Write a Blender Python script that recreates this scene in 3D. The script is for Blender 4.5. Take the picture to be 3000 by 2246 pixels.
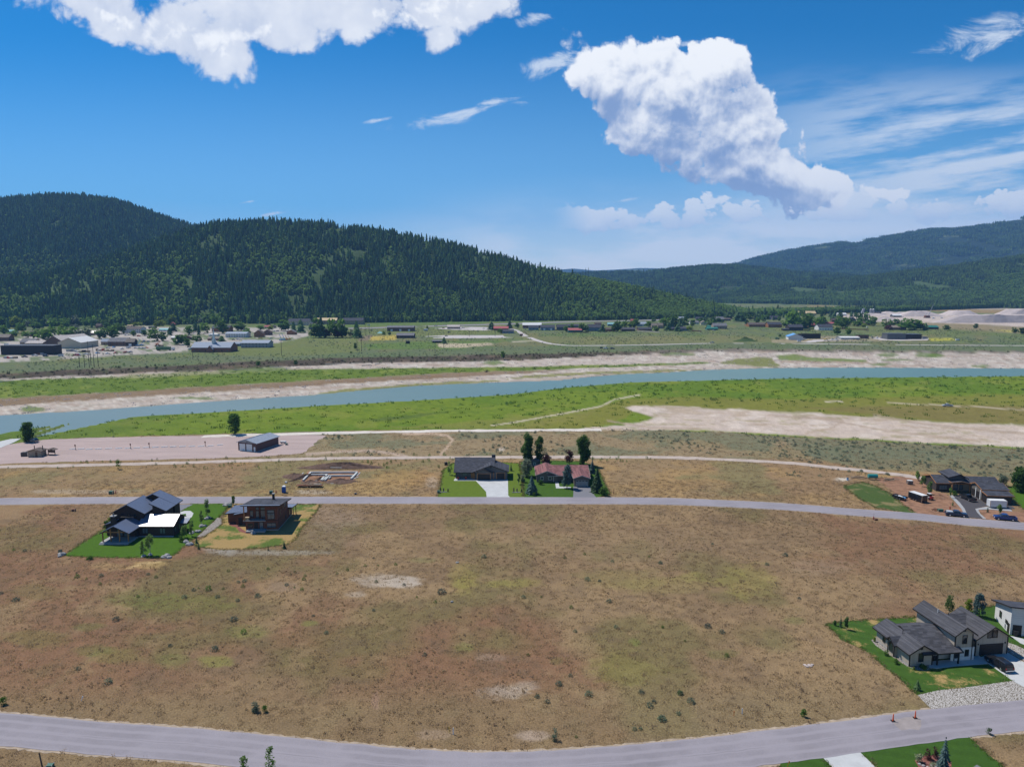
import bpy, bmesh, math, random
import numpy as np
from mathutils import Vector, Matrix
R = math.radians
random.seed(7); np.random.seed(7)
sc = bpy.context.scene
for o in list(bpy.data.objects): bpy.data.objects.remove(o)
col = sc.collection

# ------------------------------------------------------------------ camera, sky, sun, exposure
F, HC, PT = 2050.0, 70.0, math.atan((1123 - 835) / 2050.0)      # focal length in photo pixels, height, pitch
cam_d = bpy.data.cameras.new('camera'); cam = bpy.data.objects.new('camera', cam_d); col.objects.link(cam)
cam_d.sensor_width = 36.0; cam_d.lens = 36.0 * F / 3000.0
cam_d.clip_start = 0.5; cam_d.clip_end = 90000.0
cam.location = (0, 0, HC); cam.rotation_euler = (R(90) - PT, 0, 0)
sc.camera = cam
sc.render.engine = 'CYCLES'
sc.render.resolution_x, sc.render.resolution_y = 1024, 766
sc.cycles.use_denoising = True
sc.cycles.max_bounces = 5; sc.cycles.diffuse_bounces = 2; sc.cycles.glossy_bounces = 2
sc.cycles.transmission_bounces = 2; sc.cycles.transparent_max_bounces = 6; sc.cycles.volume_bounces = 0
sc.cycles.sample_clamp_indirect = 4.0
sc.view_settings.view_transform = 'Standard'; sc.view_settings.look = 'None'
sc.view_settings.exposure = 0.32; sc.view_settings.gamma = 1.0; sc.view_settings.use_curve_mapping = False

SUN_EL = R(58.0)
sun_h = Vector((-0.83, 0.56)).normalized()                        # horizontal direction towards the sun
SUN = Vector((sun_h.x * math.cos(SUN_EL), sun_h.y * math.cos(SUN_EL), math.sin(SUN_EL)))
sd = bpy.data.lights.new('sun', 'SUN'); sd.energy = 4.3; sd.angle = R(0.53); sd.color = (1.0, 0.955, 0.88)
so = bpy.data.objects.new('sun', sd); col.objects.link(so)
so.rotation_euler = SUN.to_track_quat('Z', 'Y').to_euler(); so.location = (0, 0, 300)

def unproj(px, py, z=0.0):
    u = (px - 1500) / F; v = (py - 1123) / F
    d = Vector((u, math.cos(PT) - v * math.sin(PT), -math.sin(PT) - v * math.cos(PT)))
    t = (z - HC) / d.z
    return (d.x * t, d.y * t)
def pxdir(px, py):
    u = (px - 1500) / F; v = (py - 1123) / F
    return Vector((u, math.cos(PT) - v * math.sin(PT), -math.sin(PT) - v * math.cos(PT)))
def proj_np(X, Y, Z):
    d = Z - HC
    yc = Y * math.cos(PT) - d * math.sin(PT); zc = -Y * math.sin(PT) - d * math.cos(PT)
    yc = np.where(yc < 1, 1, yc)
    return 1500 + F * X / yc, 1123 + F * zc / yc

class NT:
    """small helper round a node tree"""
    def __init__(s, tree): s.t = tree; s.n = tree.nodes; s.l = tree.links
    def node(s, kind, **kw):
        nd = s.n.new(kind)
        for k, v in kw.items():
            if k.startswith('i_'): s.put(nd, k[2:].replace('_', ' '), v)
            else: setattr(nd, k, v)
        return nd
    def put(s, nd, key, v):
        sock = nd.inputs[key]
        if hasattr(v, 'is_output') or isinstance(v, bpy.types.NodeSocket): s.l.new(v, sock)
        else: sock.default_value = v
    def math(s, op, a, b=None, c=None, clamp=False):
        nd = s.n.new('ShaderNodeMath'); nd.operation = op; nd.use_clamp = clamp
        for i, v in enumerate((a, b, c)):
            if v is None: continue
            if isinstance(v, bpy.types.NodeSocket): s.l.new(v, nd.inputs[i])
            else: nd.inputs[i].default_value = v
        return nd.outputs[0]
    def vmath(s, op, a, b=None, scale=None):
        nd = s.n.new('ShaderNodeVectorMath'); nd.operation = op
        for i, v in enumerate((a, b)):
            if v is None: continue
            if isinstance(v, bpy.types.NodeSocket): s.l.new(v, nd.inputs[i])
            else: nd.inputs[i].default_value = v
        if scale is not None:
            if isinstance(scale, bpy.types.NodeSocket): s.l.new(scale, nd.inputs['Scale'])
            else: nd.inputs['Scale'].default_value = scale
        return nd.outputs[0]
    def noise(s, vec, scale, detail=4.0, rough=0.55, dim='3D', dist=0.0):
        nd = s.n.new('ShaderNodeTexNoise'); nd.noise_dimensions = dim
        if vec is not None: s.l.new(vec, nd.inputs['Vector'])
        nd.inputs['Scale'].default_value = scale; nd.inputs['Detail'].default_value = detail
        nd.inputs['Roughness'].default_value = rough; nd.inputs['Distortion'].default_value = dist
        return nd
    def mix(s, fac, a, b, blend='MIX'):
        nd = s.n.new('ShaderNodeMix'); nd.data_type = 'RGBA'; nd.blend_type = blend
        for k, v in ((0, fac), (6, a), (7, b)):
            if isinstance(v, bpy.types.NodeSocket): s.l.new(v, nd.inputs[k])
            else: nd.inputs[k].default_value = v if k == 0 else (tuple(v) + (1,) if len(v) == 3 else v)
        return nd.outputs[2]
    def ramp(s, fac, lo, hi, smooth=True):
        nd = s.n.new('ShaderNodeMapRange'); nd.interpolation_type = 'SMOOTHSTEP' if smooth else 'LINEAR'
        if isinstance(fac, bpy.types.NodeSocket): s.l.new(fac, nd.inputs[0])
        nd.inputs[1].default_value = lo; nd.inputs[2].default_value = hi
        return nd.outputs[0]

# ---- world: Nishita sky with procedural clouds laid out by direction (u = x/y, w = z/y)
world = bpy.data.worlds.new('World'); sc.world = world; world.use_nodes = True
world.cycles.sampling_method = 'NONE'
W = NT(world.node_tree); W.n.clear()
out = W.node('ShaderNodeOutputWorld'); bg = W.node('ShaderNodeBackground'); W.l.new(bg.outputs[0], out.inputs[0])
bg.inputs['Strength'].default_value = 0.10
sky = W.node('ShaderNodeTexSky', sky_type='NISHITA', sun_disc=False)
sky.sun_elevation = SUN_EL; sky.sun_rotation = math.atan2(sun_h.x, sun_h.y)
sky.altitude = 1700.0; sky.air_density = 1.0; sky.dust_density = 0.35; sky.ozone_density = 3.0
hsv = W.node('ShaderNodeHueSaturation'); W.l.new(sky.outputs[0], hsv.inputs['Color'])
hsv.inputs['Hue'].default_value = 0.499; hsv.inputs['Saturation'].default_value = 1.9; hsv.inputs['Value'].default_value = 0.90

def cpt(px, py):
    d = pxdir(px, py); return d.x / d.y, d.z / d.y
TILT = R(24.0)
def blob_group():
    """distance field of the cumulus heaps: two frames, one level and one tilted along the long cloud"""
    g = bpy.data.node_groups.new('cumulus_heaps', 'ShaderNodeTree')
    g.interface.new_socket('Level', in_out='INPUT', socket_type='NodeSocketVector')
    g.interface.new_socket('Tilted', in_out='INPUT', socket_type='NodeSocketVector')
    g.interface.new_socket('Field', in_out='OUTPUT', socket_type='NodeSocketFloat')
    T = NT(g); gi = T.node('NodeGroupInput'); go = T.node('NodeGroupOutput')
    # px, py, rx, ry in photo pixels, tilted?, weight
    blobs = [(1760, 215, 125, 90, 1, 1.0), (1935, 265, 200, 120, 1, 1.0), (2090, 205, 95, 90, 0, 1.0),
             (1930, 370, 190, 95, 1, 1.0), (2170, 410, 130, 130, 1, 1.0), (2260, 490, 250, 85, 1, 1.0),
             (2440, 535, 135, 60, 1, 1.0), (2080, 310, 150, 110, 1, 1.0),
             (2600, 578, 120, 34, 0, .6),
             (330, 40, 230, 75, 1, 1.0), (580, 110, 230, 85, 1, 1.0), (880, 35, 340, 80, 0, 1.0), (1290, 30, 210, 60, 0, 1.0),
             (1285, 118, 62, 42, 0, .85), (760, 85, 230, 72, 0, 1.0), (1120, 35, 170, 62, 0, 1.0), (700, -140, 900, 150, 0, 1.0)]
    tot = None
    for (bx, by, rx, ry, tl, wt) in blobs:
        u0, w0 = cpt(bx, by); k = 0.72 * F
        if tl:
            u0, w0 = u0 * math.cos(TILT) - w0 * math.sin(TILT), u0 * math.sin(TILT) + w0 * math.cos(TILT)
        vm = T.n.new('ShaderNodeVectorMath'); vm.operation = 'MULTIPLY_ADD'
        T.l.new(gi.outputs[1 if tl else 0], vm.inputs[0])
        vm.inputs[1].default_value = (k / rx, k / ry, 0); vm.inputs[2].default_value = (-u0 * k / rx, -w0 * k / ry, 0)
        ln = T.n.new('ShaderNodeVectorMath'); ln.operation = 'LENGTH'; T.l.new(vm.outputs[0], ln.inputs[0])
        f = T.math('SUBTRACT', wt, ln.outputs['Value'])
        tot = f if tot is None else T.math('SMOOTH_MAX', tot, f, 0.2)
    T.l.new(tot, go.inputs[0])
    return g
tc = W.node('ShaderNodeTexCoord'); sp = W.node('ShaderNodeSeparateXYZ'); W.l.new(tc.outputs['Generated'], sp.inputs[0])
ay = W.math('MAXIMUM', W.math('ABSOLUTE', sp.outputs[1]), 0.08)
cu = W.math('DIVIDE', sp.outputs[0], ay); cw = W.math('DIVIDE', sp.outputs[2], ay)
cmb = W.node('ShaderNodeCombineXYZ'); W.l.new(cu, cmb.inputs[0]); W.l.new(cw, cmb.inputs[1])
uvv = cmb.outputs[0]
cg = blob_group()
def heaps(vec):
    s_ = W.node('ShaderNodeSeparateXYZ'); W.l.new(vec, s_.inputs[0])
    c_ = W.node('ShaderNodeCombineXYZ'); ca, sa = math.cos(TILT), math.sin(TILT)
    W.l.new(W.math('SUBTRACT', W.math('MULTIPLY', s_.outputs[0], ca), W.math('MULTIPLY', s_.outputs[1], sa)), c_.inputs[0])
    W.l.new(W.math('ADD', W.math('MULTIPLY', s_.outputs[0], sa), W.math('MULTIPLY', s_.outputs[1], ca)), c_.inputs[1])
    nd = W.n.new('ShaderNodeGroup'); nd.node_tree = cg; W.l.new(vec, nd.inputs[0]); W.l.new(c_.outputs[0], nd.inputs[1]); return nd.outputs[0]
nw = W.noise(uvv, 9.0, 2.0, 0.55, '2D')
uvw = W.vmath('ADD', uvv, W.vmath('SCALE', W.vmath('SUBTRACT', nw.outputs['Color'], (0.5, 0.5, 0.5)), None, 0.026))
LOFF = (-0.005, 0.012, 0.0)
B0 = heaps(uvw); B1 = heaps(W.vmath('ADD', uvw, (-0.02, 0.05, 0.0)))
def puffs(vec):
    a = W.noise(vec, 11.0, 7.0, 0.66, '2D')
    v = W.node('ShaderNodeTexVoronoi', feature='F1', voronoi_dimensions='2D', normalize=True); W.l.new(vec, v.inputs['Vector'])
    v.inputs['Scale'].default_value = 17.0; v.inputs['Detail'].default_value = 3.0; v.inputs['Roughness'].default_value = 0.55
    return W.math('ADD', W.math('MULTIPLY', W.math('SUBTRACT', a.outputs[0], 0.5), 1.0), W.math('MULTIPLY', W.math('SUBTRACT', 0.36, v.outputs['Distance']), 1.15))
N0 = puffs(uvw); N1 = puffs(W.vmath('ADD', uvw, LOFF))
D0 = W.math('SUBTRACT', W.math('ADD', B0, N0), 0.29)
topbright = W.ramp(W.math('SUBTRACT', cw, W.math('MULTIPLY', cu, 0.45)), 0.20, 0.34)
mask = W.ramp(W.math('DIVIDE', D0, W.math('ADD', 0.13, W.math('MULTIPLY', topbright, 0.16))), 0.0, 1.0)
# lit where less cloud lies towards the light, bluish grey where more does
lit = W.math('ADD', W.math('MULTIPLY', W.math('SUBTRACT', B0, B1), 0.70), W.math('MULTIPLY', W.math('SUBTRACT', N0, N1), 1.15))
edge = W.math('SUBTRACT', 1.0, W.ramp(D0, 0.0, 0.55))
lit = W.math('ADD', W.math('ADD', lit, 0.30), W.math('MULTIPLY', edge, 0.18))
topbright = W.ramp(W.math('SUBTRACT', cw, W.math('MULTIPLY', cu, 0.45)), 0.20, 0.34)
lit2 = W.math('MAXIMUM', W.ramp(lit, 0.02, 0.82), W.math('MULTIPLY', topbright, W.math('ADD', 0.62, W.math('MULTIPLY', N0, 0.5))))
ccol = W.mix(lit2, (2.1, 3.0, 5.0), (8.5, 8.6, 8.7))
pale = W.mix(W.math('MULTIPLY', W.math('SUBTRACT', 1.0, W.ramp(cw, 0.02, 0.36)), 0.42), hsv.outputs[0], (4.2, 6.6, 8.6))
base = W.mix(mask, pale, ccol)
# rows of small cumulus low over the valley
lv = W.node('ShaderNodeTexVoronoi', feature='F1', voronoi_dimensions='2D', normalize=True); W.l.new(W.vmath('MULTIPLY', uvw, (1.0, 1.5, 1.0)), lv.inputs['Vector'])
lv.inputs['Scale'].default_value = 34.0; lv.inputs['Detail'].default_value = 2.5; lv.inputs['Roughness'].default_value = 0.6
cen = W.math('ADD', 0.088, W.math('MULTIPLY', cu, 0.035))
bandd = W.math('DIVIDE', W.math('SUBTRACT', cw, cen), 0.022)
lowf = W.math('ADD', W.math('SUBTRACT', 0.42, W.math('MULTIPLY', W.math('MULTIPLY', bandd, bandd), 0.5)), W.math('MULTIPLY', W.math('SUBTRACT', 0.36, lv.outputs['Distance']), 1.5))
lowf = W.math('ADD', lowf, W.math('MULTIPLY', W.math('SUBTRACT', nw.outputs[0], 0.62), 2.2))
lmask = W.math('MULTIPLY', W.ramp(lowf, 0.0, 0.16), W.math('MULTIPLY', W.ramp(cu, 0.05, 0.12), 0.85))
base = W.mix(lmask, base, W.mix(W.ramp(W.math('ADD', bandd, W.math('MULTIPLY', lowf, 0.8)), -1.0, 0.7), (4.6, 5.6, 7.3), (8.5, 8.6, 8.7)))
mask = W.math('MAXIMUM', mask, W.math('MULTIPLY', lmask, 0.6))
# thin streaks (cirrus) on the eastern side and a pale veil low over the horizon
stv = W.node('ShaderNodeCombineXYZ')
W.l.new(W.math('ADD', W.math('MULTIPLY', cu, 3.2), W.math('MULTIPLY', cw, 6.0)), stv.inputs[0])
W.l.new(W.math('SUBTRACT', W.math('MULTIPLY', cw, 26.0), W.math('MULTIPLY', cu, 4.2)), stv.inputs[1])
sn = W.noise(stv.outputs[0], 1.0, 5.0, 0.6, '2D')
east = W.math('MULTIPLY', W.ramp(cu, 0.22, 0.62), W.math('MULTIPLY', W.ramp(cw, 0.02, 0.10), W.math('SUBTRACT', 1.0, W.ramp(cw, 0.20, 0.31))))
cir = W.math('MULTIPLY', W.ramp(sn.outputs[0], 0.36, 0.64), W.math('MULTIPLY', east, 0.9))
fil = W.noise(W.vmath('MULTIPLY', uvv, (11.0, 26.0, 1.0)), 1.0, 6.0, 0.68, '2D', 0.4)
tot = None
shv = W.node('ShaderNodeCombineXYZ'); W.l.new(W.math('SUBTRACT', cu, W.math('MULTIPLY', cw, 0.6)), shv.inputs[0]); W.l.new(W.math('SUBTRACT', cw, W.math('MULTIPLY', cu, 0.14)), shv.inputs[1])
for (bx, by, rx, ry) in [(1330, 335, 180, 30), (1430, 300, 90, 14), (1110, 352, 60, 8), (1600, 190, 130, 34), (1960, 140, 110, 14), (1830, 587, 70, 9), (2900, 110, 200, 60), (1560, 60, 60, 24), (725, 592, 30, 5), (800, 626, 50, 7)]:
    u0, w0 = cpt(bx, by); u0, w0 = u0 - 0.6 * w0, w0 - 0.14 * u0
    vm = W.n.new('ShaderNodeVectorMath'); vm.operation = 'MULTIPLY_ADD'; W.l.new(shv.outputs[0], vm.inputs[0])
    vm.inputs[1].default_value = (F / rx, F / ry, 0); vm.inputs[2].default_value = (-u0 * F / rx, -w0 * F / ry, 0)
    ln = W.n.new('ShaderNodeVectorMath'); ln.operation = 'LENGTH'; W.l.new(vm.outputs[0], ln.inputs[0])
    f = W.math('SUBTRACT', 1.0, ln.outputs['Value'])
    tot = f if tot is None else W.math('MAXIMUM', tot, f)
fmask = W.math('MULTIPLY', W.ramp(W.math('ADD', W.math('MULTIPLY', tot, 0.30), fil.outputs[0]), 0.56, 0.86), W.ramp(tot, -0.5, 0.4))
vn = W.noise(W.vmath('MULTIPLY', uvv, (2.4, 15.0, 1.0)), 1.3, 5.0, 0.58, '2D')
vn2 = W.noise(W.vmath('MULTIPLY', uvv, (9.0, 22.0, 1.0)), 1.0, 4.0, 0.6, '2D')
low = W.math('MULTIPLY', W.math('SUBTRACT', 1.0, W.ramp(cw, 0.05, 0.165)), W.ramp(W.math('ADD', cu, W.math('MULTIPLY', cw, -3.0)), -0.62, 0.05))
veil = W.math('MULTIPLY', low, W.math('ADD', 0.52, W.math('MULTIPLY', W.ramp(W.math('ADD', W.math('MULTIPLY', vn.outputs[0], 0.7), W.math('MULTIPLY', vn2.outputs[0], 0.3)), 0.34, 0.58), 0.62)), clamp=True)
keep = W.math('SUBTRACT', 1.0, W.math('MULTIPLY', mask, 0.75))
base = W.mix(W.math('MULTIPLY', W.math('MAXIMUM', cir, W.math('MULTIPLY', fmask, 0.8)), keep), base, (6.6, 7.2, 7.9))
base = W.mix(W.math('MULTIPLY', veil, keep), base, (7.2, 7.9, 8.5))
W.l.new(base, bg.inputs['Color'])

# ------------------------------------------------------------------ materials
M = {}
def new_mat(name):
    m = bpy.data.materials.new(name); m.use_nodes = True
    T = NT(m.node_tree); T.n.clear()
    o = T.node('ShaderNodeOutputMaterial'); b = T.node('ShaderNodeBsdfPrincipled'); T.l.new(b.outputs[0], o.inputs[0])
    M[name] = m
    return m, T, b, o
def mat(name, c, rough=0.8, var=0.25, scale=1.5, bump=0.0, bscale=8.0, metal=0.0, spec=0.3, c2=None, stretch=None, rnd=0.0, coat=0.0):
    """plain surface: colour wandering between c*(1-var) and c*(1+var) (or c and c2), fine bump"""
    m, T, b, o = new_mat(name)
    tcn = T.node('ShaderNodeTexCoord'); v = tcn.outputs['Object']
    if stretch: v = T.vmath('MULTIPLY', v, stretch)
    n = T.noise(v, scale, 5.0, 0.6)
    f = T.ramp(n.outputs[0], 0.3, 0.7, False)
    a = tuple(x * (1 - var) for x in c); bb = c2 if c2 else tuple(min(1, x * (1 + var)) for x in c)
    cc = T.mix(f, a, bb)
    if rnd:
        oi = T.node('ShaderNodeObjectInfo')
        cc = T.mix(1.0, cc, T.mix(oi.outputs['Random'], (1 - rnd,) * 3, (1 + rnd,) * 3), 'MULTIPLY')
    T.l.new(cc, b.inputs['Base Color'])
    b.inputs['Roughness'].default_value = rough; b.inputs['Metallic'].default_value = metal
    b.inputs['Specular IOR Level'].default_value = spec; b.inputs['Coat Weight'].default_value = coat
    if bump:
        n2 = T.noise(tcn.outputs['Object'], bscale, 4.0, 0.6)
        bp = T.node('ShaderNodeBump'); bp.inputs['Strength'].default_value = min(1, bump); bp.inputs['Distance'].default_value = 0.05
        T.l.new(n2.outputs[0], bp.inputs['Height']); T.l.new(bp.outputs[0], b.inputs['Normal'])
    return m
def siding(name, c, axis=0, pitch=0.35, depth=0.4, rough=0.75, var=0.12):
    """painted boards: thin joints every `pitch` metres along the wall (x+y) or up it (axis 2)"""
    m, T, b, o = new_mat(name)
    tcn = T.node('ShaderNodeTexCoord'); s = T.node('ShaderNodeSeparateXYZ'); T.l.new(tcn.outputs['Object'], s.inputs[0])
    q = s.outputs[2] if axis == 2 else T.math('ADD', s.outputs[0], s.outputs[1])
    fr = T.math('FRACT', T.math('DIVIDE', q, pitch))
    j = T.math('SUBTRACT', 1.0, T.ramp(T.math('ABSOLUTE', T.math('SUBTRACT', fr, 0.5)), 0.36, 0.47))
    wn = T.node('ShaderNodeTexWhiteNoise', noise_dimensions='1D'); T.l.new(T.math('FLOOR', T.math('DIVIDE', q, pitch)), wn.inputs['W'])
    n = T.noise(tcn.outputs['Object'], 1.3, 4.0, 0.6)
    f = T.math('ADD', T.math('MULTIPLY', wn.outputs[0], 0.5), T.math('MULTIPLY', n.outputs[0], 0.5))
    T.l.new(T.mix(f, tuple(x * (1 - var) for x in c), tuple(min(1, x * (1 + var)) for x in c)), b.inputs['Base Color'])
    b.inputs['Roughness'].default_value = rough; b.inputs['Specular IOR Level'].default_value = 0.3
    bp = T.node('ShaderNodeBump'); bp.inputs['Strength'].default_value = depth; bp.inputs['Distance'].default_value = 0.03
    T.l.new(j, bp.inputs['Height']); T.l.new(bp.outputs[0], b.inputs['Normal'])
    return m
def foliage(name, c1, c2, trans=0.25, rnd=0.25, scale=1.2):
    m, T, b, o = new_mat(name)
    T.n.remove(b)
    tcn = T.node('ShaderNodeTexCoord'); n = T.noise(tcn.outputs['Object'], scale, 4.0, 0.6); oi = T.node('ShaderNodeObjectInfo')
    cc = T.mix(T.ramp(n.outputs[0], 0.3, 0.7), c1, c2)
    cc = T.mix(1.0, cc, T.mix(oi.outputs['Random'], (1 - rnd, 1 - rnd, 1 - rnd * .6), (1 + rnd, 1 + rnd, 1 + rnd * .5)), 'MULTIPLY')
    d = T.node('ShaderNodeBsdfDiffuse'); t = T.node('ShaderNodeBsdfTranslucent'); mx = T.node('ShaderNodeMixShader')
    T.l.new(cc, d.inputs['Color']); T.l.new(cc, t.inputs['Color']); mx.inputs[0].default_value = trans
    T.l.new(d.outputs[0], mx.inputs[1]); T.l.new(t.outputs[0], mx.inputs[2]); T.l.new(mx.outputs[0], o.inputs[0])
    return m
def glass(name, c=(0.02, 0.025, 0.03), rough=0.06):
    m, T, b, o = new_mat(name)
    b.inputs['Base Color'].default_value = c + (1,); b.inputs['Roughness'].default_value = rough
    b.inputs['Specular IOR Level'].default_value = 0.7
    return m
def lawn(name, green, dry, amount, scale=0.12, seed=0.0, stripe=0.0, ang=0.3):
    """mown grass with scorched patches"""
    m, T, b, o = new_mat(name)
    tcn = T.node('ShaderNodeTexCoord'); v = T.vmath('ADD', tcn.outputs['Object'], (seed, seed * .7, 0))
    n = T.noise(v, scale, 5.0, 0.62); n2 = T.noise(v, 3.0, 4.0, 0.7); n3 = T.noise(v, 0.7, 3.0, 0.6)
    g = T.mix(n3.outputs[0], tuple(x * 0.78 for x in green), tuple(x * 1.22 for x in green))
    if stripe:
        s = T.node('ShaderNodeSeparateXYZ'); T.l.new(tcn.outputs['Object'], s.inputs[0])
        q = T.math('ADD', T.math('MULTIPLY', s.outputs[0], math.sin(ang)), T.math('MULTIPLY', s.outputs[1], math.cos(ang)))
        w = T.math('SINE', T.math('MULTIPLY', q, 2 * math.pi / 2.4))
        g = T.mix(T.ramp(w, -0.6, 0.6), g, T.mix(1.0, g, (1 - stripe,) * 3, 'MULTIPLY'))
    f = T.math('ADD', n.outputs[0], T.math('MULTIPLY', T.math('SUBTRACT', n2.outputs[0], 0.5), 0.22))
    cc = T.mix(T.ramp(f, 1 - amount - 0.05, 1 - amount + 0.07), g, T.mix(n2.outputs[0], tuple(x * .8 for x in dry), tuple(x * 1.15 for x in dry)))
    cc = T.mix(1.0, cc, T.mix(n2.outputs[0], (0.62,) * 3, (1.34,) * 3), 'MULTIPLY')
    T.l.new(cc, b.inputs['Base Color']); b.inputs['Roughness'].default_value = 0.95; b.inputs['Specular IOR Level'].default_value = 0.08
    n4 = T.noise(tcn.outputs['Object'], 9.0, 3.0, 0.7)
    bp = T.node('ShaderNodeBump'); bp.inputs['Strength'].default_value = 0.9; bp.inputs['Distance'].default_value = 0.06
    T.l.new(n4.outputs[0], bp.inputs['Height']); T.l.new(bp.outputs[0], b.inputs['Normal'])
    return m
def stones(name, c1, c2, size=0.25, gap=(0.10, 0.08, 0.06)):
    """gravel and cobbles: voronoi cells each with its own grey, domed bump"""
    m, T, b, o = new_mat(name)
    tcn = T.node('ShaderNodeTexCoord')
    v = T.node('ShaderNodeTexVoronoi'); T.l.new(tcn.outputs['Object'], v.inputs['Vector']); v.inputs['Scale'].default_value = 1.0 / size
    s = T.node('ShaderNodeSeparateXYZ'); T.l.new(v.outputs['Color'], s.inputs[0])
    n = T.noise(tcn.outputs['Object'], 0.35, 4.0, 0.6)
    cc = T.mix(T.math('ADD', T.math('MULTIPLY', s.outputs[0], 0.65), T.math('MULTIPLY', n.outputs[0], 0.35)), c1, c2)
    cc = T.mix(T.ramp(v.outputs['Distance'], 0.42, 0.62), cc, gap)
    T.l.new(cc, b.inputs['Base Color']); b.inputs['Roughness'].default_value = 0.9; b.inputs['Specular IOR Level'].default_value = 0.2
    bp = T.node('ShaderNodeBump'); bp.inputs['Strength'].default_value = 0.8; bp.inputs['Distance'].default_value = size * .4
    bp.invert = True; T.l.new(v.outputs['Distance'], bp.inputs['Height']); T.l.new(bp.outputs[0], b.inputs['Normal'])
    return m
def asphalt(name, c, crack=0.3):
    """worn asphalt: wheel paths and a centre seam follow the strip's own across coordinate"""
    m, T, b, o = new_mat(name)
    tcn = T.node('ShaderNodeTexCoord'); p = tcn.outputs['Object']; ac = T.node('ShaderNodeAttribute', attribute_name='across')
    n = T.noise(p, 0.07, 4.0, 0.6); n2 = T.noise(p, 5.0, 4.0, 0.75); n3 = T.noise(T.vmath('MULTIPLY', p, (0.05, 0.6, 1)), 1.0, 4.0, 0.6); n4 = T.noise(p, 0.5, 4.0, 0.65)
    cc = T.mix(T.ramp(n.outputs[0], 0.35, 0.65), tuple(x * .88 for x in c), tuple(x * 1.10 for x in c))
    cc = T.mix(1.0, cc, T.mix(n2.outputs[0], (0.78,) * 3, (1.22,) * 3), 'MULTIPLY'); cc = T.mix(1.0, cc, T.mix(n4.outputs[0], (0.90,) * 3, (1.10,) * 3), 'MULTIPLY')
    wv = T.math('COSINE', T.math('MULTIPLY', T.math('ADD', ac.outputs['Fac'], T.math('MULTIPLY', T.math('SUBTRACT', n.outputs[0], .5), .08)), 4 * 2 * math.pi))
    cc = T.mix(T.math('MULTIPLY', T.ramp(wv, -0.2, 1.0), 0.8), cc, tuple(min(1, x * 1.14) for x in c))
    ctr = T.math('SUBTRACT', 1.0, T.ramp(T.math('ABSOLUTE', T.math('SUBTRACT', ac.outputs['Fac'], T.math('ADD', 0.47, T.math('MULTIPLY', n.outputs[0], .06)))), 0.0, 0.018))
    cc = T.mix(T.math('MULTIPLY', ctr, T.math('MULTIPLY', T.ramp(n3.outputs[0], .42, .6), .55)), cc, tuple(x * .6 for x in c))
    cc = T.mix(T.math('MULTIPLY', T.ramp(n3.outputs[0], 0.62, 0.74), crack), cc, tuple(x * .74 for x in c))
    T.l.new(cc, b.inputs['Base Color']); b.inputs['Roughness'].default_value = 0.9; b.inputs['Specular IOR Level'].default_value = 0.25
    bp = T.node('ShaderNodeBump'); bp.inputs['Strength'].default_value = 0.4; bp.inputs['Distance'].default_value = 0.03; T.l.new(n2.outputs[0], bp.inputs['Height']); T.l.new(bp.outputs[0], b.inputs['Normal'])
    return m
def roofing(name, c, kind='shingle', var=0.28, rough=0.9, spec=0.25):
    m, T, b, o = new_mat(name)
    tcn = T.node('ShaderNodeTexCoord'); p = tcn.outputs['Object']
    if kind == 'shingle':
        br = T.node('ShaderNodeTexBrick'); T.l.new(p, br.inputs['Vector'])
        s = T.node('ShaderNodeSeparateXYZ'); T.l.new(p, s.inputs[0])
        cb = T.node('ShaderNodeCombineXYZ'); T.l.new(T.math('ADD', s.outputs[0], T.math('MULTIPLY', s.outputs[1], 0.13)), cb.inputs[0]); T.l.new(T.math('MULTIPLY', s.outputs[2], 2.0), cb.inputs[1])
        T.l.new(cb.outputs[0], br.inputs['Vector'])
        br.inputs['Scale'].default_value = 1.0; br.inputs['Brick Width'].default_value = 0.9; br.inputs['Row Height'].default_value = 0.28; br.inputs['Mortar Size'].default_value = 0.012
        br.inputs['Color1'].default_value = (0.55, 0.55, 0.55, 1); br.inputs['Color2'].default_value = (1.3, 1.3, 1.3, 1); br.inputs['Mortar'].default_value = (0.5, 0.5, 0.5, 1)
        n = T.noise(p, 0.5, 4.0, 0.65); n2 = T.noise(p, 5.0, 3.0, 0.7)
        cc = T.mix(n.outputs[0], tuple(x * (1 - var) for x in c), tuple(x * (1 + var) for x in c))
        cc = T.mix(0.85, cc, br.outputs[0], 'MULTIPLY')
        cc = T.mix(1.0, cc, T.mix(n2.outputs[0], (0.75,) * 3, (1.5,) * 3), 'MULTIPLY')
        T.l.new(cc, b.inputs['Base Color'])
    else:                                   # standing seam metal: faint streaks, low roughness
        n = T.noise(p, 1.6, 4.0, 0.6)
        T.l.new(T.mix(n.outputs[0], tuple(x * (1 - var * .4) for x in c), tuple(x * (1 + var * .4) for x in c)), b.inputs['Base Color'])
    b.inputs['Roughness'].default_value = rough; b.inputs['Specular IOR Level'].default_value = spec
    return m

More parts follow.
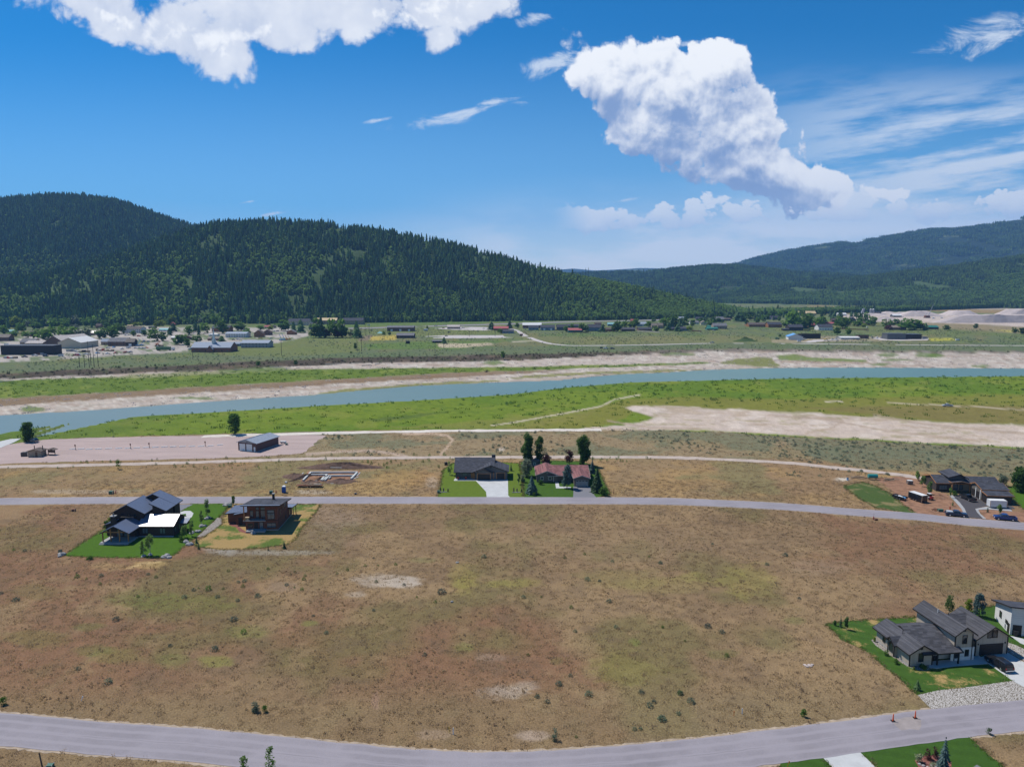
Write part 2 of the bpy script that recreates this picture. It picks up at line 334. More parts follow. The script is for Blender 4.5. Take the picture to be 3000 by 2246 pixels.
siding('beige_boards', (0.40, 0.34, 0.27), 0, 0.30, 0.5); siding('pale_boards', (0.50, 0.46, 0.40), 2, 0.22, 0.35)
siding('black_brown_boards', (0.045, 0.028, 0.022), 2, 0.22, 0.5); siding('rust_boards', (0.135, 0.050, 0.030), 2, 0.25, 0.5)
siding('slate_boards', (0.10, 0.10, 0.105), 2, 0.2, 0.4); siding('grey_brown_boards', (0.13, 0.115, 0.10), 2, 0.2, 0.4)
siding('white_boards', (0.62, 0.61, 0.59), 2, 0.2, 0.25); siding('dark_shakes', (0.05, 0.04, 0.036), 2, 0.2, 0.5)
siding('tan_boards', (0.30, 0.24, 0.18), 2, 0.25, 0.3); siding('brown_boards', (0.14, 0.085, 0.06), 2, 0.25, 0.35)
siding('barn_boards', (0.12, 0.065, 0.058), 0, 0.3, 0.3); siding('blue_boards', (0.16, 0.22, 0.30), 2, 0.25, 0.3)
siding('teal_boards', (0.05, 0.17, 0.16), 2, 0.25, 0.3); siding('log_boards', (0.28, 0.13, 0.06), 2, 0.3, 0.5)
siding('corrugated_dark', (0.10, 0.105, 0.11), 0, 0.5, 0.6, 0.5); siding('brick_red', (0.24, 0.11, 0.08), 2, 0.15, 0.4)
siding('steel_grey', (0.30, 0.31, 0.33), 0, 0.4, 0.5, 0.5); siding('cream_boards', (0.55, 0.48, 0.36), 2, 0.2, 0.3)
mat('wood_trim', (0.36, 0.17, 0.07), 0.7, 0.2); mat('dark_trim', (0.025, 0.02, 0.018), 0.6, 0.2); mat('white_trim', (0.72, 0.72, 0.70), 0.6, 0.06)
mat('concrete', (0.44, 0.445, 0.44), 0.9, 0.10, 0.5, 0.2, 6.0, spec=0.2); mat('foundation', (0.30, 0.30, 0.30), 0.9, 0.12, 1.0)
mat('grey_stone', (0.32, 0.31, 0.30), 0.9, 0.35, 2.0, 0.6, 5.0); mat('form_panel', (0.44, 0.45, 0.43), 0.85, 0.10, 2.0)
mat('plank', (0.33, 0.25, 0.17), 0.85, 0.25, 2.0, rnd=0.3); mat('bark', (0.10, 0.075, 0.055), 0.95, 0.3, 3.0)
mat('pale_bark', (0.38, 0.36, 0.31), 0.9, 0.25, 3.0); mat('pole_wood', (0.11, 0.085, 0.065), 0.9, 0.25, 3.0)
mat('earth', (0.24, 0.135, 0.085), 1.0, 0.35, 0.5, 0.9, 2.5, spec=0.05); mat('dark_earth', (0.13, 0.085, 0.065), 1.0, 0.4, 0.8, 0.9, 3.0, spec=0.05)
mat('mulch', (0.16, 0.095, 0.075), 1.0, 0.4, 2.0, 0.9, 6.0, spec=0.05); mat('red_mulch', (0.20, 0.085, 0.07), 1.0, 0.35, 2.0, 0.9, 6.0, spec=0.05)
stones('pale_cobble', (0.32, 0.30, 0.28), (0.62, 0.58, 0.54), 0.17, (0.13, 0.11, 0.08)); stones('bed_gravel', (0.26, 0.24, 0.22), (0.46, 0.42, 0.38), 0.14)
mat('gravel_lot', (0.365, 0.285, 0.262), 1.0, 0.12, 0.10, 0.4, 2.0, spec=0.1, stretch=(0.5, 2.5, 1)); mat('dirt_track', (0.40, 0.33, 0.28), 1.0, 0.16, 0.3, 0.5, 2.0, spec=0.1)
mat('road_fill', (0.275, 0.240, 0.228), 1.0, 0.14, 0.8, 0.4, 3.0, spec=0.1); mat('white_dirt', (0.54, 0.49, 0.43), 1.0, 0.14, 0.2, 0.4, 2.0, spec=0.1); mat('town_gravel', (0.42, 0.385, 0.365), 1.0, 0.16, 0.06, 0.3, 1.0, spec=0.1)
asphalt('asphalt_grey', (0.240, 0.220, 0.238)); asphalt('asphalt_dark', (0.060, 0.056, 0.060), 0.25); asphalt('asphalt_mid', (0.15, 0.15, 0.165), 0.3)
roofing('shingle_charcoal', (0.062, 0.062, 0.070)); roofing('shingle_slate', (0.050, 0.053, 0.066)); roofing('shingle_red', (0.175, 0.078, 0.076), var=0.15)
roofing('shingle_brown', (0.10, 0.08, 0.07)); roofing('shingle_grey', (0.14, 0.14, 0.15)); roofing('shingle_tan', (0.20, 0.17, 0.14))
roofing('metal_slate', (0.150, 0.180, 0.255), 'metal', rough=0.34, spec=0.85); roofing('metal_steel', (0.27, 0.31, 0.37), 'metal', rough=0.8, spec=0.2)
roofing('metal_blue', (0.12, 0.30, 0.55), 'metal', rough=0.8, spec=0.2); roofing('metal_green', (0.03, 0.15, 0.12), 'metal', rough=0.8, spec=0.2)
roofing('metal_red', (0.34, 0.10, 0.10), 'metal', rough=0.8, spec=0.2); roofing('metal_white', (0.58, 0.58, 0.57), 'metal', rough=0.8, spec=0.2)
roofing('metal_tan', (0.55, 0.42, 0.24), 'metal', rough=0.8, spec=0.2); roofing('metal_bronze', (0.055, 0.05, 0.05), 'metal', rough=0.4, spec=0.6)
roofing('metal_teal', (0.22, 0.42, 0.42), 'metal', rough=0.8, spec=0.2); roofing('shingle_pale', (0.40, 0.36, 0.33), var=0.1)
glass('window_glass'); glass('sky_glass', (0.10, 0.13, 0.15), 0.04); glass('car_glass', (0.01, 0.012, 0.014), 0.05)
for nm, c in dict(paint_black=(0.012, 0.013, 0.016), paint_navy=(0.010, 0.022, 0.055), paint_blue=(0.010, 0.034, 0.15), paint_white=(0.60, 0.60, 0.60), paint_silver=(0.42, 0.43, 0.44),
                  paint_red=(0.36, 0.02, 0.02), paint_grey=(0.12, 0.125, 0.13), paint_teal=(0.02, 0.22, 0.21), paint_orange=(0.62, 0.14, 0.02), paint_yellow=(0.60, 0.40, 0.05), paint_green=(0.03, 0.13, 0.05), paint_lightblue=(0.14, 0.33, 0.55)).items():
    mat(nm, c, 0.32, 0.05, 1.0, spec=0.5, coat=0.3)
mat('rubber', (0.012, 0.012, 0.012), 0.85, 0.2); mat('chrome', (0.55, 0.56, 0.58), 0.25, 0.05, metal=0.9); mat('tail_red', (0.45, 0.015, 0.015), 0.3, 0.05); mat('head_lamp', (0.75, 0.77, 0.78), 0.15, 0.05)
mat('toilet_blue', (0.02, 0.10, 0.36), 0.5, 0.08); mat('plastic_white', (0.70, 0.70, 0.70), 0.5, 0.05); mat('cone_orange', (0.75, 0.11, 0.03), 0.6, 0.1); mat('rust', (0.16, 0.07, 0.04), 0.9, 0.35, 2.0)
mat('black_plastic', (0.02, 0.02, 0.022), 0.5, 0.1); mat('aggregate', (0.47, 0.40, 0.37), 1.0, 0.14, 0.08, 0.5, 0.6, spec=0.1); mat('utility_green', (0.05, 0.13, 0.09), 0.6, 0.1)
foliage('needles_dark', (0.089, 0.151, 0.061), (0.222, 0.304, 0.103), 0.45, 0.5); foliage('needles_blue', (0.074, 0.128, 0.121), (0.135, 0.203, 0.196), 0.35, 0.2); foliage('needles_green', (0.078, 0.149, 0.075), (0.179, 0.261, 0.113), 0.45, 0.35)
foliage('leaves_green', (0.072, 0.152, 0.035), (0.160, 0.254, 0.058), 0.5, 0.25); foliage('bank_brush', (.030, .034, .018), (.060, .062, .034), .2, .3); foliage('leaves_deep', (0.046, 0.106, 0.030), (0.128, 0.213, 0.055), 0.5, 0.2); foliage('leaves_aspen', (0.126, 0.220, 0.064), (0.236, 0.338, 0.101), 0.5, 0.25)
foliage('leaves_lime', (0.144, 0.204, 0.036), (0.240, 0.300, 0.060), 0.5, 0.15); foliage('leaves_purple', (0.068, 0.030, 0.033), (0.143, 0.068, 0.060), 0.45, 0.15); foliage('leaves_silver', (0.150, 0.188, 0.125), (0.263, 0.300, 0.200), 0.5, 0.15)
foliage('sage_leaves', (0.102, 0.132, 0.090), (0.204, 0.246, 0.174), 0.4, 0.3, 3.0); foliage('bush_leaves', (0.063, 0.133, 0.031), (0.140, 0.231, 0.050), 0.45, 0.3, 3.0); foliage('variegated_leaves', (0.20, 0.24, 0.12), (0.42, 0.43, 0.28), 0.25, 0.1, 6.0)
foliage('dry_stalks', (0.268, 0.183, 0.106), (0.482, 0.354, 0.207), 0.5, 0.30, 0.6); foliage('meadow_stalks', (0.095, 0.165, 0.022), (0.16, 0.225, 0.04), 0.4, 0.25, 0.3); foliage('willow_stalks', (0.081, 0.169, 0.037), (0.150, 0.250, 0.062), 0.5, 0.35, 0.5)

# ------------------------------------------------------------------ mesh helpers
class MB:
    def __init__(s): s.v = []; s.f = []
    def add(s, vs, fs):
        k = len(s.v); s.v += [tuple(p) for p in vs]; s.f += [tuple(i + k for i in f) for f in fs]; return s
    def box(s, x0, x1, y0, y1, z0, z1):
        return s.add([(x0, y0, z0), (x1, y0, z0), (x1, y1, z0), (x0, y1, z0), (x0, y0, z1), (x1, y0, z1), (x1, y1, z1), (x0, y1, z1)],
                     [(3, 2, 1, 0), (4, 5, 6, 7), (0, 1, 5, 4), (1, 2, 6, 5), (2, 3, 7, 6), (3, 0, 4, 7)])
    def hexa(s, b, t):
        return s.add(list(b) + list(t), [(3, 2, 1, 0), (4, 5, 6, 7), (0, 1, 5, 4), (1, 2, 6, 5), (2, 3, 7, 6), (3, 0, 4, 7)])
    def slab(s, pts, t):
        """solid under a polygon of top points"""
        n = len(pts); b = [(p[0], p[1], p[2] - t) for p in pts]
        return s.add(list(pts) + b, [tuple(range(n)), tuple(range(2 * n - 1, n - 1, -1))] + [(i, i + n, (i + 1) % n + n, (i + 1) % n) for i in range(n)])
    def prism(s, poly, axis, a, b):
        """poly in the plane across `axis` ('x': (y,z), 'y': (x,z), 'z': (x,y)), extruded a..b"""
        def at(p, q): return (q, p[0], p[1]) if axis == 'x' else (p[0], q, p[1]) if axis == 'y' else (p[0], p[1], q)
        n = len(poly)
        return s.add([at(p, a) for p in poly] + [at(p, b) for p in poly], [tuple(range(n - 1, -1, -1)), tuple(range(n, 2 * n))] + [(i, (i + 1) % n, (i + 1) % n + n, i + n) for i in range(n)])
    def tube(s, p, q, r, r2=None, n=8):
        p, q = Vector(p), Vector(q); r2 = r if r2 is None else r2
        d = (q - p).normalized(); a = d.orthogonal().normalized(); b = d.cross(a)
        vs = []
        for c, rr in ((p, r), (q, r2)):
            for i in range(n):
                t = 2 * math.pi * i / n; vs.append(tuple(c + (a * math.cos(t) + b * math.sin(t)) * rr))
        return s.add(vs, [(i, (i + 1) % n, (i + 1) % n + n, i + n) for i in range(n)] + [tuple(range(n - 1, -1, -1)), tuple(range(n, 2 * n))])
    def ball(s, c, rx, ry, rz, n=10, m=6, jit=0.0, rng=None):
        vs = []; rng = rng or random
        for j in range(m + 1):
            ph = math.pi * j / m
            for i in range(n):
                t = 2 * math.pi * i / n; k = 1 + (rng.uniform(-jit, jit) if jit else 0)
                vs.append((c[0] + rx * k * math.sin(ph) * math.cos(t), c[1] + ry * k * math.sin(ph) * math.sin(t), c[2] + rz * k * math.cos(ph)))
        return s.add(vs, [(j * n + i, (j + 1) * n + i, (j + 1) * n + (i + 1) % n, j * n + (i + 1) % n) for j in range(m) for i in range(n)])
    def mesh(s, name, m=None, smooth=False):
        me = bpy.data.meshes.new(name); me.from_pydata(s.v, [], s.f); me.update()
        if m: me.materials.append(M[m] if isinstance(m, str) else m)
        if smooth: me.polygons.foreach_set('use_smooth', [True] * len(me.polygons))
        return me
    def build(s, name, m, parent=None, smooth=False):
        return link(name, s.mesh(name, m, smooth), parent)
def link(name, me, parent=None):
    o = bpy.data.objects.new(name, me); col.objects.link(o)
    if parent is not None: o.parent = parent
    return o
def thing(name, label, cat, loc=(0, 0, 0), rz=0.0, group=None):
    o = link(name, None); o.empty_display_size = 0.5
    o.location = loc if len(loc) == 3 else (loc[0], loc[1], 0.0); o.rotation_euler = (0, 0, rz)
    return tag(o, label, cat, group)
def tag(o, label, cat, group=None):
    o['label'] = label; o['category'] = cat
    if group: o['group'] = group
    return o
def structure(o): o['kind'] = 'structure'; return o
def stuff(o, label=None, cat=None):
    o['kind'] = 'stuff'
    if label: o['label'] = label
    if cat: o['category'] = cat
    return o
def copy_tree(o, parent=None):
    c = o.copy(); col.objects.link(c); c.parent = parent
    for ch in list(o.children): copy_tree(ch, c)
    return c

# ------------------------------------------------------------------ terrain
def _hash(ix, iy, s):
    h = (ix.astype(np.int64) * 374761393 + iy.astype(np.int64) * 668265263 + s * 1442695041) & 0xFFFFFFFF
    h = ((h ^ (h >> 13)) * 1274126177) & 0xFFFFFFFF
    return ((h ^ (h >> 16)) & 0xFFFF) / 65535.0
def vnoise(x, y, s=0):
    ix, iy = np.floor(x), np.floor(y); fx, fy = x - ix, y - iy
    fx = fx * fx * (3 - 2 * fx); fy = fy * fy * (3 - 2 * fy)
    a, b = _hash(ix, iy, s), _hash(ix + 1, iy, s); c, d = _hash(ix, iy + 1, s), _hash(ix + 1, iy + 1, s)
    return (a * (1 - fx) + b * fx) * (1 - fy) + (c * (1 - fx) + d * fx) * fy
def fbm(x, y, s=0, n=4):
    t = 0; a = 0.5; w = 0
    for i in range(n):
        t = t + a * vnoise(x, y, s + i); w += a; x, y, a = x * 2.03 + 7.1, y * 2.03 + 3.7, a * 0.55
    return t / w
def sstep(x, a, b): t = np.clip((x - a) / (b - a), 0, 1); return t * t * (3 - 2 * t)
def curve(pts, z):
    q = sorted(unproj(px, py, z) for px, py in pts); return np.array([p[0] for p in q]), np.array([p[1] for p in q])
Z_MEADOW, Z_WATER = -2.5, -3.6
NE = curve([(-900, 1400), (-400, 1345), (0, 1306), (60, 1296), (130, 1286), (300, 1279), (620, 1270), (1100, 1259.5), (1500, 1254.5), (1750, 1253), (2100, 1263), (2300, 1276), (2600, 1293), (3000, 1313), (3900, 1360)], 0)
RN = curve([(-900, 1385), (-400, 1330), (0, 1294), (60, 1287), (100, 1274), (125, 1258), (160, 1242), (230, 1228), (400, 1216), (600, 1205), (900, 1187), (1200, 1171), (1500, 1152), (1650, 1133), (1850, 1117), (2300, 1106), (3000, 1099), (3900, 1095)], Z_MEADOW)
RF = curve([(-900, 1285), (-400, 1245), (0, 1217), (300, 1201), (680, 1172), (900, 1159), (1200, 1131), (1500, 1119), (1640, 1115), (1780, 1098), (1950, 1092), (2060, 1084), (2280, 1078), (2500, 1077), (3000, 1080), (3900, 1085)], Z_WATER)
SB = curve([(-900, 1155), (-400, 1130), (0, 1110), (576, 1086), (1017, 1066), (1500, 1056), (1800, 1041), (2080, 1030), (2500, 1033), (3000, 1036), (3900, 1040)], -1.8)
ST = curve([(-900, 1135), (-400, 1112), (0, 1093), (271, 1081), (576, 1067), (1017, 1047), (1500, 1038), (1800, 1031), (2080, 1021), (2500, 1025), (3000, 1028), (3900, 1032)], 0)
def cv(c, X): return np.interp(X, c[0], c[1])
def ground_z(X, Y):
    ne, rn, rf, sb, st = (cv(c, X) for c in (NE, RN, RF, SB, ST))
    w = (vnoise(X / 9.0, Y / 9.0, 31) - .5)
    ne = ne + 4.0 * w; st = st + 9.0 * w; sb = np.minimum(sb, st - 4.0)
    rn = np.maximum(rn, ne + 10); rf = np.maximum(rf, rn + 8); sb = np.maximum(sb, rf + 6); st = np.maximum(st, sb + 3)
    xp = np.stack([ne - 1, ne + 9, rn - 4, rn, rn + 5, rf - 5, rf, rf + 10, sb, st, st + 30])
    zp = [0, Z_MEADOW, Z_MEADOW, -3.4, -5.5, -5.5, -3.5, -3.1, -1.8, 0.0, 0.0]
    z = np.full_like(X, 0.0)
    for i in range(10):
        a, b = xp[i], xp[i + 1]; t = np.clip((Y - a) / np.maximum(b - a, .01), 0, 1)
        m = (Y >= a) & (Y < b); z = np.where(m, zp[i] + (zp[i + 1] - zp[i]) * t, z)
    bump = (fbm(X / 14, Y / 14, 5, 3) - .5)
    inside = (Y > ne + 6) & (Y < st + 4)
    z = z + np.where(inside & (Y < rn - 6), bump * 0.5, 0) + np.where((Y > rf + 4) & (Y < st), bump * 0.9, 0)
    far = np.clip((Y - st - 5) / 60, 0, 1)
    return z + far * (fbm(X / 40, Y / 40, 9, 3) - .55) * 0.6 * np.clip(1.5 - Y / 4000, 0, 1)

az = np.concatenate([np.linspace(-180, -44, 28)[:-1], np.linspace(-44, 44, 640), np.linspace(44, 180, 28)[1:]]) * math.pi / 180
rad = [3, 25, 50, 66]
for py in np.arange(2480, 846, -3.0):
    rad.append(math.hypot(*unproj(1500, py)))
rad = np.array(rad + list(np.geomspace(rad[-1] * 1.08, 11600, 10)))
A, D = np.meshgrid(az, rad)
GX, GY = D * np.sin(A), D * np.cos(A)
GZ = ground_z(GX, GY)
nr, nc = GX.shape
X, Y, Z = GX.ravel(), GY.ravel(), GZ.ravel()
PX, PY = proj_np(X, Y, Z); PX = np.clip(PX, -1500, 4500); behind = Y < 20
n_a, n_b, n_c, n_d = fbm(X / 55, Y / 55, 1), fbm(X / 17, Y / 17, 2), fbm(X / 5, Y / 5, 3), fbm(X / 1.6, Y / 1.6, 4)
pn1 = fbm(PX / 60, PY / 16, 11) - .5; pn2 = fbm(PX / 14, PY / 5, 12) - .5
C = np.zeros((X.size, 3))
def lay(m, c, amt=1.0):
    k = (np.clip(m, 0, 1) * amt)[:, None]; C[:] = C * (1 - k) + np.array(c)[None, :] * k
def inpoly(pts, soft=4.0, jag=8.0, fine=5.0):
    """0..1 inside a polygon given in photo pixels, ragged edge"""
    pts = np.array(pts, float); lo, hi = pts.min(0) - 40, pts.max(0) + 40
    sel = np.where((PX > lo[0]) & (PX < hi[0]) & (PY > lo[1]) & (PY < hi[1]) & ~behind)[0]
    res = np.zeros(X.size)
    if not len(sel): return res
    x = PX[sel] + pn1[sel] * jag * 4 + pn2[sel] * fine * 2; y = PY[sel] + pn1[sel] * jag + pn2[sel] * fine * .6
    d = np.full(len(sel), 1e9); ins = np.zeros(len(sel), bool)
    for i in range(len(pts)):
        (x0, y0), (x1, y1) = pts[i], pts[(i + 1) % len(pts)]
        ex, ey = x1 - x0, y1 - y0
        t = np.clip(((x - x0) * ex + (y - y0) * ey) / (ex * ex + ey * ey + 1e-9), 0, 1)
        d = np.minimum(d, np.hypot(x - x0 - t * ex, (y - y0 - t * ey) * 1.6))
        c = ((y0 > y) != (y1 > y)) & (x < ex * (y - y0) / (ey + (1e-9 if ey == 0 else 0)) + x0); ins ^= c
    res[sel] = sstep(np.where(ins, d, -d), -soft, soft)
    return res
def ell(px, py, rx, ry, jag=.8):
    r = np.hypot((PX - px) / rx, (PY - py) / ry) + pn1 * jag + pn2 * jag * .7
    return np.where(behind, 0, 1 - sstep(r, .55, 1.1))
def strip(pts, w, jag=1.0):
    pts = np.array(pts, float); d = np.full(X.size, 1e9); lo, hi = pts.min(0) - 30, pts.max(0) + 30
    sel = np.where((PX > lo[0]) & (PX < hi[0]) & (PY > lo[1]) & (PY < hi[1]) & ~behind)[0]
    x, y = PX[sel], PY[sel] + pn2[sel] * jag; dd = np.full(len(sel), 1e9)
    for (x0, y0), (x1, y1) in zip(pts[:-1], pts[1:]):
        t = np.clip(((x - x0) * (x1 - x0) + (y - y0) * (y1 - y0)) / ((x1 - x0) ** 2 + (y1 - y0) ** 2), 0, 1)
        dd = np.minimum(dd, np.hypot(x - x0 - t * (x1 - x0), y - y0 - t * (y1 - y0)))
    d[sel] = dd; return 1 - sstep(d, w * .5, w * 1.2)
red, tan, olive, gold, sage, pale = (.198, .116, .070), (.262, .184, .104), (.150, .128, .058), (.335, .218, .092), (.135, .150, .095), (.46, .41, .36)
# dry field: red-brown stalks, tan and olive drifts
lay(np.ones(X.size), (.208, .143, .084))
lay(sstep(n_a, .42, .60), red); lay(sstep(n_b, .52, .66), tan, .75); lay(sstep(fbm(X / 26, Y / 26, 21), .54, .70), olive, .75)
lay(sstep(n_c, .60, .75), tan, .5); lay(1 - sstep(n_c, .28, .40), (.14, .10, .066), .4)
lay(sstep(PY, 1960, 2090) * (1 - sstep(PX, 2300, 2800)), (.205, .162, .090), .55)
belt = (1 - sstep(PY, 1440, 1500))
lay(belt, (.275, .195, .108), .62); lay(belt * sstep(n_b, .5, .66), gold, .45); lay(belt * sstep(fbm(X / 22, Y / 22, 23), .54, .68), (.185, .165, .080), .75)
upper = (1 - sstep(PY, 1338, 1352))
lay(upper, (.245, .200, .125), .6)
lay(upper * sstep(n_b + .28 * sstep(PX, 1700, 2700) + .002 * (1300 - PY), .50, .62), sage, .75)
lay(inpoly([(2300, 1300), (3100, 1330), (3100, 1420), (2800, 1385), (2560, 1378), (2400, 1345)], 8, 12), sage, .7)
# drifts the photograph shows in the field
for px, py, rx, ry, c, k in [(520, 1765, 200, 30, (.125, .140, .038), .75), (430, 1750, 120, 30, (.125, .135, .045), .6), (260, 1835, 60, 14, (.13, .15, .05), .7), (110, 1870, 110, 34, (.15, .15, .05), .65), (270, 1905, 70, 20, (.13, .14, .045), .7), (340, 1920, 90, 24, (.15, .155, .05), .7),
                             (510, 1935, 60, 24, (.135, .145, .05), .75), (630, 1935, 60, 20, (.20, .22, .05), .75), (720, 1850, 70, 24, (.145, .165, .05), .7), (100, 1735, 80, 24, (.14, .14, .05), .5), (900, 1665, 60, 12, (.15, .15, .06), .6), (905, 1825, 30, 10, (.16, .19, .05), .7),
                             (1360, 1700, 50, 60, (.24, .21, .06), .6), (1500, 1708, 90, 16, (.25, .23, .06), .7), (1360, 1710, 40, 22, (.25, .23, .06), .7), (1830, 1695, 160, 34, (.22, .19, .07), .6), (1960, 1715, 170, 30, (.21, .185, .065), .55), (2190, 1700, 100, 60, (.24, .22, .06), .65), (2030, 1690, 60, 18, (.24, .23, .06), .6),
                             (1360, 1895, 34, 16, (.15, .17, .05), .7), (1840, 1960, 130, 60, (.20, .19, .05), .55), (1860, 1882, 20, 12, (.15, .20, .04), .7), (2120, 1915, 60, 20, (.13, .14, .05), .7), (2330, 1815, 40, 14, (.13, .15, .05), .7), (2280, 1880, 70, 40, (.15, .135, .06), .5), (1630, 1935, 26, 14, (.16, .16, .06), .6), (1240, 1640, 50, 10, (.15, .165, .06), .6),
                             (1140, 1700, 110, 22, pale, .75), (1040, 1740, 40, 10, pale, .5), (1180, 1705, 60, 22, pale, .6), (1480, 2025, 90, 22, pale, .6), (1540, 2010, 50, 18, pale, .45), (1560, 2155, 60, 18, (.42, .34, .29), .75), (1100, 2045, 14, 30, (.33, .21, .17), .6), (1440, 1925, 50, 12, (.36, .27, .21), .5), (1275, 2150, 60, 18, (.33, .25, .19), .6), (820, 1720, 60, 20, (.24, .18, .14), .6),
                             (980, 1520, 110, 40, (.30, .235, .185), .5), (960, 1575, 120, 40, (.235, .165, .125), .45), (2400, 1660, 120, 26, (.30, .23, .16), .5), (1960, 1600, 500, 60, (.25, .18, .11), .45), (430, 1655, 60, 14, (.42, .30, .13), .8), (330, 1660, 80, 12, (.36, .25, .12), .7), (780, 1618, 180, 10, (.30, .28, .25), .8), (640, 1610, 60, 12, (.32, .30, .27), .8),
                             (1190, 1400, 120, 26, (.36, .215, .085), .75), (1120, 1420, 120, 30, (.36, .25, .11), .6), (960, 1435, 140, 16, (.37, .26, .12), .7), (1265, 1415, 22, 22, (.42, .36, .31), .6), (910, 1440, 60, 8, (.46, .42, .38), .7), (250, 1440, 160, 8, (.44, .38, .32), .55), (1468, 1316, 12, 8, (.55, .50, .45), .9), (2470, 1404, 26, 6, (.62, .60, .56), .9), (2480, 1500, 60, 14, (.33, .25, .12), .5)]:
    lay(ell(px, py, rx, ry), c, k * .62)
lay(strip([(1290, 1332), (1312, 1308), (1326, 1288), (1312, 1276), (1270, 1270), (1180, 1270)], 4, 2), (.45, .34, .26), .85)
lay(strip([(900, 1330), (1000, 1322), (1080, 1320), (1150, 1328), (1190, 1336)], 5, 2), (.42, .33, .27), .8)
lay(strip([(370, 1665), (420, 1650), (470, 1645)], 2.5, 2), (.50, .38, .20), .7)
# bank between meadow and bench, the green flats, sand
ne, rn, rf, sb, st = (cv(c, X) for c in (NE, RN, RF, SB, ST))
mead = sstep(Y, ne + 2, ne + 9) * (1 - sstep(Y, rn + 4, rn + 6))
lay(mead, (.098, .165, .018)); lay(mead * sstep(n_a, .45, .62), (.140, .196, .022), .8); lay(mead * sstep(n_c, .55, .7), (.075, .130, .017), .5)
lay(mead * sstep(pn1, .08, .25), (.20, .22, .045), .5); lay(mead * (1 - sstep(PX, 150, 700)), (.085, .135, .03), .6)
lay(inpoly([(1480, 1258), (1560, 1236), (1720, 1205), (1800, 1172), (2000, 1163), (2300, 1168), (3200, 1150), (3200, 1250), (2800, 1240), (2300, 1208), (1900, 1190), (1740, 1255)], 8, 10), (.175, .170, .038), .8)
lay(inpoly([(2350, 1195), (2700, 1185), (3200, 1190), (3200, 1250), (2800, 1235)], 8, 12), (.175, .140, .055), .7)
lay(inpoly([(1120, 1252), (1500, 1225), (1640, 1205), (1760, 1190), (1700, 1230), (1500, 1258)], 6, 10), (.19, .185, .05), .6)
sandy = inpoly([(1700, 1258), (1800, 1244), (1930, 1226), (1860, 1205), (1830, 1193), (1960, 1187), (2080, 1196), (2300, 1206), (2600, 1224), (2800, 1238), (3200, 1252), (3300, 1340), (3000, 1311), (2600, 1289), (2300, 1273), (2080, 1262)], 5, 12, 8)
lay(sandy, (.46, .385, .335)); lay(sandy * sstep(pn1, .02, .2), (.55, .48, .43), .8); lay(sandy * sstep(fbm(PX / 110, PY / 7, 33), .56, .7), (.34, .27, .19), .6); lay(sandy * sstep(fbm(PX / 60, PY / 9, 35), .60, .72), (.24, .23, .10), .5)
for tr in [[(1780, 1232), (1900, 1252), (2050, 1256)], [(2250, 1216), (2420, 1228), (2600, 1262), (2850, 1290)], [(2330, 1222), (2380, 1218), (2470, 1232), (2440, 1252), (2360, 1270)], [(2560, 1215), (2700, 1240), (2900, 1262), (3000, 1270)]]:
    lay(strip(tr, 3.5, 2), (.33, .26, .20), .6)
lay(strip([(1505, 1237), (1640, 1213), (1760, 1190), (1800, 1170), (1875, 1156)], 2.2, 1), (.46, .41, .32), .9)
lay(strip([(1440, 1246), (1505, 1237)], 2.0, 1), (.46, .41, .32), .9); lay(strip([(2600, 1180), (2800, 1188), (3000, 1200)], 2.0, 2), (.42, .36, .27), .8); lay(strip([(2420, 1176), (2470, 1176)], 2, 1), (.5, .45, .38), .8)
lay(inpoly([(1100, 1236), (1200, 1226), (1350, 1200), (1310, 1204), (1180, 1218), (1080, 1228)], 3, 4), (.07, .11, .028), .7)
lay(mead * (1 - sstep(Y, ne + 5, ne + 12)), (.15, .14, .07), .5)
lay(sstep(Y, rn - 1, rn + 3) * (1 - sstep(Y, rf - 3, rf)), (.14, .13, .10))
# far bank: cobbles, green shelf, brown silt
bank = sstep(Y, rf - 2, rf + 2) * (1 - sstep(Y, st - 2, st + 2))
lay(bank, (.42, .365, .325)); lay(bank * sstep(n_c, .52, .64), (.33, .295, .255), .8); lay(bank * sstep(pn2, .04, .16), (.52, .485, .44), .7); lay(bank * sstep(fbm(PX / 90, PY / 4, 41), .58, .68), (.30, .23, .185), .6)
shelf = [(-200, 1124), (0, 1114), (300, 1105), (560, 1091), (900, 1081), (1200, 1078), (1500, 1075), (1700, 1070), (1900, 1066), (2060, 1060), (2090, 1064), (1900, 1072), (1700, 1079), (1500, 1086), (1300, 1093), (1000, 1110), (700, 1126), (400, 1144), (0, 1168), (-200, 1178)]
gs = inpoly(shelf, 3, 4, 4); lay(gs, (.105, .160, .026)); lay(gs * sstep(pn1, .03, .2), (.19, .23, .05), .7); lay(gs * sstep(pn2, .08, .2), (.08, .13, .03), .6)
lay(inpoly([(250, 1104), (600, 1086), (900, 1078), (700, 1092), (400, 1108)], 3, 8, 6), (.30, .28, .19), .6)
lay(inpoly([(-200, 1178), (0, 1168), (400, 1144), (700, 1126), (1000, 1110), (1300, 1093), (1500, 1086), (1660, 1082), (1500, 1096), (1250, 1110), (1000, 1124), (700, 1143), (400, 1162), (0, 1190), (-200, 1200)], 3, 4), (.175, .115, .060), .85)
lay(inpoly([(900, 1158), (1060, 1143), (1250, 1129), (1450, 1118), (1480, 1112), (1250, 1121), (1000, 1140)], 2, 4), (.175, .190, .045), .85)
lay(inpoly([(1480, 1112), (1600, 1104), (1760, 1096), (1950, 1090), (2080, 1083), (1960, 1083), (1750, 1089), (1550, 1099)], 2, 4), (.175, .185, .045), .85)
lay(inpoly([(1560, 1120), (1680, 1112), (1800, 1100), (1700, 1102), (1560, 1110), (1300, 1130)], 2, 3), (.36, .31, .265), .8)
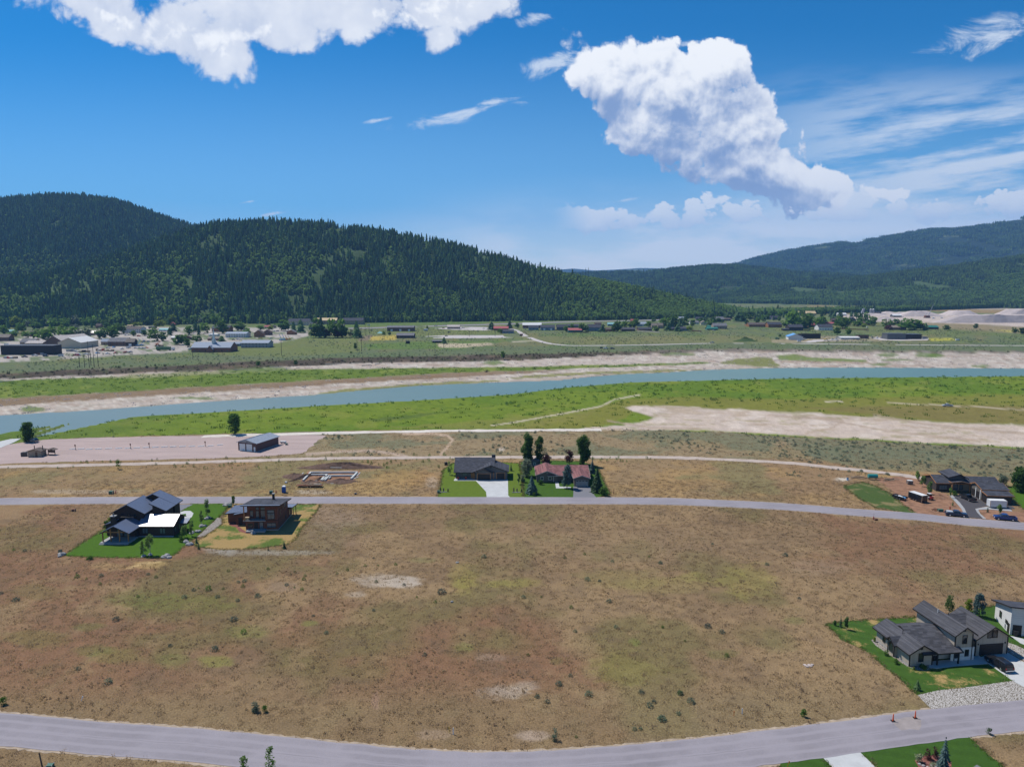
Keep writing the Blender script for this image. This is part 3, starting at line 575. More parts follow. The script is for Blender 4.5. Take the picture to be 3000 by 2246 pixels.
lay(inpoly([(2092, 1068), (2130, 1057), (2220, 1046), (2262, 1048), (2285, 1072), (2230, 1077), (2140, 1066)], 3, 5), (.15, .170, .045), .9); lay(inpoly([(2120, 1072), (2200, 1070), (2250, 1076), (2150, 1080)], 2, 3), (.36, .31, .26), .7)
lay(inpoly([(2266, 1040), (2330, 1037), (2370, 1046), (2540, 1054), (2540, 1060), (2290, 1056)], 3, 5), (.13, .185, .04), .9); lay(inpoly([(2285, 1058), (2540, 1059), (2560, 1064), (2290, 1062)], 2, 3), (.25, .18, .12), .7)
for q in [(1450, 1062, 40, 8), (1560, 1048, 20, 7), (1980, 1037, 60, 6), (2600, 1040, 40, 7), (2720, 1040, 40, 8), (2740, 1042, 30, 7), (2620, 1054, 50, 4), (2580, 1067, 40, 5), (800, 1080, 60, 8), (2870, 1072, 30, 4), (700, 1082, 80, 10), (90, 1198, 40, 10), (560, 1166, 80, 4)]:
    lay(ell(*q), (.10, .16, .035), .8)
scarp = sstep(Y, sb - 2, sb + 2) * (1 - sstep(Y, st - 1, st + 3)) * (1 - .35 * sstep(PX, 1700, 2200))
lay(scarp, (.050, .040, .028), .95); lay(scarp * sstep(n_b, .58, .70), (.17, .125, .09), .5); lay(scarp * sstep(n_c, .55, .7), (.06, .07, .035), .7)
# far bench: sage and grass, lots, fields
bench = sstep(Y, st, st + 5); lay(bench, (.115, .145, .075)); lay(bench * sstep(n_b, .45, .62), (.135, .165, .055), .75); lay(bench * sstep(n_a, .52, .66), (.085, .145, .040), .6); lay(bench * sstep(pn1, .06, .22), (.20, .165, .08), .45); lay(bench * sstep(pn2, .08, .22), (.105, .125, .07), .6)
near_b = bench * (1 - sstep(Y, st + 30, st + 150)); lay(near_b, (.105, .135, .080), .6)
G1 = (.095, .160, .038)
for pts, c, k in [([(1075, 1018), (1100, 1006), (1250, 1000), (1500, 998), (1400, 1010), (1350, 1022), (1080, 1024)], G1, .8), ([(700, 1015), (905, 990), (1070, 990), (1060, 1030), (820, 1045), (650, 1040)], (.14, .165, .06), .7),
                  ([(1083, 998), (1090, 984), (1165, 982), (1160, 996)], (.42, .33, .08), .85), ([(1050, 1000), (1060, 984), (1092, 980), (1080, 998)], (.20, .15, .12), .8), ([(1290, 1018), (1280, 1006), (1440, 1005), (1450, 1010), (1360, 1018)], (.44, .37, .28), .85), ([(1560, 985), (2200, 985), (2400, 1000), (1700, 1010), (1600, 1000)], (.17, .17, .075), .6),
                  ([(-200, 1070), (-200, 985), (40, 990), (200, 968), (420, 955), (620, 962), (905, 955), (905, 985), (820, 1003), (700, 1012), (560, 1010), (545, 1030), (330, 1042), (160, 1054)], (.40, .365, .345), .92),
                  ([(905, 963), (1160, 954), (1800, 935), (1850, 932), (1700, 930), (1000, 935)], G1, .75), ([(1000, 975), (1160, 966), (1500, 955), (1500, 975), (1250, 985)], (.145, .17, .06), .7),
                  ([(2050, 905), (2300, 902), (2500, 912), (2480, 920), (2250, 915)], (.30, .205, .10), .85), ([(2080, 895), (2300, 888), (2700, 892), (3200, 900), (3200, 890), (2600, 880), (2100, 882)], (.12, .165, .055), .8),
                  ([(2330, 903), (2560, 905), (2900, 918), (3200, 925), (3200, 912), (2700, 900), (2400, 896)], (.28, .195, .10), .85), ([(2560, 897), (2900, 897), (3200, 905), (3200, 909), (2800, 905), (2560, 900)], (.42, .37, .33), .8),
                  ([(2440, 938), (2480, 922), (2600, 916), (2800, 922), (3300, 925), (3300, 965), (3000, 957), (2750, 945), (2560, 942)], (.47, .40, .365), .95), ([(2560, 942), (2750, 945), (3000, 957), (3300, 968), (3300, 990), (2950, 975), (2700, 960)], (.255, .20, .125), .8),
                  ([(2260, 995), (2420, 985), (2720, 985), (2720, 998), (2500, 1000), (2330, 1005), (2260, 1003)], (.36, .29, .22), .55), ([(2720, 992), (2790, 990), (2800, 997), (2730, 999)], (.40, .38, .06), .8), ([(2900, 965), (2990, 968), (2960, 974)], (.40, .37, .08), .6),
                  ([(2280, 940), (2520, 950), (2900, 968), (3000, 985), (2600, 980), (2300, 965)], (.13, .155, .06), .6), ([(1500, 1000), (1570, 996), (1580, 998), (1500, 1004)], (.42, .37, .30), .8)]:
    lay(inpoly(pts, 2.5, 3, 3), c, k)
tl = inpoly([(-200, 1070), (-200, 985), (40, 990), (200, 968), (420, 955), (620, 962), (905, 955), (905, 985), (820, 1003), (700, 1012), (560, 1010), (545, 1030), (330, 1042), (160, 1054)], 2.5, 3, 3)
lay(tl * sstep(fbm(PX / 34, PY / 8, 51), .54, .62), (.085, .135, .045), .8); lay(tl * sstep(fbm(PX / 20, PY / 6, 52), .58, .68), (.26, .235, .22), .7); lay(tl * (1 - sstep(PY, 945, 962)), (.075, .115, .04), .8)
lay(np.where(D.ravel() > 5500, 1, 0), (.08, .11, .06), .8)
C *= (0.80 + 0.26 * n_d)[:, None]
gm = bpy.data.meshes.new('ground')
gm.vertices.add(nr * nc); gm.vertices.foreach_set('co', np.stack([X, Y, Z], 1).ravel())
idx = np.arange(nr * nc).reshape(nr, nc)
q = np.stack([idx[:-1, :-1], idx[:-1, 1:], idx[1:, 1:], idx[1:, :-1]], -1).reshape(-1, 4)[:, ::-1]
gm.loops.add(q.size); gm.loops.foreach_set('vertex_index', q.ravel().astype(np.int32))
gm.polygons.add(len(q)); gm.polygons.foreach_set('loop_start', np.arange(0, q.size, 4, dtype=np.int32))
gm.polygons.foreach_set('use_smooth', np.ones(len(q), bool)); gm.update(calc_edges=True)
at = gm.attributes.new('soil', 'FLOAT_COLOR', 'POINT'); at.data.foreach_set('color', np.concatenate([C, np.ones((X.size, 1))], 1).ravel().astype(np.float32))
m, T, b, o = new_mat('soil_and_grass')
tcn = T.node('ShaderNodeTexCoord'); p = tcn.outputs['Object']; av = T.node('ShaderNodeAttribute', attribute_name='soil')
na = T.noise(p, 3.0, 5.0, 0.74); nb = T.noise(p, 0.16, 4.0, 0.6); nd_ = T.noise(T.vmath('MULTIPLY', p, (2.2, 0.5, 1)), 2.6, 4.0, 0.7)
cc = T.mix(1.0, av.outputs['Color'], T.mix(T.ramp(na.outputs[0], .32, .68, False), (0.56, 0.55, 0.56), (1.46, 1.42, 1.34)), 'MULTIPLY')
cc = T.mix(1.0, cc, T.mix(nb.outputs[0], (0.82, 0.84, 0.86), (1.2, 1.18, 1.12)), 'MULTIPLY')
cc = T.mix(T.math('MULTIPLY', T.ramp(nd_.outputs[0], .57, .70), .38), cc, (.40, .31, .20))
T.l.new(cc, b.inputs['Base Color']); b.inputs['Roughness'].default_value = 1.0; b.inputs['Specular IOR Level'].default_value = 0.05
bp = T.node('ShaderNodeBump'); bp.inputs['Strength'].default_value = 0.9; bp.inputs['Distance'].default_value = 0.10
T.l.new(na.outputs[0], bp.inputs['Height']); T.l.new(bp.outputs[0], b.inputs['Normal'])
gm.materials.append(m)
structure(link('ground', gm))

def zground(x, y): return float(ground_z(np.array([x]), np.array([y]))[0])
# ---- river: one sheet, wide enough to reach under both banks
wb = MB(); xs = np.linspace(-1400, 2200, 90)
n0, f0 = cv(RN, xs) - 1.5, np.maximum(cv(RF, xs) + 2.0, cv(RN, xs) + 10)
for i in range(len(xs) - 1):
    wb.add([(xs[i], n0[i], Z_WATER), (xs[i + 1], n0[i + 1], Z_WATER), (xs[i + 1], f0[i + 1], Z_WATER), (xs[i], f0[i], Z_WATER)], [(0, 1, 2, 3)])
m, T, b, o = new_mat('river_water')
tcn = T.node('ShaderNodeTexCoord'); s_ = T.node('ShaderNodeSeparateXYZ'); T.l.new(tcn.outputs['Object'], s_.inputs[0])
n1 = T.noise(T.vmath('MULTIPLY', tcn.outputs['Object'], (0.35, 1.0, 1)), 0.9, 4.0, 0.6); n2 = T.noise(tcn.outputs['Object'], 0.012, 3.0, 0.5)
cc = T.mix(T.ramp(s_.outputs[0], -250, 250), (0.160, 0.225, 0.220), (0.105, 0.190, 0.160))
cc = T.mix(1.0, cc, T.mix(n2.outputs[0], (.85,) * 3, (1.15,) * 3), 'MULTIPLY')
T.l.new(cc, b.inputs['Base Color']); b.inputs['Roughness'].default_value = 0.30; b.inputs['IOR'].default_value = 1.33; b.inputs['Specular IOR Level'].default_value = 0.4
bp = T.node('ShaderNodeBump'); bp.inputs['Strength'].default_value = 0.55; bp.inputs['Distance'].default_value = 0.12
T.l.new(n1.outputs[0], bp.inputs['Height']); T.l.new(bp.outputs[0], b.inputs['Normal'])
structure(wb.build('river', m))

# ------------------------------------------------------------------ roads, drives, lawns: sheets stacked a few millimetres to centimetres apart
EXCL = []; EXN = []; LAWNS = []
mat('shoulder_dirt', (.34, .27, .20), 1.0, 0.25, 0.8, 0.6, 3.0, spec=0.05)
def spline(pts, n=8):
    P_ = [Vector((p[0], p[1])) for p in pts]; P_ = [2 * P_[0] - P_[1]] + P_ + [2 * P_[-1] - P_[-2]]; r = []
    for i in range(1, len(P_) - 2):
        a, b_, c, d = P_[i - 1:i + 3]
        for k in range(n):
            t = k / n; r.append(0.5 * ((2 * b_) + (c - a) * t + (2 * a - 5 * b_ + 4 * c - d) * t * t + (3 * b_ - a - 3 * c + d) * t ** 3))
    r.append(P_[-2]); return r
def road(name, edge_px, width, m, z=0.06, rag=0.12, n=8, side=-1, grow=0.0):
    """strip whose far edge follows photo pixels; `width` metres towards the viewer; skirts close the step to the ground"""
    c = spline([unproj(*p) for p in edge_px], n); mb = MB(); top = []; rng = random.Random(len(edge_px) * 7 + int(width * 10))
    for i, p_ in enumerate(c):
        t = (c[min(i + 1, len(c) - 1)] - c[max(i - 1, 0)]).normalized(); nn = Vector((t.y, -t.x)) * (1 if side < 0 else -1)
        a = p_ + nn * (rng.uniform(-rag, rag) - grow); b_ = p_ + nn * (width + grow + rng.uniform(-rag, rag)); top.append((a, b_))
    EXN.append(name); EXCL.append([(a.x, a.y) for a, b_ in top] + [(b_.x, b_.y) for a, b_ in reversed(top)])
    for (a, b_), (c_, d_) in zip(top[:-1], top[1:]):
        mb.add([(a.x, a.y, z), (b_.x, b_.y, z), (d_.x, d_.y, z), (c_.x, c_.y, z), (a.x, a.y, -.1), (b_.x, b_.y, -.1), (d_.x, d_.y, -.1), (c_.x, c_.y, -.1)], [(0, 1, 2, 3), (4, 0, 3, 7), (1, 5, 6, 2)])
    o_ = mb.build(name, m); at = o_.data.attributes.new('across', 'FLOAT', 'POINT'); at.data.foreach_set('value', [0.0, 1.0, 1.0, 0.0, 0.0, 1.0, 1.0, 0.0] * (len(top) - 1))
    if m == 'asphalt_grey' and not grow and width < 10: road('road_shoulder', edge_px, width, 'shoulder_dirt', 0.022, 0.22, 30, side, 0.45)
    return structure(o_)
def sheet(name, pts_px, m, z=0.03, rag=0.0, sub=3.0, world=False):
    P_ = [Vector(p) if world else Vector(unproj(*p)) for p in pts_px]; r = []; rng = random.Random(int(P_[0].x * 100) & 1023)
    for a, b_ in zip(P_, P_[1:] + P_[:1]):
        k = max(1, int((b_ - a).length / sub)) if rag else 1
        for i in range(k):
            p_ = a.lerp(b_, i / k); r.append((p_.x + (rng.uniform(-rag, rag)), p_.y + (rng.uniform(-rag, rag)), z))
    EXN.append(name); EXCL.append([(a.x, a.y) for a in P_])
    if name == 'lawn': LAWNS.append(P_)
    mb = MB(); n = len(r)
    mb.add(r + [(a, b_, -0.1) for a, b_, c in r], [tuple(range(n))] + [(i, i + n, (i + 1) % n + n, (i + 1) % n) for i in range(n)])
    o_ = mb.build(name, m)
    me = o_.data; bm = bmesh.new(); bm.from_mesh(me); bmesh.ops.triangulate(bm, faces=[f for f in bm.faces if len(f.verts) > 4]); bmesh.ops.recalc_face_normals(bm, faces=bm.faces); bm.to_mesh(me); bm.free()
    return structure(o_)
road('road_near', [(-600, 2040), (-250, 2066), (0, 2087), (316, 2115), (633, 2139), (1000, 2175), (1271, 2198), (1497, 2202), (1746, 2189), (2000, 2167), (2224, 2141), (2500, 2107), (2730, 2076), (3000, 2050), (3300, 2022), (3700, 1990)], 7.5, 'asphalt_grey')
road('road_middle', [(-700, 1470), (-300, 1463), (0, 1459), (300, 1456), (700, 1455), (1000, 1455), (1500, 1456), (1900, 1457.5), (2100, 1464), (2300, 1474), (2500, 1490), (2685, 1503), (2800, 1515), (3000, 1531), (3300, 1555), (3700, 1590)], 7.2, 'asphalt_grey')
road('gravel_road', [(-500, 1382), (-200, 1372), (0, 1363), (250, 1358), (500, 1352), (700, 1346), (900, 1340), (1100, 1337), (1500, 1335), (1900, 1335), (2100, 1341), (2300, 1351), (2450, 1366), (2600, 1382), (2720, 1398)], 4.6, 'dirt_track', 0.05, 0.5)
road('river_track', [(600, 1274), (800, 1269), (1100, 1262), (1300, 1259), (1500, 1257), (1650, 1256), (1760, 1256)], 5.5, 'white_dirt', 0.05, 0.8)
sheet('gravel_lot', [(-300, 1345), (-60, 1312), (60, 1297), (130, 1288), (260, 1282.5), (420, 1279), (600, 1275.5), (760, 1271), (960, 1275), (930, 1290), (905, 1316), (880, 1328), (750, 1338), (600, 1343), (400, 1347), (250, 1350), (0, 1359), (-300, 1372)], 'gravel_lot', 0.03, 0.8)
sheet('boat_ramp', [(-120, 1322), (-40, 1302), (30, 1286), (62, 1284), (40, 1296), (0, 1312), (-60, 1326)], 'concrete', 0.09)
structure(bpy.data.objects['boat_ramp'])
GR = (.052, .155, .016)
lawn('lawn_fresh', (.056, .118, .011), (.15, .15, .04), .16, 0.12, 3.0); lawn('lawn_scorched', (.085, .125, .026), (.315, .215, .088), .55, 0.13, 9.0)
lawn('lawn_bright', (.098, .145, .018), (.22, .20, .06), .10, 0.10, 21.0); lawn('lawn_deep', (.048, .100, .017), (.34, .235, .095), .43, 0.13, 34.0, 0.10, 0.5)
lawn('lawn_rough', (.058, .092, .024), (.20, .165, .075), .44, 0.14, 40.0); lawn('lawn_old', (.048, .100, .014), (.20, .18, .06), .24, 0.16, 50.0); lawn('lawn_dark', (.042, .092, .015), (.28, .20, .08), .10, 0.1, 60.0, 0.08, 0.2)
sheet('lawn', [(186, 1627), (250, 1584), (312, 1545), (335, 1530), (400, 1512), (520, 1502), (560, 1475), (668, 1475), (667, 1488), (645, 1512), (600, 1550), (575, 1572), (540, 1600), (507, 1627), (470, 1634), (260, 1632)], 'lawn_fresh', 0.03, 0.25)
sheet('lawn', [(668, 1476), (940, 1477), (925, 1500), (885, 1545), (868, 1575), (850, 1592), (780, 1603), (700, 1609), (640, 1608), (580, 1602), (562, 1592), (600, 1572), (650, 1535), (660, 1500)], 'lawn_scorched', 0.026, 0.3)
sheet('planting_bed', [(638, 1516), (647, 1518), (648, 1535), (625, 1553), (598, 1570), (576, 1573), (600, 1552)], 'bed_gravel', 0.05, 0.2)
sheet('planting_bed', [(668, 1525), (688, 1527), (700, 1540), (722, 1558), (735, 1563), (720, 1562), (700, 1556), (693, 1545), (672, 1538)], 'red_mulch', 0.05, 0.15)
sheet('driveway', [(515, 1477), (566, 1477), (540, 1490), (522, 1503), (500, 1503)], 'asphalt_mid', 0.04)
sheet('garden_path', [(522, 1502), (540, 1496), (558, 1496), (567, 1503), (562, 1514), (545, 1524), (531, 1527), (533, 1517), (545, 1510), (545, 1504), (530, 1506)], 'concrete', 0.045)
sheet('lawn', [(1281, 1458), (1290, 1420), (1298, 1376), (1330, 1356), (1420, 1352), (1489, 1355), (1522, 1357), (1529, 1400), (1534, 1458)], 'lawn_bright', 0.03, 0.15)
sheet('driveway', [(1394, 1408), (1424, 1440), (1426, 1458), (1496, 1458), (1489, 1451), (1488, 1404), (1330, 1404), (1330, 1408)], 'concrete', 0.05)
sheet('lawn', [(1534, 1458), (1530, 1400), (1524, 1352), (1620, 1349), (1700, 1352), (1750, 1366), (1765, 1400), (1785, 1440), (1783, 1452), (1745, 1457)], 'lawn_old', 0.026, 0.3)
sheet('driveway', [(1679, 1425), (1729, 1425), (1733, 1440), (1748, 1458), (1679, 1458), (1680, 1440)], 'asphalt_mid', 0.045)
sheet('garden_path', [(1626, 1411), (1636, 1411), (1639, 1425), (1673, 1426), (1672, 1430), (1629, 1430)], 'concrete', 0.05)
sheet('bare_yard', [(2560, 1402), (2630, 1396), (2725, 1394), (2735, 1440), (2775, 1446), (2795, 1470), (2815, 1486), (2825, 1503), (2772, 1514), (2685, 1504), (2635, 1465), (2606, 1430), (2580, 1412)], 'earth', 0.026, 0.5)
sheet('lawn', [(2476, 1420), (2530, 1412), (2568, 1424), (2612, 1449), (2640, 1474), (2684, 1503), (2644, 1500), (2568, 1488), (2514, 1457), (2482, 1434)], 'lawn_rough', 0.03, 1.1, 1.6)
sheet('kerb_strip', [(2782, 1452), (2790, 1450), (2812, 1472), (2826, 1490), (2836, 1514), (2828, 1515), (2817, 1491), (2800, 1471)], 'foundation', 0.08)
sheet('driveway', [(2788, 1450), (2822, 1448), (2858, 1452), (2896, 1481), (2857, 1489), (2862, 1498), (2880, 1519), (2836, 1515), (2824, 1490), (2808, 1470)], 'asphalt_dark', 0.05)
sheet('kerb_strip', [(2896, 1483), (2960, 1490), (2966, 1498), (2900, 1492), (2866, 1493), (2872, 1505), (2890, 1520), (2880, 1519), (2862, 1500), (2857, 1490)], 'foundation', 0.08)
sheet('bare_yard', [(2870, 1494), (2905, 1494), (2990, 1499), (3040, 1512), (3040, 1532), (2960, 1526), (2890, 1521)], 'earth', 0.03, 0.4)
sheet('driveway', [(2920, 1484), (2960, 1480), (2975, 1490), (2930, 1492)], 'asphalt_dark', 0.055)
sheet('lawn', [(2950, 1428), (3010, 1416), (3080, 1420), (3080, 1500), (3000, 1492), (2975, 1470)], 'lawn_fresh', 0.03, 0.3)
sheet('lawn', [(2420, 1828), (2475, 1820), (2560, 1814), (2680, 1807), (2760, 1815), (2800, 1860), (2900, 1938), (2969, 1994), (2920, 2002), (2860, 2012), (2745, 2026), (2686, 2035), (2662, 2010), (2625, 1980), (2590, 1952), (2530, 1901), (2465, 1872)], 'lawn_deep', 0.03, 0.2)
sheet('planting_bed', [(2553, 1874), (2566, 1865), (2600, 1880), (2660, 1930), (2735, 1940), (2740, 1955), (2712, 1963), (2690, 1963), (2655, 1950), (2600, 1915), (2565, 1890)], 'bed_gravel', 0.05, 0.12)
sheet('cobble_strip', [(2686, 2035), (2749, 2021), (2860, 2010), (2966, 1994), (3000, 2014), (3070, 2030), (3070, 2044), (3000, 2051), (2860, 2064), (2730, 2077), (2708, 2055)], 'pale_cobble', 0.045, 0.12)
sheet('driveway', [(2868, 1925), (2947, 1908), (2976, 1925), (3010, 1945), (3100, 2000), (3100, 2040), (3060, 2044), (3000, 2013), (2966, 1993), (2896, 1944)], 'concrete', 0.06)
sheet('cobble_strip', [(2948, 1907), (2947, 1880), (2975, 1888), (3060, 1930), (3120, 1980), (3100, 1995), (3012, 1944), (2978, 1922)], 'pale_cobble', 0.045, 0.12)
sheet('garden_path', [(2722, 1955), (2722, 1938), (2794, 1930), (2868, 1920), (2898, 1944), (2800, 1951), (2745, 1958)], 'concrete', 0.075)
sheet('lawn', [(2830, 1790), (2880, 1778), (3100, 1752), (3100, 1940), (3000, 1900), (2948, 1880), (2870, 1840)], 'lawn_dark', 0.026, 0.2)
sheet('garden_path', [(2960, 1862), (2995, 1870), (3060, 1900), (3060, 1912), (2990, 1884)], 'concrete', 0.06)
sheet('lawn', [(2508, 2192), (2620, 2176), (2837, 2154), (2858, 2175), (2890, 2205), (2960, 2260), (2990, 2330), (2620, 2330), (2565, 2246)], 'lawn_dark', 0.03, 0.15)
sheet('driveway', [(2398, 2205), (2509, 2192), (2566, 2248), (2630, 2330), (2500, 2340), (2440, 2248)], 'concrete', 0.05)
sheet('lawn', [(2396, 2206), (2440, 2248), (2490, 2330), (2330, 2330), (2282, 2246), (2292, 2222)], 'lawn_dark', 0.028, 0.15)
sheet('road_patch', [(2612, 2108), (2690, 2095), (2705, 2112), (2690, 2135), (2640, 2140), (2622, 2125)], 'road_fill', .066, .3, .8)
# town roads
road('highway', [(830, 966), (905, 963), (1050, 960), (1160, 957), (1300, 953), (1500, 947), (1700, 940.5), (1850, 938), (2000, 934)], 24, 'asphalt_grey', 0.06, 0.3)
road('valley_road', [(1500, 962), (1520, 968), (1545, 982), (1575, 994), (1605, 1003), (1640, 1008.5), (1700, 1011.5), (1900, 1009), (2080, 1005), (2250, 1005.5), (2450, 1007), (2750, 1010), (3000, 1011.5), (3400, 1014)], 8, 'town_gravel', 0.06, 0.4)
sheet('parking_lot', [(1245, 985), (1300, 982), (1480, 982), (1540, 981), (1545, 985), (1500, 989), (1360, 991), (1262, 991)], 'town_gravel', 0.05, 0.8)
sheet('parking_lot', [(1270, 962), (1340, 957), (1420, 958), (1500, 963), (1420, 968), (1330, 966)], 'town_gravel', 0.05, 0.8)
sheet('parking_lot', [(2330, 1002), (2345, 997), (2400, 993), (2500, 993), (2500, 996), (2420, 998), (2375, 1004)], 'town_gravel', 0.05, 0.6)
sheet('parking_lot', [(2550, 990), (2600, 987), (2720, 990), (2720, 996), (2640, 998), (2580, 996)], 'town_gravel', 0.05, 0.6)

# ------------------------------------------------------------------ hills
HILLS = {}
def hill(name, cols, m, ncol=150, nrow=44, gully=0.10, seed=1, back=0.5, tree_h=12.0):
    """cols: (px, base distance, crest distance, crest py); a ridge running across, real plan and height"""
    cols = sorted(cols); cp = np.array([c[0] for c in cols], float)
    px = np.linspace(cp[0], cp[-1], ncol)
    bd, cd, cy = (np.interp(px, cp, np.array([c[k] for c in cols], float)) for k in (1, 2, 3))
    u = (px - 1500) / F; v = (cy - 1123) / F
    dx, dy, dz = u, math.cos(PT) - v * math.sin(PT), -math.sin(PT) - v * math.cos(PT)
    hl = np.hypot(dx, dy); sx, sy = dx / hl, dy / hl
    zc = np.maximum(HC + cd * dz / hl - tree_h, 1.0)
    t = np.concatenate([np.linspace(-0.03, 1, nrow), 1 + np.linspace(0, 1, 12)[1:] * back])
    Tt, _ = np.meshgrid(t, px, indexing='ij')
    dist = bd[None] + (cd - bd)[None] * Tt
    tt = np.clip(Tt, 0, 1); prof = 0.45 * tt + 0.55 * (tt * tt * (3 - 2 * tt)); prof = np.where(Tt > 1, 1 - 0.55 * ((Tt - 1) / back) ** 1.2, prof)
    Xh, Yh = dist * sx[None], dist * sy[None]
    g = (fbm(Xh / 260, Yh / 260, seed, 4) - .5)
    z = zc[None] * prof * (1 + gully * 2.2 * g * np.clip(1.25 - tt, .12, 1) * np.clip(tt * 4, 0, 1)) - 1.0 + np.where(Tt < 0, -4, 0)
    n_, k_ = z.shape; mb = bpy.data.meshes.new(name)
    mb.vertices.add(n_ * k_); mb.vertices.foreach_set('co', np.stack([Xh, Yh, z], -1).ravel())
    ii = np.arange(n_ * k_).reshape(n_, k_); qq = np.stack([ii[:-1, :-1], ii[:-1, 1:], ii[1:, 1:], ii[1:, :-1]], -1).reshape(-1, 4)
    mb.loops.add(qq.size); mb.loops.foreach_set('vertex_index', qq.ravel().astype(np.int32)); mb.polygons.add(len(qq)); mb.polygons.foreach_set('loop_start', np.arange(0, qq.size, 4, dtype=np.int32))
    mb.polygons.foreach_set('use_smooth', np.ones(len(qq), bool)); mb.update(calc_edges=True); mb.materials.append(M[m])
    ho = structure(link(name, mb)); HILLS[ho.name] = (px, t, Xh, Yh, z)
def hill_pts(name, n, rng, tmax=1.12, pxr=None):
    px, t, Xh, Yh, z = HILLS[name]
    lo, hi = (px[0], px[-1]) if pxr is None else pxr
    fx = (rng.uniform(lo, hi, n) - px[0]) / (px[1] - px[0]); tt = rng.uniform(0.0, tmax, n)
    fi = np.interp(tt, t, np.arange(len(t)))
    i, j = np.clip(fi.astype(int), 0, len(t) - 2), np.clip(fx.astype(int), 0, len(px) - 2); a, b_ = fi - i, fx - j
    def bl(g): return (g[i, j] * (1 - b_) + g[i, j + 1] * b_) * (1 - a) + (g[i + 1, j] * (1 - b_) + g[i + 1, j + 1] * b_) * a
    return np.stack([bl(Xh), bl(Yh), bl(z)], 1), px[0] + fx * (px[1] - px[0]), tt
mat('hill_grass', (.060, .092, .036), 1.0, 0.35, 0.01, 0.3, 0.3, spec=0.05); mat('hill_wood', (.030, .048, .028), 1.0, 0.4, 0.02, 0.8, 0.12, spec=0.03, c2=(.055, .080, .038))
m, T, b, o = new_mat('mountain_slope')
tcn = T.node('ShaderNodeTexCoord'); p = tcn.outputs['Object']; n1 = T.noise(p, 0.0022, 5.0, 0.6); n2 = T.noise(p, 0.02, 5.0, 0.7)
f = T.math('ADD', T.math('MULTIPLY', n1.outputs[0], .75), T.math('MULTIPLY', n2.outputs[0], .25))
s_ = T.node('ShaderNodeSeparateXYZ'); T.l.new(p, s_.inputs[0])
f = T.math('ADD', f, T.math('MULTIPLY', T.ramp(s_.outputs[2], 300, 750), .10))
cc = T.mix(T.ramp(f, .55, .61), (.026, .042, .026), (.105, .130, .055)); cc = T.mix(T.ramp(n2.outputs[0], .66, .74), cc, (.20, .165, .11))
T.l.new(cc, b.inputs['Base Color']); b.inputs['Roughness'].default_value = 1.0; b.inputs['Specular IOR Level'].default_value = 0.03
bp = T.node('ShaderNodeBump'); bp.inputs['Strength'].default_value = 1.0; bp.inputs['Distance'].default_value = 14.0; T.l.new(n2.outputs[0], bp.inputs['Height']); T.l.new(bp.outputs[0], b.inputs['Normal'])
def bd_(px, py): return math.hypot(*unproj(px, py))
hill('wooded_hill', [(-900, 1500, 1750, 880), (-400, 1480, 1800, 850), (0, 1450, 1850, 818), (120, 1440, 1860, 800), (250, 1430, 1880, 768), (380, 1400, 1900, 728), (480, 1390, 1900, 694), (600, 1380, 1900, 655), (680, 1370, 1890, 643), (760, 1360, 1880, 638), (850, 1350, 1870, 636), (950, 1345, 1850, 645), (1050, 1340, 1830, 658), (1150, 1340, 1810, 674), (1250, 1345, 1790, 693), (1350, 1355, 1770, 715), (1450, 1365, 1750, 740), (1520, 1375, 1740, 759), (1600, 1390, 1730, 780), (1660, 1400, 1720, 796), (1750, 1420, 1720, 812), (1850, 1450, 1720, 832), (1950, 1500, 1730, 854), (2050, 1560, 1750, 876), (2130, 1620, 1780, 893), (2220, 1700, 1850, 908)], 'hill_grass', 220, 46, 0.13, 3)
hill('wooded_hill', [(-1100, 2000, 2900, 660), (-500, 1950, 2850, 615), (-200, 1900, 2800, 592), (0, 1880, 2780, 578), (60, 1880, 2770, 571), (140, 1880, 2760, 564), (240, 1880, 2740, 565), (330, 1880, 2720, 580), (420, 1880, 2700, 607), (500, 1890, 2700, 636), (570, 1900, 2700, 656), (640, 1950, 2700, 672), (760, 2000, 2700, 720), (900, 2050, 2700, 770)], 'hill_grass', 150, 46, 0.14, 8)
hill('wooded_hill', [(1400, 3300, 4600, 812), (1600, 3200, 4600, 804), (1700, 3100, 4600, 797), (1800, 3050, 4500, 793), (1900, 3000, 4400, 791), (2000, 2950, 4300, 782), (2080, 2900, 4250, 775), (2150, 2900, 4200, 772), (2250, 2850, 4200, 784), (2350, 2800, 4200, 795), (2450, 2800, 4200, 800), (2600, 2900, 4300, 815), (2800, 3000, 4400, 830)], 'hill_wood', 120, 40, 0.10, 13)
hill('wooded_hill', [(2080, 2900, 3100, 880), (2200, 2820, 3200, 850), (2350, 2780, 3300, 825), (2450, 2740, 3350, 815), (2540, 2700, 3400, 808), (2650, 2680, 3450, 792), (2800, 2660, 3550, 775), (2900, 2640, 3600, 758), (3000, 2620, 3650, 745), (3300, 2600, 3800, 705), (3800, 2550, 3900, 640)], 'hill_grass', 130, 40, 0.12, 17)
hill('mountain', [(1950, 5200, 7600, 800), (2100, 5000, 7400, 786), (2160, 5000, 7300, 772), (2230, 4900, 7200, 754), (2300, 4800, 7100, 737), (2380, 4700, 7000, 722), (2450, 4600, 6900, 713), (2520, 4600, 6900, 706), (2600, 4500, 6800, 691), (2700, 4500, 6800, 677), (2800, 4500, 6800, 666), (2900, 4500, 6800, 656), (3000, 4400, 6800, 641), (3200, 4400, 6900, 610), (3800, 4300, 7000, 560), (4300, 4300, 7000, 600)], 'mountain_slope', 220, 70, 0.16, 23, 0.5, 4)
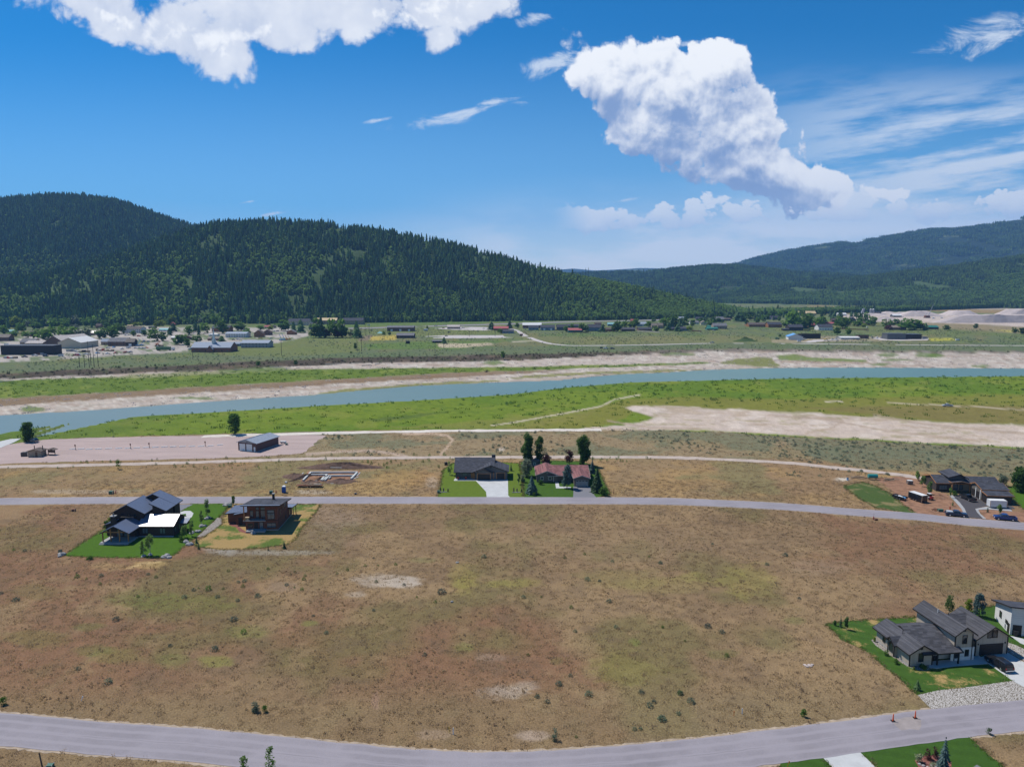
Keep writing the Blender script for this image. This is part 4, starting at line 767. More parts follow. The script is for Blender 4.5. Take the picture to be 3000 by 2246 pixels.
hill('mountain', [(1300, 9300, 11000, 806), (1450, 9300, 11000, 799), (1600, 9300, 11000, 792), (1680, 9300, 11000, 787), (1740, 9300, 11000, 792), (1800, 9000, 10500, 790), (1880, 9000, 10500, 785), (1960, 9000, 10500, 787), (2050, 9000, 10500, 779), (2150, 9000, 10500, 786), (2400, 9000, 10500, 800)], 'mountain_slope', 110, 20, 0.05, 29, 0.5, 0)

# ------------------------------------------------------------------ vegetation
def zat(x, y, py):
    """height at plan point (x, y) that shows at photo row py"""
    k = (py - 1123) / F
    return HC + y * (-math.sin(PT) - k * math.cos(PT)) / (math.cos(PT) - k * math.sin(PT))
def mpp(x, y, z=0.0): return (y * math.cos(PT) - (z - HC) * math.sin(PT)) / F
def leaf_quads(rng, c, n, size, squash=1.0, up=0.3):
    """random small quads round centres c (N,3): returns verts, faces arrays"""
    nrm = rng.normal(size=(n, 3)); nrm[:, 2] += up; nrm /= np.linalg.norm(nrm, axis=1)[:, None]
    a = np.cross(nrm, rng.normal(size=(n, 3))); a /= np.linalg.norm(a, axis=1)[:, None]; b_ = np.cross(nrm, a)
    s1 = (size * rng.uniform(.6, 1.3, n))[:, None]; s2 = s1 * rng.uniform(.5, .9, n)[:, None] * squash
    v = np.stack([c - a * s1, c - b_ * s2, c + a * s1, c + b_ * s2], 1).reshape(-1, 3)
    return v, np.arange(4 * n).reshape(-1, 4)
def np_mesh(name, v, f, m):
    me = bpy.data.meshes.new(name); me.from_pydata(np.asarray(v).tolist(), [], f.tolist() if isinstance(f, np.ndarray) else f); me.update(); me.materials.append(M[m]); return me
def crown_mesh(name, m, h, w, seed, base=0.18, n=900, leaf=0.22, shape='round', lobes=14):
    rng = np.random.default_rng(seed); pts = []
    for k in range(lobes):
        u = rng.uniform(0, 1) if k else .9
        if shape == 'poplar': r = .5 * w * (math.sin(math.pi * min(1, .14 + .78 * u)) ** .6) * .66
        elif shape == 'bush': r = .5 * w * .5 * math.sqrt(max(.02, 1 - u * u * .8))
        else: r = .5 * w * .62 * math.sin(math.pi * (.14 + .76 * u)) ** .7
        a = rng.uniform(0, 2 * math.pi); z = h * (base + (1 - base) * (u * .88 + .04)); rr = r * rng.uniform(.35, 1.0)
        lw = w * rng.uniform(.17, .27) * (.75 if shape == 'poplar' else 1); lh = lw * (1.5 if shape == 'poplar' else .85)
        lh = min(lh, h * .2)
        d = rng.normal(size=(n // lobes, 3)); d /= np.linalg.norm(d, axis=1)[:, None]; d *= rng.uniform(.45, 1.08, (len(d), 1))
        q = np.stack([math.cos(a) * rr + d[:, 0] * lw, math.sin(a) * rr + d[:, 1] * lw, np.minimum(z + d[:, 2] * lh, h)], 1); pts.append(q)
    c = np.concatenate(pts); c[:, 2] = np.maximum(c[:, 2], .08)
    v, f = leaf_quads(rng, c, len(c), leaf); return np_mesh(name, v, f, m)
def trunk_mesh(name, m, h, r, seed, limbs=5, spread=0.3, top=0.75):
    mb = MB(); rng = random.Random(seed); p = Vector((0, 0, -0.05)); n = 4; r0 = r
    for i in range(n):
        q = p + Vector((rng.uniform(-.03, .03) * h * .3, rng.uniform(-.03, .03) * h * .3, h * top / n)); mb.tube(p, q, r0, r0 * .72, 6); p = q; r0 *= .72
        if i >= 1:
            for k in range(max(1, limbs // 3)):
                a = rng.uniform(0, 6.28); e = p + Vector((math.cos(a) * spread * h * .3, math.sin(a) * spread * h * .3, h * .16)); mb.tube(p - Vector((0, 0, h * .06)), e, r0 * .6, r0 * .2, 5)
    return mb.mesh(name, m)
def spruce_mesh(name, m, h, w, seed, tiers=14, br=15, base=0.06):
    """whorls of drooping boughs, each bough a few overlapping blades"""
    rng = np.random.default_rng(seed); V = []; Fc = []
    for t in range(tiers):
        u = t / (tiers - 1); z = h * (base + (1 - base) * u ** .92); r = .5 * w * (1 - u) ** .85 * rng.uniform(.85, 1.1) + .02 * w
        nb = max(4, int(br * (1 - .6 * u)))
        for k in range(nb):
            a = 2 * math.pi * (k + rng.uniform(-.35, .35)) / nb + t; L = r * rng.uniform(.72, 1.12); bw = max(.09 * w, .42 * L) * rng.uniform(.7, 1.2)
            dz = -L * rng.uniform(.15, .38); ca, sa = math.cos(a), math.sin(a); th = h / tiers * 1.2
            for (x0, x1, w0, w1, z0, z1) in ((0.0, .55, .25, 1.0, th * .55, th * .25 + dz * .3), (.35, 1.0, 1.0, .12, th * .3 + dz * .2, dz)):
                i = len(V)
                V += [(ca * L * x0 - sa * bw * .5 * w0, sa * L * x0 + ca * bw * .5 * w0, z + z0), (ca * L * x0 + sa * bw * .5 * w0, sa * L * x0 - ca * bw * .5 * w0, z + z0), (ca * L * x1 + sa * bw * .5 * w1, sa * L * x1 - ca * bw * .5 * w1, z + z1), (ca * L * x1 - sa * bw * .5 * w1, sa * L * x1 + ca * bw * .5 * w1, z + z1)]; Fc.append((i, i + 1, i + 2, i + 3))
                V.append((ca * L * (x0 + x1) * .5, sa * L * (x0 + x1) * .5, z + (z0 + z1) * .5 - bw * .55)); Fc.append((i, i + 4, i + 3)); Fc.append((i + 1, i + 2, i + 4))
    V = [(x, y, max(z, .03)) for x, y, z in V]
    return np_mesh(name, V, Fc, m)
def far_conifer(name, m, seed, tiers=8, n=9, r=0.17, trunk=True):
    """one unit high: ragged tiers"""
    rng = random.Random(seed); mb = MB()
    for t in range(tiers):
        u = t / tiers; z0 = .07 + .93 * u; z1 = min(1.0, z0 + 1.0 / tiers * 1.75); rr = r * (1 - u) ** .8 * rng.uniform(.85, 1.12) + .012
        a0 = rng.uniform(0, 6.28); k = len(mb.v); ox, oy = rng.uniform(-.012, .012), rng.uniform(-.012, .012)
        for i in range(n):
            a = a0 + 2 * math.pi * i / n; q = rr * (rng.uniform(.95, 1.3) if i % 2 else rng.uniform(.5, .75)); mb.v.append((ox + q * math.cos(a), oy + q * math.sin(a), z0 - (.03 if i % 2 else -.02) - rng.uniform(0, .02)))
        mb.v.append((ox, oy, z1))
        mb.f += [(k + i, k + (i + 1) % n, k + n) for i in range(n)]
    if trunk: mb.tube((0, 0, -.03), (0, 0, .3), .012, .008, 5)
    return mb.mesh(name, m)
def far_round(name, m, seed, n=110, w=0.62, leaf=.055, base=.06):
    rng = np.random.default_rng(seed); c = []
    for k in range(9):
        u = rng.uniform(0, 1); a = rng.uniform(0, 6.28); r = .5 * w * .6 * math.sin(math.pi * (.15 + .75 * u)) * rng.uniform(.3, 1)
        d = rng.normal(size=(n // 9, 3)); d /= np.linalg.norm(d, axis=1)[:, None]
        c.append(np.stack([math.cos(a) * r + d[:, 0] * w * .27, math.sin(a) * r + d[:, 1] * w * .27, base + .1 + (.9 - base) * u * .85 + d[:, 2] * .13], 1))
    v, f = leaf_quads(rng, np.concatenate(c), (n // 9) * 9, leaf * 1.75); return np_mesh(name, v, f, m)
def grove(name, parts, seed, n, rad, hs):
    """several far trees joined into one patch for distant slopes"""
    rng = random.Random(seed); mb = MB()
    me = parts[0]; mts = []
    for k in range(n):
        src = parts[rng.randrange(len(parts))]; a, r = rng.uniform(0, 6.28), rad * math.sqrt(rng.random()); s = rng.uniform(*hs); th = rng.uniform(0, 6.28)
        vs = [(math.cos(a) * r + s * (v.co.x * math.cos(th) - v.co.y * math.sin(th)), math.sin(a) * r + s * (v.co.x * math.sin(th) + v.co.y * math.cos(th)), s * v.co.z) for v in src.vertices]
        mb.add(vs, [tuple(p.vertices) for p in src.polygons])
    return mb.mesh(name, parts[0].materials[0])
def scatter(name, pts, scale, srcs, rng, pick=None, label=None, cat=None, tilt=0.0, sz=None):
    """one object of kind stuff: points carrying instances of the source meshes"""
    coll = bpy.data.collections.new(name + '_sources')
    for i, me in enumerate(srcs):
        so_ = bpy.data.objects.new('%s_source_%02d' % (name, i), me); coll.objects.link(so_)
    n = len(pts); me = bpy.data.meshes.new(name); me.vertices.add(n); me.vertices.foreach_set('co', np.asarray(pts, np.float32).ravel())
    sc_ = np.repeat(np.asarray(scale, np.float32)[:, None], 3, 1)
    if sz is not None: sc_[:, 2] *= sz
    rot = np.zeros((n, 3), np.float32); rot[:, 2] = rng.uniform(0, 6.283, n)
    if tilt: rot[:, :2] = rng.normal(0, tilt, (n, 2))
    a = me.attributes.new('scl', 'FLOAT_VECTOR', 'POINT'); a.data.foreach_set('vector', sc_.ravel())
    a = me.attributes.new('rot', 'FLOAT_VECTOR', 'POINT'); a.data.foreach_set('vector', rot.ravel())
    a = me.attributes.new('pick', 'INT', 'POINT'); a.data.foreach_set('value', (rng.integers(0, len(srcs), n) if pick is None else pick).astype(np.int32))
    o_ = link(name, me); stuff(o_, label, cat)
    ng = bpy.data.node_groups.new(name + '_scatter', 'GeometryNodeTree')
    ng.interface.new_socket('Geometry', in_out='INPUT', socket_type='NodeSocketGeometry'); ng.interface.new_socket('Geometry', in_out='OUTPUT', socket_type='NodeSocketGeometry')
    N = ng.nodes; L = ng.links; gi, go = N.new('NodeGroupInput'), N.new('NodeGroupOutput'); ip = N.new('GeometryNodeInstanceOnPoints'); ci = N.new('GeometryNodeCollectionInfo')
    ci.inputs['Collection'].default_value = coll; ci.inputs['Separate Children'].default_value = True; ci.inputs['Reset Children'].default_value = True
    def na(nm, ty):
        q_ = N.new('GeometryNodeInputNamedAttribute'); q_.data_type = ty; q_.inputs['Name'].default_value = nm
        return [s for s in q_.outputs if s.enabled and s.name == 'Attribute'][0]
    L.new(gi.outputs[0], ip.inputs['Points']); L.new(ci.outputs[0], ip.inputs['Instance']); ip.inputs['Pick Instance'].default_value = True
    L.new(na('pick', 'INT'), ip.inputs['Instance Index']); L.new(na('rot', 'FLOAT_VECTOR'), ip.inputs['Rotation']); L.new(na('scl', 'FLOAT_VECTOR'), ip.inputs['Scale']); L.new(ip.outputs[0], go.inputs[0])
    md = o_.modifiers.new('scatter', 'NODES'); md.node_group = ng
    return o_
CON = [far_conifer('conifer_%d' % i, 'needles_dark', 100 + i, 6 + i % 3, 9, .18 + .025 * (i % 3)) for i in range(5)]
CONG = [far_conifer('green_conifer_%d' % i, 'needles_green', 140 + i, 6 + i % 3, 9, .19 + .025 * (i % 3)) for i in range(3)]
ASP = [far_round('aspen_%d' % i, 'leaves_aspen', 200 + i, 126, .5) for i in range(4)]
DEC = [far_round('broadleaf_%d' % i, 'leaves_green', 220 + i, 189, .72) for i in range(3)]
rng = np.random.default_rng(5)
def in_px(p): return proj_np(p[:, 0], p[:, 1], p[:, 2])
SRC_F = CON + CONG + ASP        # 0-4 dark, 5-7 green, 8-11 aspen
def forest_points(hname, n, gap_lo, asp_fn, tmax=1.1, hr=(13, 22), pxr=(-150, 3150)):
    p, px, t = hill_pts(hname, n, rng, tmax, pxr)
    gap = fbm(p[:, 0] / 70, p[:, 1] / 160, 77, 4)
    a = asp_fn(px, t, p); r = rng.random(n)
    isa = r < a
    keep = (gap < gap_lo) | (rng.random(n) < .12) | isa
    if hname == 'wooded_hill': keep &= isa | (rng.random(n) > .62 * sstep(px, 1450, 1750))
    pick = np.where(isa, rng.integers(8, 12, n), np.where(rng.random(n) < .25, rng.integers(5, 8, n), rng.integers(0, 5, n)))
    s = np.where(isa, rng.uniform(9, 15, n), rng.uniform(hr[0], hr[1], n) * (0.6 + .5 * rng.random(n)))
    return p[keep], s[keep], pick[keep], t[keep], px[keep]
def asp_front(px, t, p):
    nz = fbm(p[:, 0] / 90, p[:, 1] / 90, 55, 3)
    a = .04 + sstep(nz, .52, .62) * .6 * (1 - sstep(t, .45, .9))
    a = np.maximum(a, sstep(px, 1480, 1780) * (.45 + .5 * sstep(nz, .35, .55)))
    return np.maximum(a, (1 - sstep(t, .02, .10)) * .35)
P1, S1, K1, T1, X1 = forest_points('wooded_hill', 42000, .68, asp_front, 1.1, (13, 23))
P2, S2, K2, T2, X2 = forest_points('wooded_hill.001', 26000, .70, lambda px, t, p: .03 + sstep(fbm(p[:, 0] / 120, p[:, 1] / 120, 61, 3), .55, .63) * .7 * (1 - sstep(t, .25, .5)), 1.08, (13, 22), (-150, 800))
# keep the strip where the town's streets run up into the trees thinner
# the 300 trees that show largest stand as objects of their own, the rest is one mass
vis = (X1 > -20) & (X1 < 2230); order = np.where(vis)[0][np.argsort(T1[vis])]
big = order[:1100:5][:220]; rest = np.setdiff1d(np.arange(len(P1)), big)
NAMES = ['conifer_tree'] * 8 + ['aspen_tree'] * 4
for i in big:
    k = int(K1[i]); o_ = link(NAMES[k], SRC_F[k]); o_.location = P1[i]; s = float(S1[i]); o_.scale = (s, s, s); o_.rotation_euler = (0, 0, rng.uniform(0, 6.28))
    if k < 8: tag(o_, 'dark conifer at the forest edge along the foot of the wooded hill', 'conifer', 'conifers at the foot of the hill')
    else: tag(o_, 'light green aspen at the forest edge along the foot of the wooded hill', 'aspen', 'aspens at the foot of the hill')
scatter('forest', P1[rest], S1[rest], SRC_F, rng, K1[rest], 'dense dark conifer forest covering the near hillside behind the town', 'forest')
scatter('forest', P2, S2, SRC_F, rng, K2, 'conifer forest on the taller hill behind', 'forest')
GRC = [grove('conifer_grove_%d' % i, CON, 300 + i, 9, 16, (12, 20)) for i in range(3)]; GRA = [grove('aspen_grove_%d' % i, [far_round('small_aspen_%d' % i, 'leaves_aspen', 260 + i, 63, .6, .10)], 320 + i, 14, 18, (9, 14)) for i in range(2)]
LOWC = [far_conifer('mountain_conifer_%d' % i, 'needles_dark', 170 + i, 3, 6, .17, False) for i in range(3)]
GRM = [grove('mountain_grove_%d' % i, LOWC, 340 + i, 16, 38, (14, 22)) for i in range(3)]
def grove_forest(hname, n, afn, label, pxr, srcs=None, thr=.66, tmax=1.06):
    p, px, t = hill_pts(hname, n, rng, tmax, pxr); isa = rng.random(n) < afn(px, t, p); keep = fbm(p[:, 0] / 200, p[:, 1] / 260, 81, 3) < thr
    pick = np.where(isa, rng.integers(3, 5, n), rng.integers(0, 3, n))
    scatter('forest', p[keep], rng.uniform(.85, 1.15, n)[keep], srcs or (GRC + GRA), rng, pick[keep] if srcs is None else None, label, 'forest')
grove_forest('wooded_hill.002', 6500, lambda px, t, p: .08 + .5 * sstep(fbm(p[:, 0] / 240, p[:, 1] / 240, 91, 3), .56, .66) * (1 - sstep(t, .4, .7)), 'dark forest on the low hill across the valley', (1550, 2850))
grove_forest('wooded_hill.003', 6500, lambda px, t, p: .12 + .75 * sstep(.62 - t + .5 * (fbm(p[:, 0] / 200, p[:, 1] / 120, 93, 3) - .5), .0, .25) * sstep(t, .04, .12), 'mixed aspen and conifer forest on the slope beyond the gravel pit', (2080, 3150))
grove_forest('mountain', 7500, lambda px, t, p: 0 * px, 'conifer forest on the long mountain ridge', (2100, 3150), GRM, .58, 1.03)

# ---- scattered ground plants
def setpts(x, y):
    global X, Y, Z, PX, PY, behind, pn1, pn2
    X, Y = x, y; Z = ground_z(x, y); PX, PY = proj_np(X, Y, Z); behind = Y < 20; pn1 = fbm(PX / 60, PY / 16, 11) - .5; pn2 = fbm(PX / 14, PY / 5, 12) - .5
def pip(poly, x, y):
    ins = np.zeros(len(x), bool); n = len(poly)
    for i in range(n):
        (x0, y0), (x1, y1) = poly[i], poly[(i + 1) % n]
        ins ^= ((y0 > y) != (y1 > y)) & (x < (x1 - x0) * (y - y0) / (y1 - y0 + 1e-12) + x0)
    return ins
def free(x, y):
    k = np.ones(len(x), bool)
    for e in EXCL: k &= ~pip(e, x, y)
    return k
def tuft(name, m, seed, n=16, rad=.8, h=(.12, .36), w=.10):
    r_ = np.random.default_rng(seed); V = []; Fc = []
    for k in range(n):
        a, d = r_.uniform(0, 6.28), rad * math.sqrt(r_.random()); x, y = d * math.cos(a), d * math.sin(a); b_ = r_.uniform(0, 6.28); hh = r_.uniform(*h); dx, dy = math.cos(b_) * w * .5, math.sin(b_) * w * .5
        lx, ly = r_.normal(0, .12, 2); i = len(V); V += [(x - dx, y - dy, -.03), (x + dx, y + dy, -.03), (x + lx + dx * .5, y + ly + dy * .5, hh), (x + lx - dx * .5, y + ly - dy * .5, hh)]; Fc.append((i, i + 1, i + 2, i + 3))
    return np_mesh(name, V, Fc, m)
def bush_mesh(name, m, seed, n=70, w=1.0, h=.75, leaf=.10):
    r_ = np.random.default_rng(seed); d = r_.normal(size=(n, 3)); d /= np.linalg.norm(d, axis=1)[:, None]; d[:, 2] = np.abs(d[:, 2]); d *= r_.uniform(.55, 1.05, (n, 1))
    c = d * np.array([w * .5, w * .5, h]); c[:, :2] *= r_.uniform(.8, 1.2, (n, 1)); v, f = leaf_quads(r_, c, n, leaf, .8, .5); v[:, 2] = np.maximum(v[:, 2], -.02); return np_mesh(name, v, f, m)
def scat_zone(name, n, xr, yr, keepfn, srcs, sr, label, cat, pick=None, sz=None):
    x, y = rng.uniform(*xr, n), rng.uniform(*yr, n); setpts(x, y); k = (PX > -60) & (PX < 3060) & (PY < 2330) & keepfn()
    k[k] &= free(x[k], y[k]); pts = np.stack([x, y, Z], 1)[k]
    return scatter(name, pts, rng.uniform(sr[0], sr[1], n)[k], srcs, rng, None, label, cat, 0.08, sz)
TUF = [tuft('dry_tuft_%d' % i, 'dry_stalks', 400 + i) for i in range(3)] + [tuft('fine_tuft_%d' % i, 'dry_stalks', 410 + i, 24, 1.0, (.1, .3), .06) for i in range(2)]
BUN = [bush_mesh('bunchgrass_%d' % i, 'dry_stalks', 420 + i, 26, .5, .35, .09) for i in range(3)]
SAG = [bush_mesh('sage_%d' % i, 'sage_leaves', 430 + i, 60, 1.0, .62, .11) for i in range(4)]
GBU = [bush_mesh('green_bush_%d' % i, 'bush_leaves', 440 + i, 60, 1.0, .8, .11) for i in range(3)]
MEA = [tuft('meadow_tuft_%d' % i, 'meadow_stalks', 450 + i, 14, 1.5, (.25, .7), .28) for i in range(3)]; WIL = [bush_mesh('willow_%d' % i, 'willow_stalks', 460 + i, 44, 1.6, 1.0, .20) for i in range(3)]
scat_zone('dry_grass', 60000, (-150, 140), (92, 245), lambda: rng.random(len(X)) < .25 + .65 * fbm(X / 12, Y / 12, 71), TUF, (.6, 1.0), 'dry red-brown stalks over the open field', 'grass')
scat_zone('bunch_grass', 6000, (-150, 140), (92, 215), lambda: fbm(X / 22, Y / 22, 73) > .47, BUN, (.6, 1.3), 'tan bunch grass clumps in the open field', 'grass')
scat_zone('dry_grass', 26000, (-270, 260), (222, 345), lambda: (Y < cv(NE, X)) & (rng.random(len(X)) < .6), TUF, (.8, 1.3), 'dry grass between the two roads and the river flats', 'grass')
scat_zone('sagebrush_cover', 9000, (-200, 320), (232, 420), lambda: (Y < cv(NE, X) - 1) & (((PY < 1335) & (fbm(X / 20, Y / 20, 75) + .2 * sstep(PX, 1700, 2700) > .56)) | ((PX > 2280) & (PY < 1400) & (PY > 1290) & (fbm(X / 14, Y / 14, 76) > .42))), SAG, (.7, 1.7), 'grey-green sagebrush along the edge of the river flats', 'sagebrush')
scat_zone('roadside_bushes', 700, (-220, 60), (262, 285), lambda: (fbm(X / 9, Y / 9, 79) > .52), GBU, (.5, 1.2), 'low green bushes along the gravel road', 'bushes', None, 1.5)
scat_zone('meadow_grass', 3000, (-420, 520), (300, 640), lambda: (Y > cv(NE, X) + 8) & (Y < cv(RN, X) - 3) & (inpoly([(1700, 1258), (1930, 1226), (1830, 1193), (1960, 1187), (2300, 1206), (2800, 1238), (3200, 1252), (3300, 1340), (3000, 1311), (2600, 1289), (2080, 1262)], 5, 12, 8) < .3), MEA, (.8, 1.5), 'bright green grass on the river flats', 'grass')
scat_zone('willow_scrub', 4500, (-420, 620), (330, 700), lambda: (Y > cv(NE, X) + 10) & (Y < cv(RN, X) - 2) & (PY < 1175 + 60 * (fbm(X / 30, Y / 30, 85) - .3)) & (PX > 1300) & (fbm(X / 16, Y / 10, 86) > .42), WIL, (.7, 1.6), 'low willow scrub on the flats beside the river', 'scrub')
scat_zone('reed_edge', 1500, (-420, 120), (330, 470), lambda: (Y > cv(RN, X) - 16) & (Y < cv(RN, X) - 2) & (PX < 1500), WIL, (.6, 1.2), 'dark green growth along the near river edge', 'scrub')
scat_zone('shelf_grass', 9000, (-600, 500), (380, 760), lambda: (inpoly(shelf, 3, 4, 4) > .6) & (fbm(X / 12, Y / 12, 87) > .35), MEA + WIL[:1], (.8, 1.5), 'green grass on the shelf across the river', 'grass')
scat_zone('scarp_scrub', 9000, (-700, 700), (480, 800), lambda: (Y > cv(SB, X) - 2) & (Y < cv(ST, X) + 6) & (rng.random(len(X)) < 1 - .75 * sstep(PX, 1500, 2200)), [bush_mesh('bank_bush_%d' % i, 'bank_brush', 470 + i, 40, 1.5, .9, .2) for i in range(3)], (.8, 1.9), 'dark brush clinging to the cut bank', 'scrub')
scat_zone('bench_sage', 15000, (-900, 900), (560, 1150), lambda: (Y > cv(ST, X) + 4) & (fbm(X / 45, Y / 45, 88) > .44) & ~((PX < 900) & (PY < 1035)), SAG + GBU[:1], (1.0, 2.2), 'sage and scrub across the far bench', 'sagebrush')
EXCL_HARD = [e for e, nm in zip(EXCL, EXN) if not nm.startswith('lawn')]
pts = []
for P_ in LAWNS:
    for a, b_ in zip(P_, P_[1:] + P_[:1]):
        k = int((b_ - a).length * 7)
        for i in range(k): q_ = a.lerp(b_, rng.random()); pts.append((q_.x + rng.normal(0, .33), q_.y + rng.normal(0, .33), .02))
pts = np.array(pts); pr_ = in_px(pts); pts = pts[(pr_[0] > -50) & (pr_[0] < 3050)]; kk = np.ones(len(pts), bool)
for e in EXCL_HARD: kk &= ~pip(e, pts[:, 0], pts[:, 1])
pts = pts[kk]
scatter('lawn_edge_grass', pts, rng.uniform(.25, .6, len(pts)), [tuft('edge_tuft_%d' % i, 'meadow_stalks' if i else 'dry_stalks', 490 + i, 12, .8, (.15, .5), .14) for i in range(2)], rng, None, 'uneven grass along the borders of the lawns', 'grass', .1)
COB = []
for i in range(3):
    mb = MB(); r_ = random.Random(480 + i)
    for k in range(10): mb.ball((r_.uniform(-2, 2), r_.uniform(-2, 2), .05), r_.uniform(.15, .5), r_.uniform(.15, .4), r_.uniform(.1, .28), 6, 3, .2, r_)
    COB.append(mb.mesh('cobble_patch_%d' % i, 'aggregate'))
scat_zone('river_cobbles', 7000, (-600, 700), (370, 780), lambda: (Y > cv(RF, X) + 1) & (Y < cv(SB, X)) & (inpoly(shelf, 3, 4, 4) < .2) & (fbm(X / 20, Y / 20, 89) > .4), COB, (.6, 1.3), 'pale cobbles on the far river bank', 'cobbles')

# ---- single trees and shrubs
VC = {}
def tree(kind, bx, by, top, wpx, label, cat, group=None, z=0.0, name=None):
    x, y = unproj(bx, by, z); h = max(.5, zat(x, y, top) - z); w = max(.4, wpx * mpp(x, y, z)); seed = int(bx * 7 + by * 13) % 9973
    if kind in ('spruce', 'blue_spruce'):
        t = thing(name or 'spruce_tree', label, cat, (x, y, z), 0, group)
        link('trunk', MB().tube((0, 0, -.05), (0, 0, h * .8), .022 * h + .03, .02, 7).mesh('trunk', 'bark'), t)
        link('crown', spruce_mesh('crown', 'needles_blue' if kind == 'blue_spruce' else 'needles_green', h, w, seed, max(9, min(22, int(h * 2.2))), 20), t)
        return t
    if kind in ('bush', 'sagebush', 'purple_bush', 'variegated', 'lime_bush'):
        o_ = link(name or 'shrub', crown_mesh('shrub', {'bush': 'bush_leaves', 'sagebush': 'sage_leaves', 'purple_bush': 'leaves_purple', 'variegated': 'variegated_leaves', 'lime_bush': 'leaves_lime'}[kind], h, w, seed, 0.02, 380, max(.07, w * .06), 'bush', 10))
        o_.location = (x, y, z); return tag(o_, label, cat, group)
    lm, sh, bk, base, nl = {'poplar': ('leaves_deep', 'poplar', 'bark', .06, 4200), 'poplar_light': ('leaves_green', 'poplar', 'bark', .16, 2400), 'purple': ('leaves_purple', 'round', 'bark', .16, 900), 'silver': ('leaves_silver', 'round', 'pale_bark', .12, 1100),
                            'aspen': ('leaves_aspen', 'poplar', 'pale_bark', .20, 1000), 'broad': ('leaves_deep', 'round', 'bark', .08, 2400), 'lime': ('leaves_lime', 'round', 'bark', .10, 1000), 'grey_green': ('needles_blue', 'poplar', 'bark', .10, 1900), 'young': ('leaves_green', 'poplar', 'bark', .06, 420)}[kind]
    t = thing(name or 'tree', label, cat, (x, y, z), 0, group)
    link('trunk', trunk_mesh('trunk', bk, h, max(.05, .018 * h), seed, 6, min(.6, w / h * .8), .72), t)
    link('crown', crown_mesh('crown', lm, h, w, seed, base, nl, max(.12, w * .055), sh, 30 if nl > 2000 else 22 if nl > 1000 else 15), t)
    return t
tree('poplar', 1545, 1360, 1266, 46, 'tallest dark green poplar behind the red-roofed house', 'poplar')
tree('poplar_light', 1581, 1361, 1274, 36, 'slender poplar with bare lower trunk beside the tallest poplar', 'poplar')
tree('poplar', 1710, 1363, 1271, 48, 'broad dark poplar behind the garage end of the red-roofed house', 'poplar')
tree('purple', 1668, 1361, 1318, 33, 'round purple-leaved tree standing alone behind the red roof', 'tree')
tree('purple', 1602, 1367, 1332, 34, 'purple-leaved tree beside the small shed and poplars', 'tree')
tree('silver', 1544, 1396, 1345, 44, 'grey-green broad tree below the tallest poplar', 'tree')
tree('blue_spruce', 1558, 1446, 1393, 42, 'blue spruce on the lawn by the road between the two houses', 'spruce')
tree('grey_green', 1661, 1431, 1363, 42, 'grey-green tree before the front wall of the red-roofed house', 'tree')
tree('blue_spruce', 1735, 1386, 1344, 24, 'narrow blue spruce behind the garage corner of the red-roofed house', 'spruce')
tree('spruce', 1749, 1441, 1371, 48, 'large green spruce beside the asphalt drive of the red-roofed house', 'spruce')
tree('bush', 1768, 1452, 1428, 38, 'big round green shrub under the large spruce by the drive', 'shrub')
tree('bush', 1584, 1419, 1406, 24, 'green shrub below the first window of the red-roofed house', 'shrub')
tree('bush', 1565, 1452, 1442, 18, 'small clipped shrub at the foot of the blue spruce', 'shrub')
tree('aspen', 1519, 1419, 1385, 14, 'young aspen on the lawn strip between the two houses', 'aspen')
tree('spruce', 1497, 1379, 1356, 11, 'small spruce behind the garage of the charcoal house', 'spruce')
tree('aspen', 1318, 1391, 1350, 18, 'young aspen beside the porch end of the charcoal house', 'aspen')
tree('silver', 1532, 1412, 1390, 20, 'grey shrub-like tree under the poplars', 'tree')
tree('aspen', 441, 1626, 1566, 30, 'pale young aspen on the green lawn before the dark house', 'aspen')
tree('aspen', 421, 1628, 1582, 26, 'shorter aspen stem beside the pale aspen on the green lawn', 'aspen')
tree('aspen', 541, 1575, 1536, 26, 'leafy aspen at the corner of the white-glaring roof', 'aspen')
tree('bush', 533, 1586, 1566, 24, 'green shrub under the leafy aspen by the dark house', 'shrub')
tree('aspen', 562, 1570, 1522, 18, 'thin aspen beside the planting bed of the dark house', 'aspen')
tree('aspen', 609, 1515, 1458, 24, 'tall aspen on the lawn near the road by the dark house', 'aspen')
tree('aspen', 590, 1536, 1496, 18, 'middle aspen of the three beside the planting bed', 'aspen')
tree('aspen', 684, 1478, 1452, 15, 'small aspen at the roadside by the boulder pile', 'aspen')
tree('spruce', 576, 1591, 1571, 11, 'little spruce at the edge of the scorched lawn', 'spruce')
tree('spruce', 582, 1608, 1587, 9, 'thin little spruce below the scorched lawn corner', 'spruce')
tree('spruce', 833, 1606, 1584, 13, 'little spruce on the gravel edge of the scorched lawn', 'spruce')
tree('spruce', 786, 1612, 1592, 6, 'bare thin sapling on the gravel edge of the scorched lawn', 'sapling')
tree('bush', 312, 1545, 1526, 34, 'grey-green bush at the lawn edge by the dark house chimney', 'shrub')
tree('lime_bush', 325, 1530, 1514, 30, 'yellow-green bush behind the dark house chimney', 'shrub')
tree('sagebush', 178, 1622, 1610, 22, 'sage shrub at the lower corner of the green lawn', 'shrub')
tree('bush', 263, 1638, 1628, 26, 'low green shrub on the lower edge of the green lawn', 'shrub')
tree('broad', 84, 1293, 1237, 42, 'round dark tree beside the boat ramp', 'tree'); tree('broad', 688, 1272, 1212, 44, 'lone broad tree behind the metal-roofed barn', 'tree')
tree('bush', 347, 1374, 1346, 20, 'upright dark bush below the gravel road', 'shrub')
tree('aspen', 2688, 1407, 1380, 20, 'farthest aspen of the row by the bare yard', 'aspen'); tree('aspen', 2703, 1426, 1393, 24, 'middle aspen of the row by the bare yard', 'aspen'); tree('aspen', 2723, 1448, 1411, 24, 'aspen at the wall corner of the brown house', 'aspen')
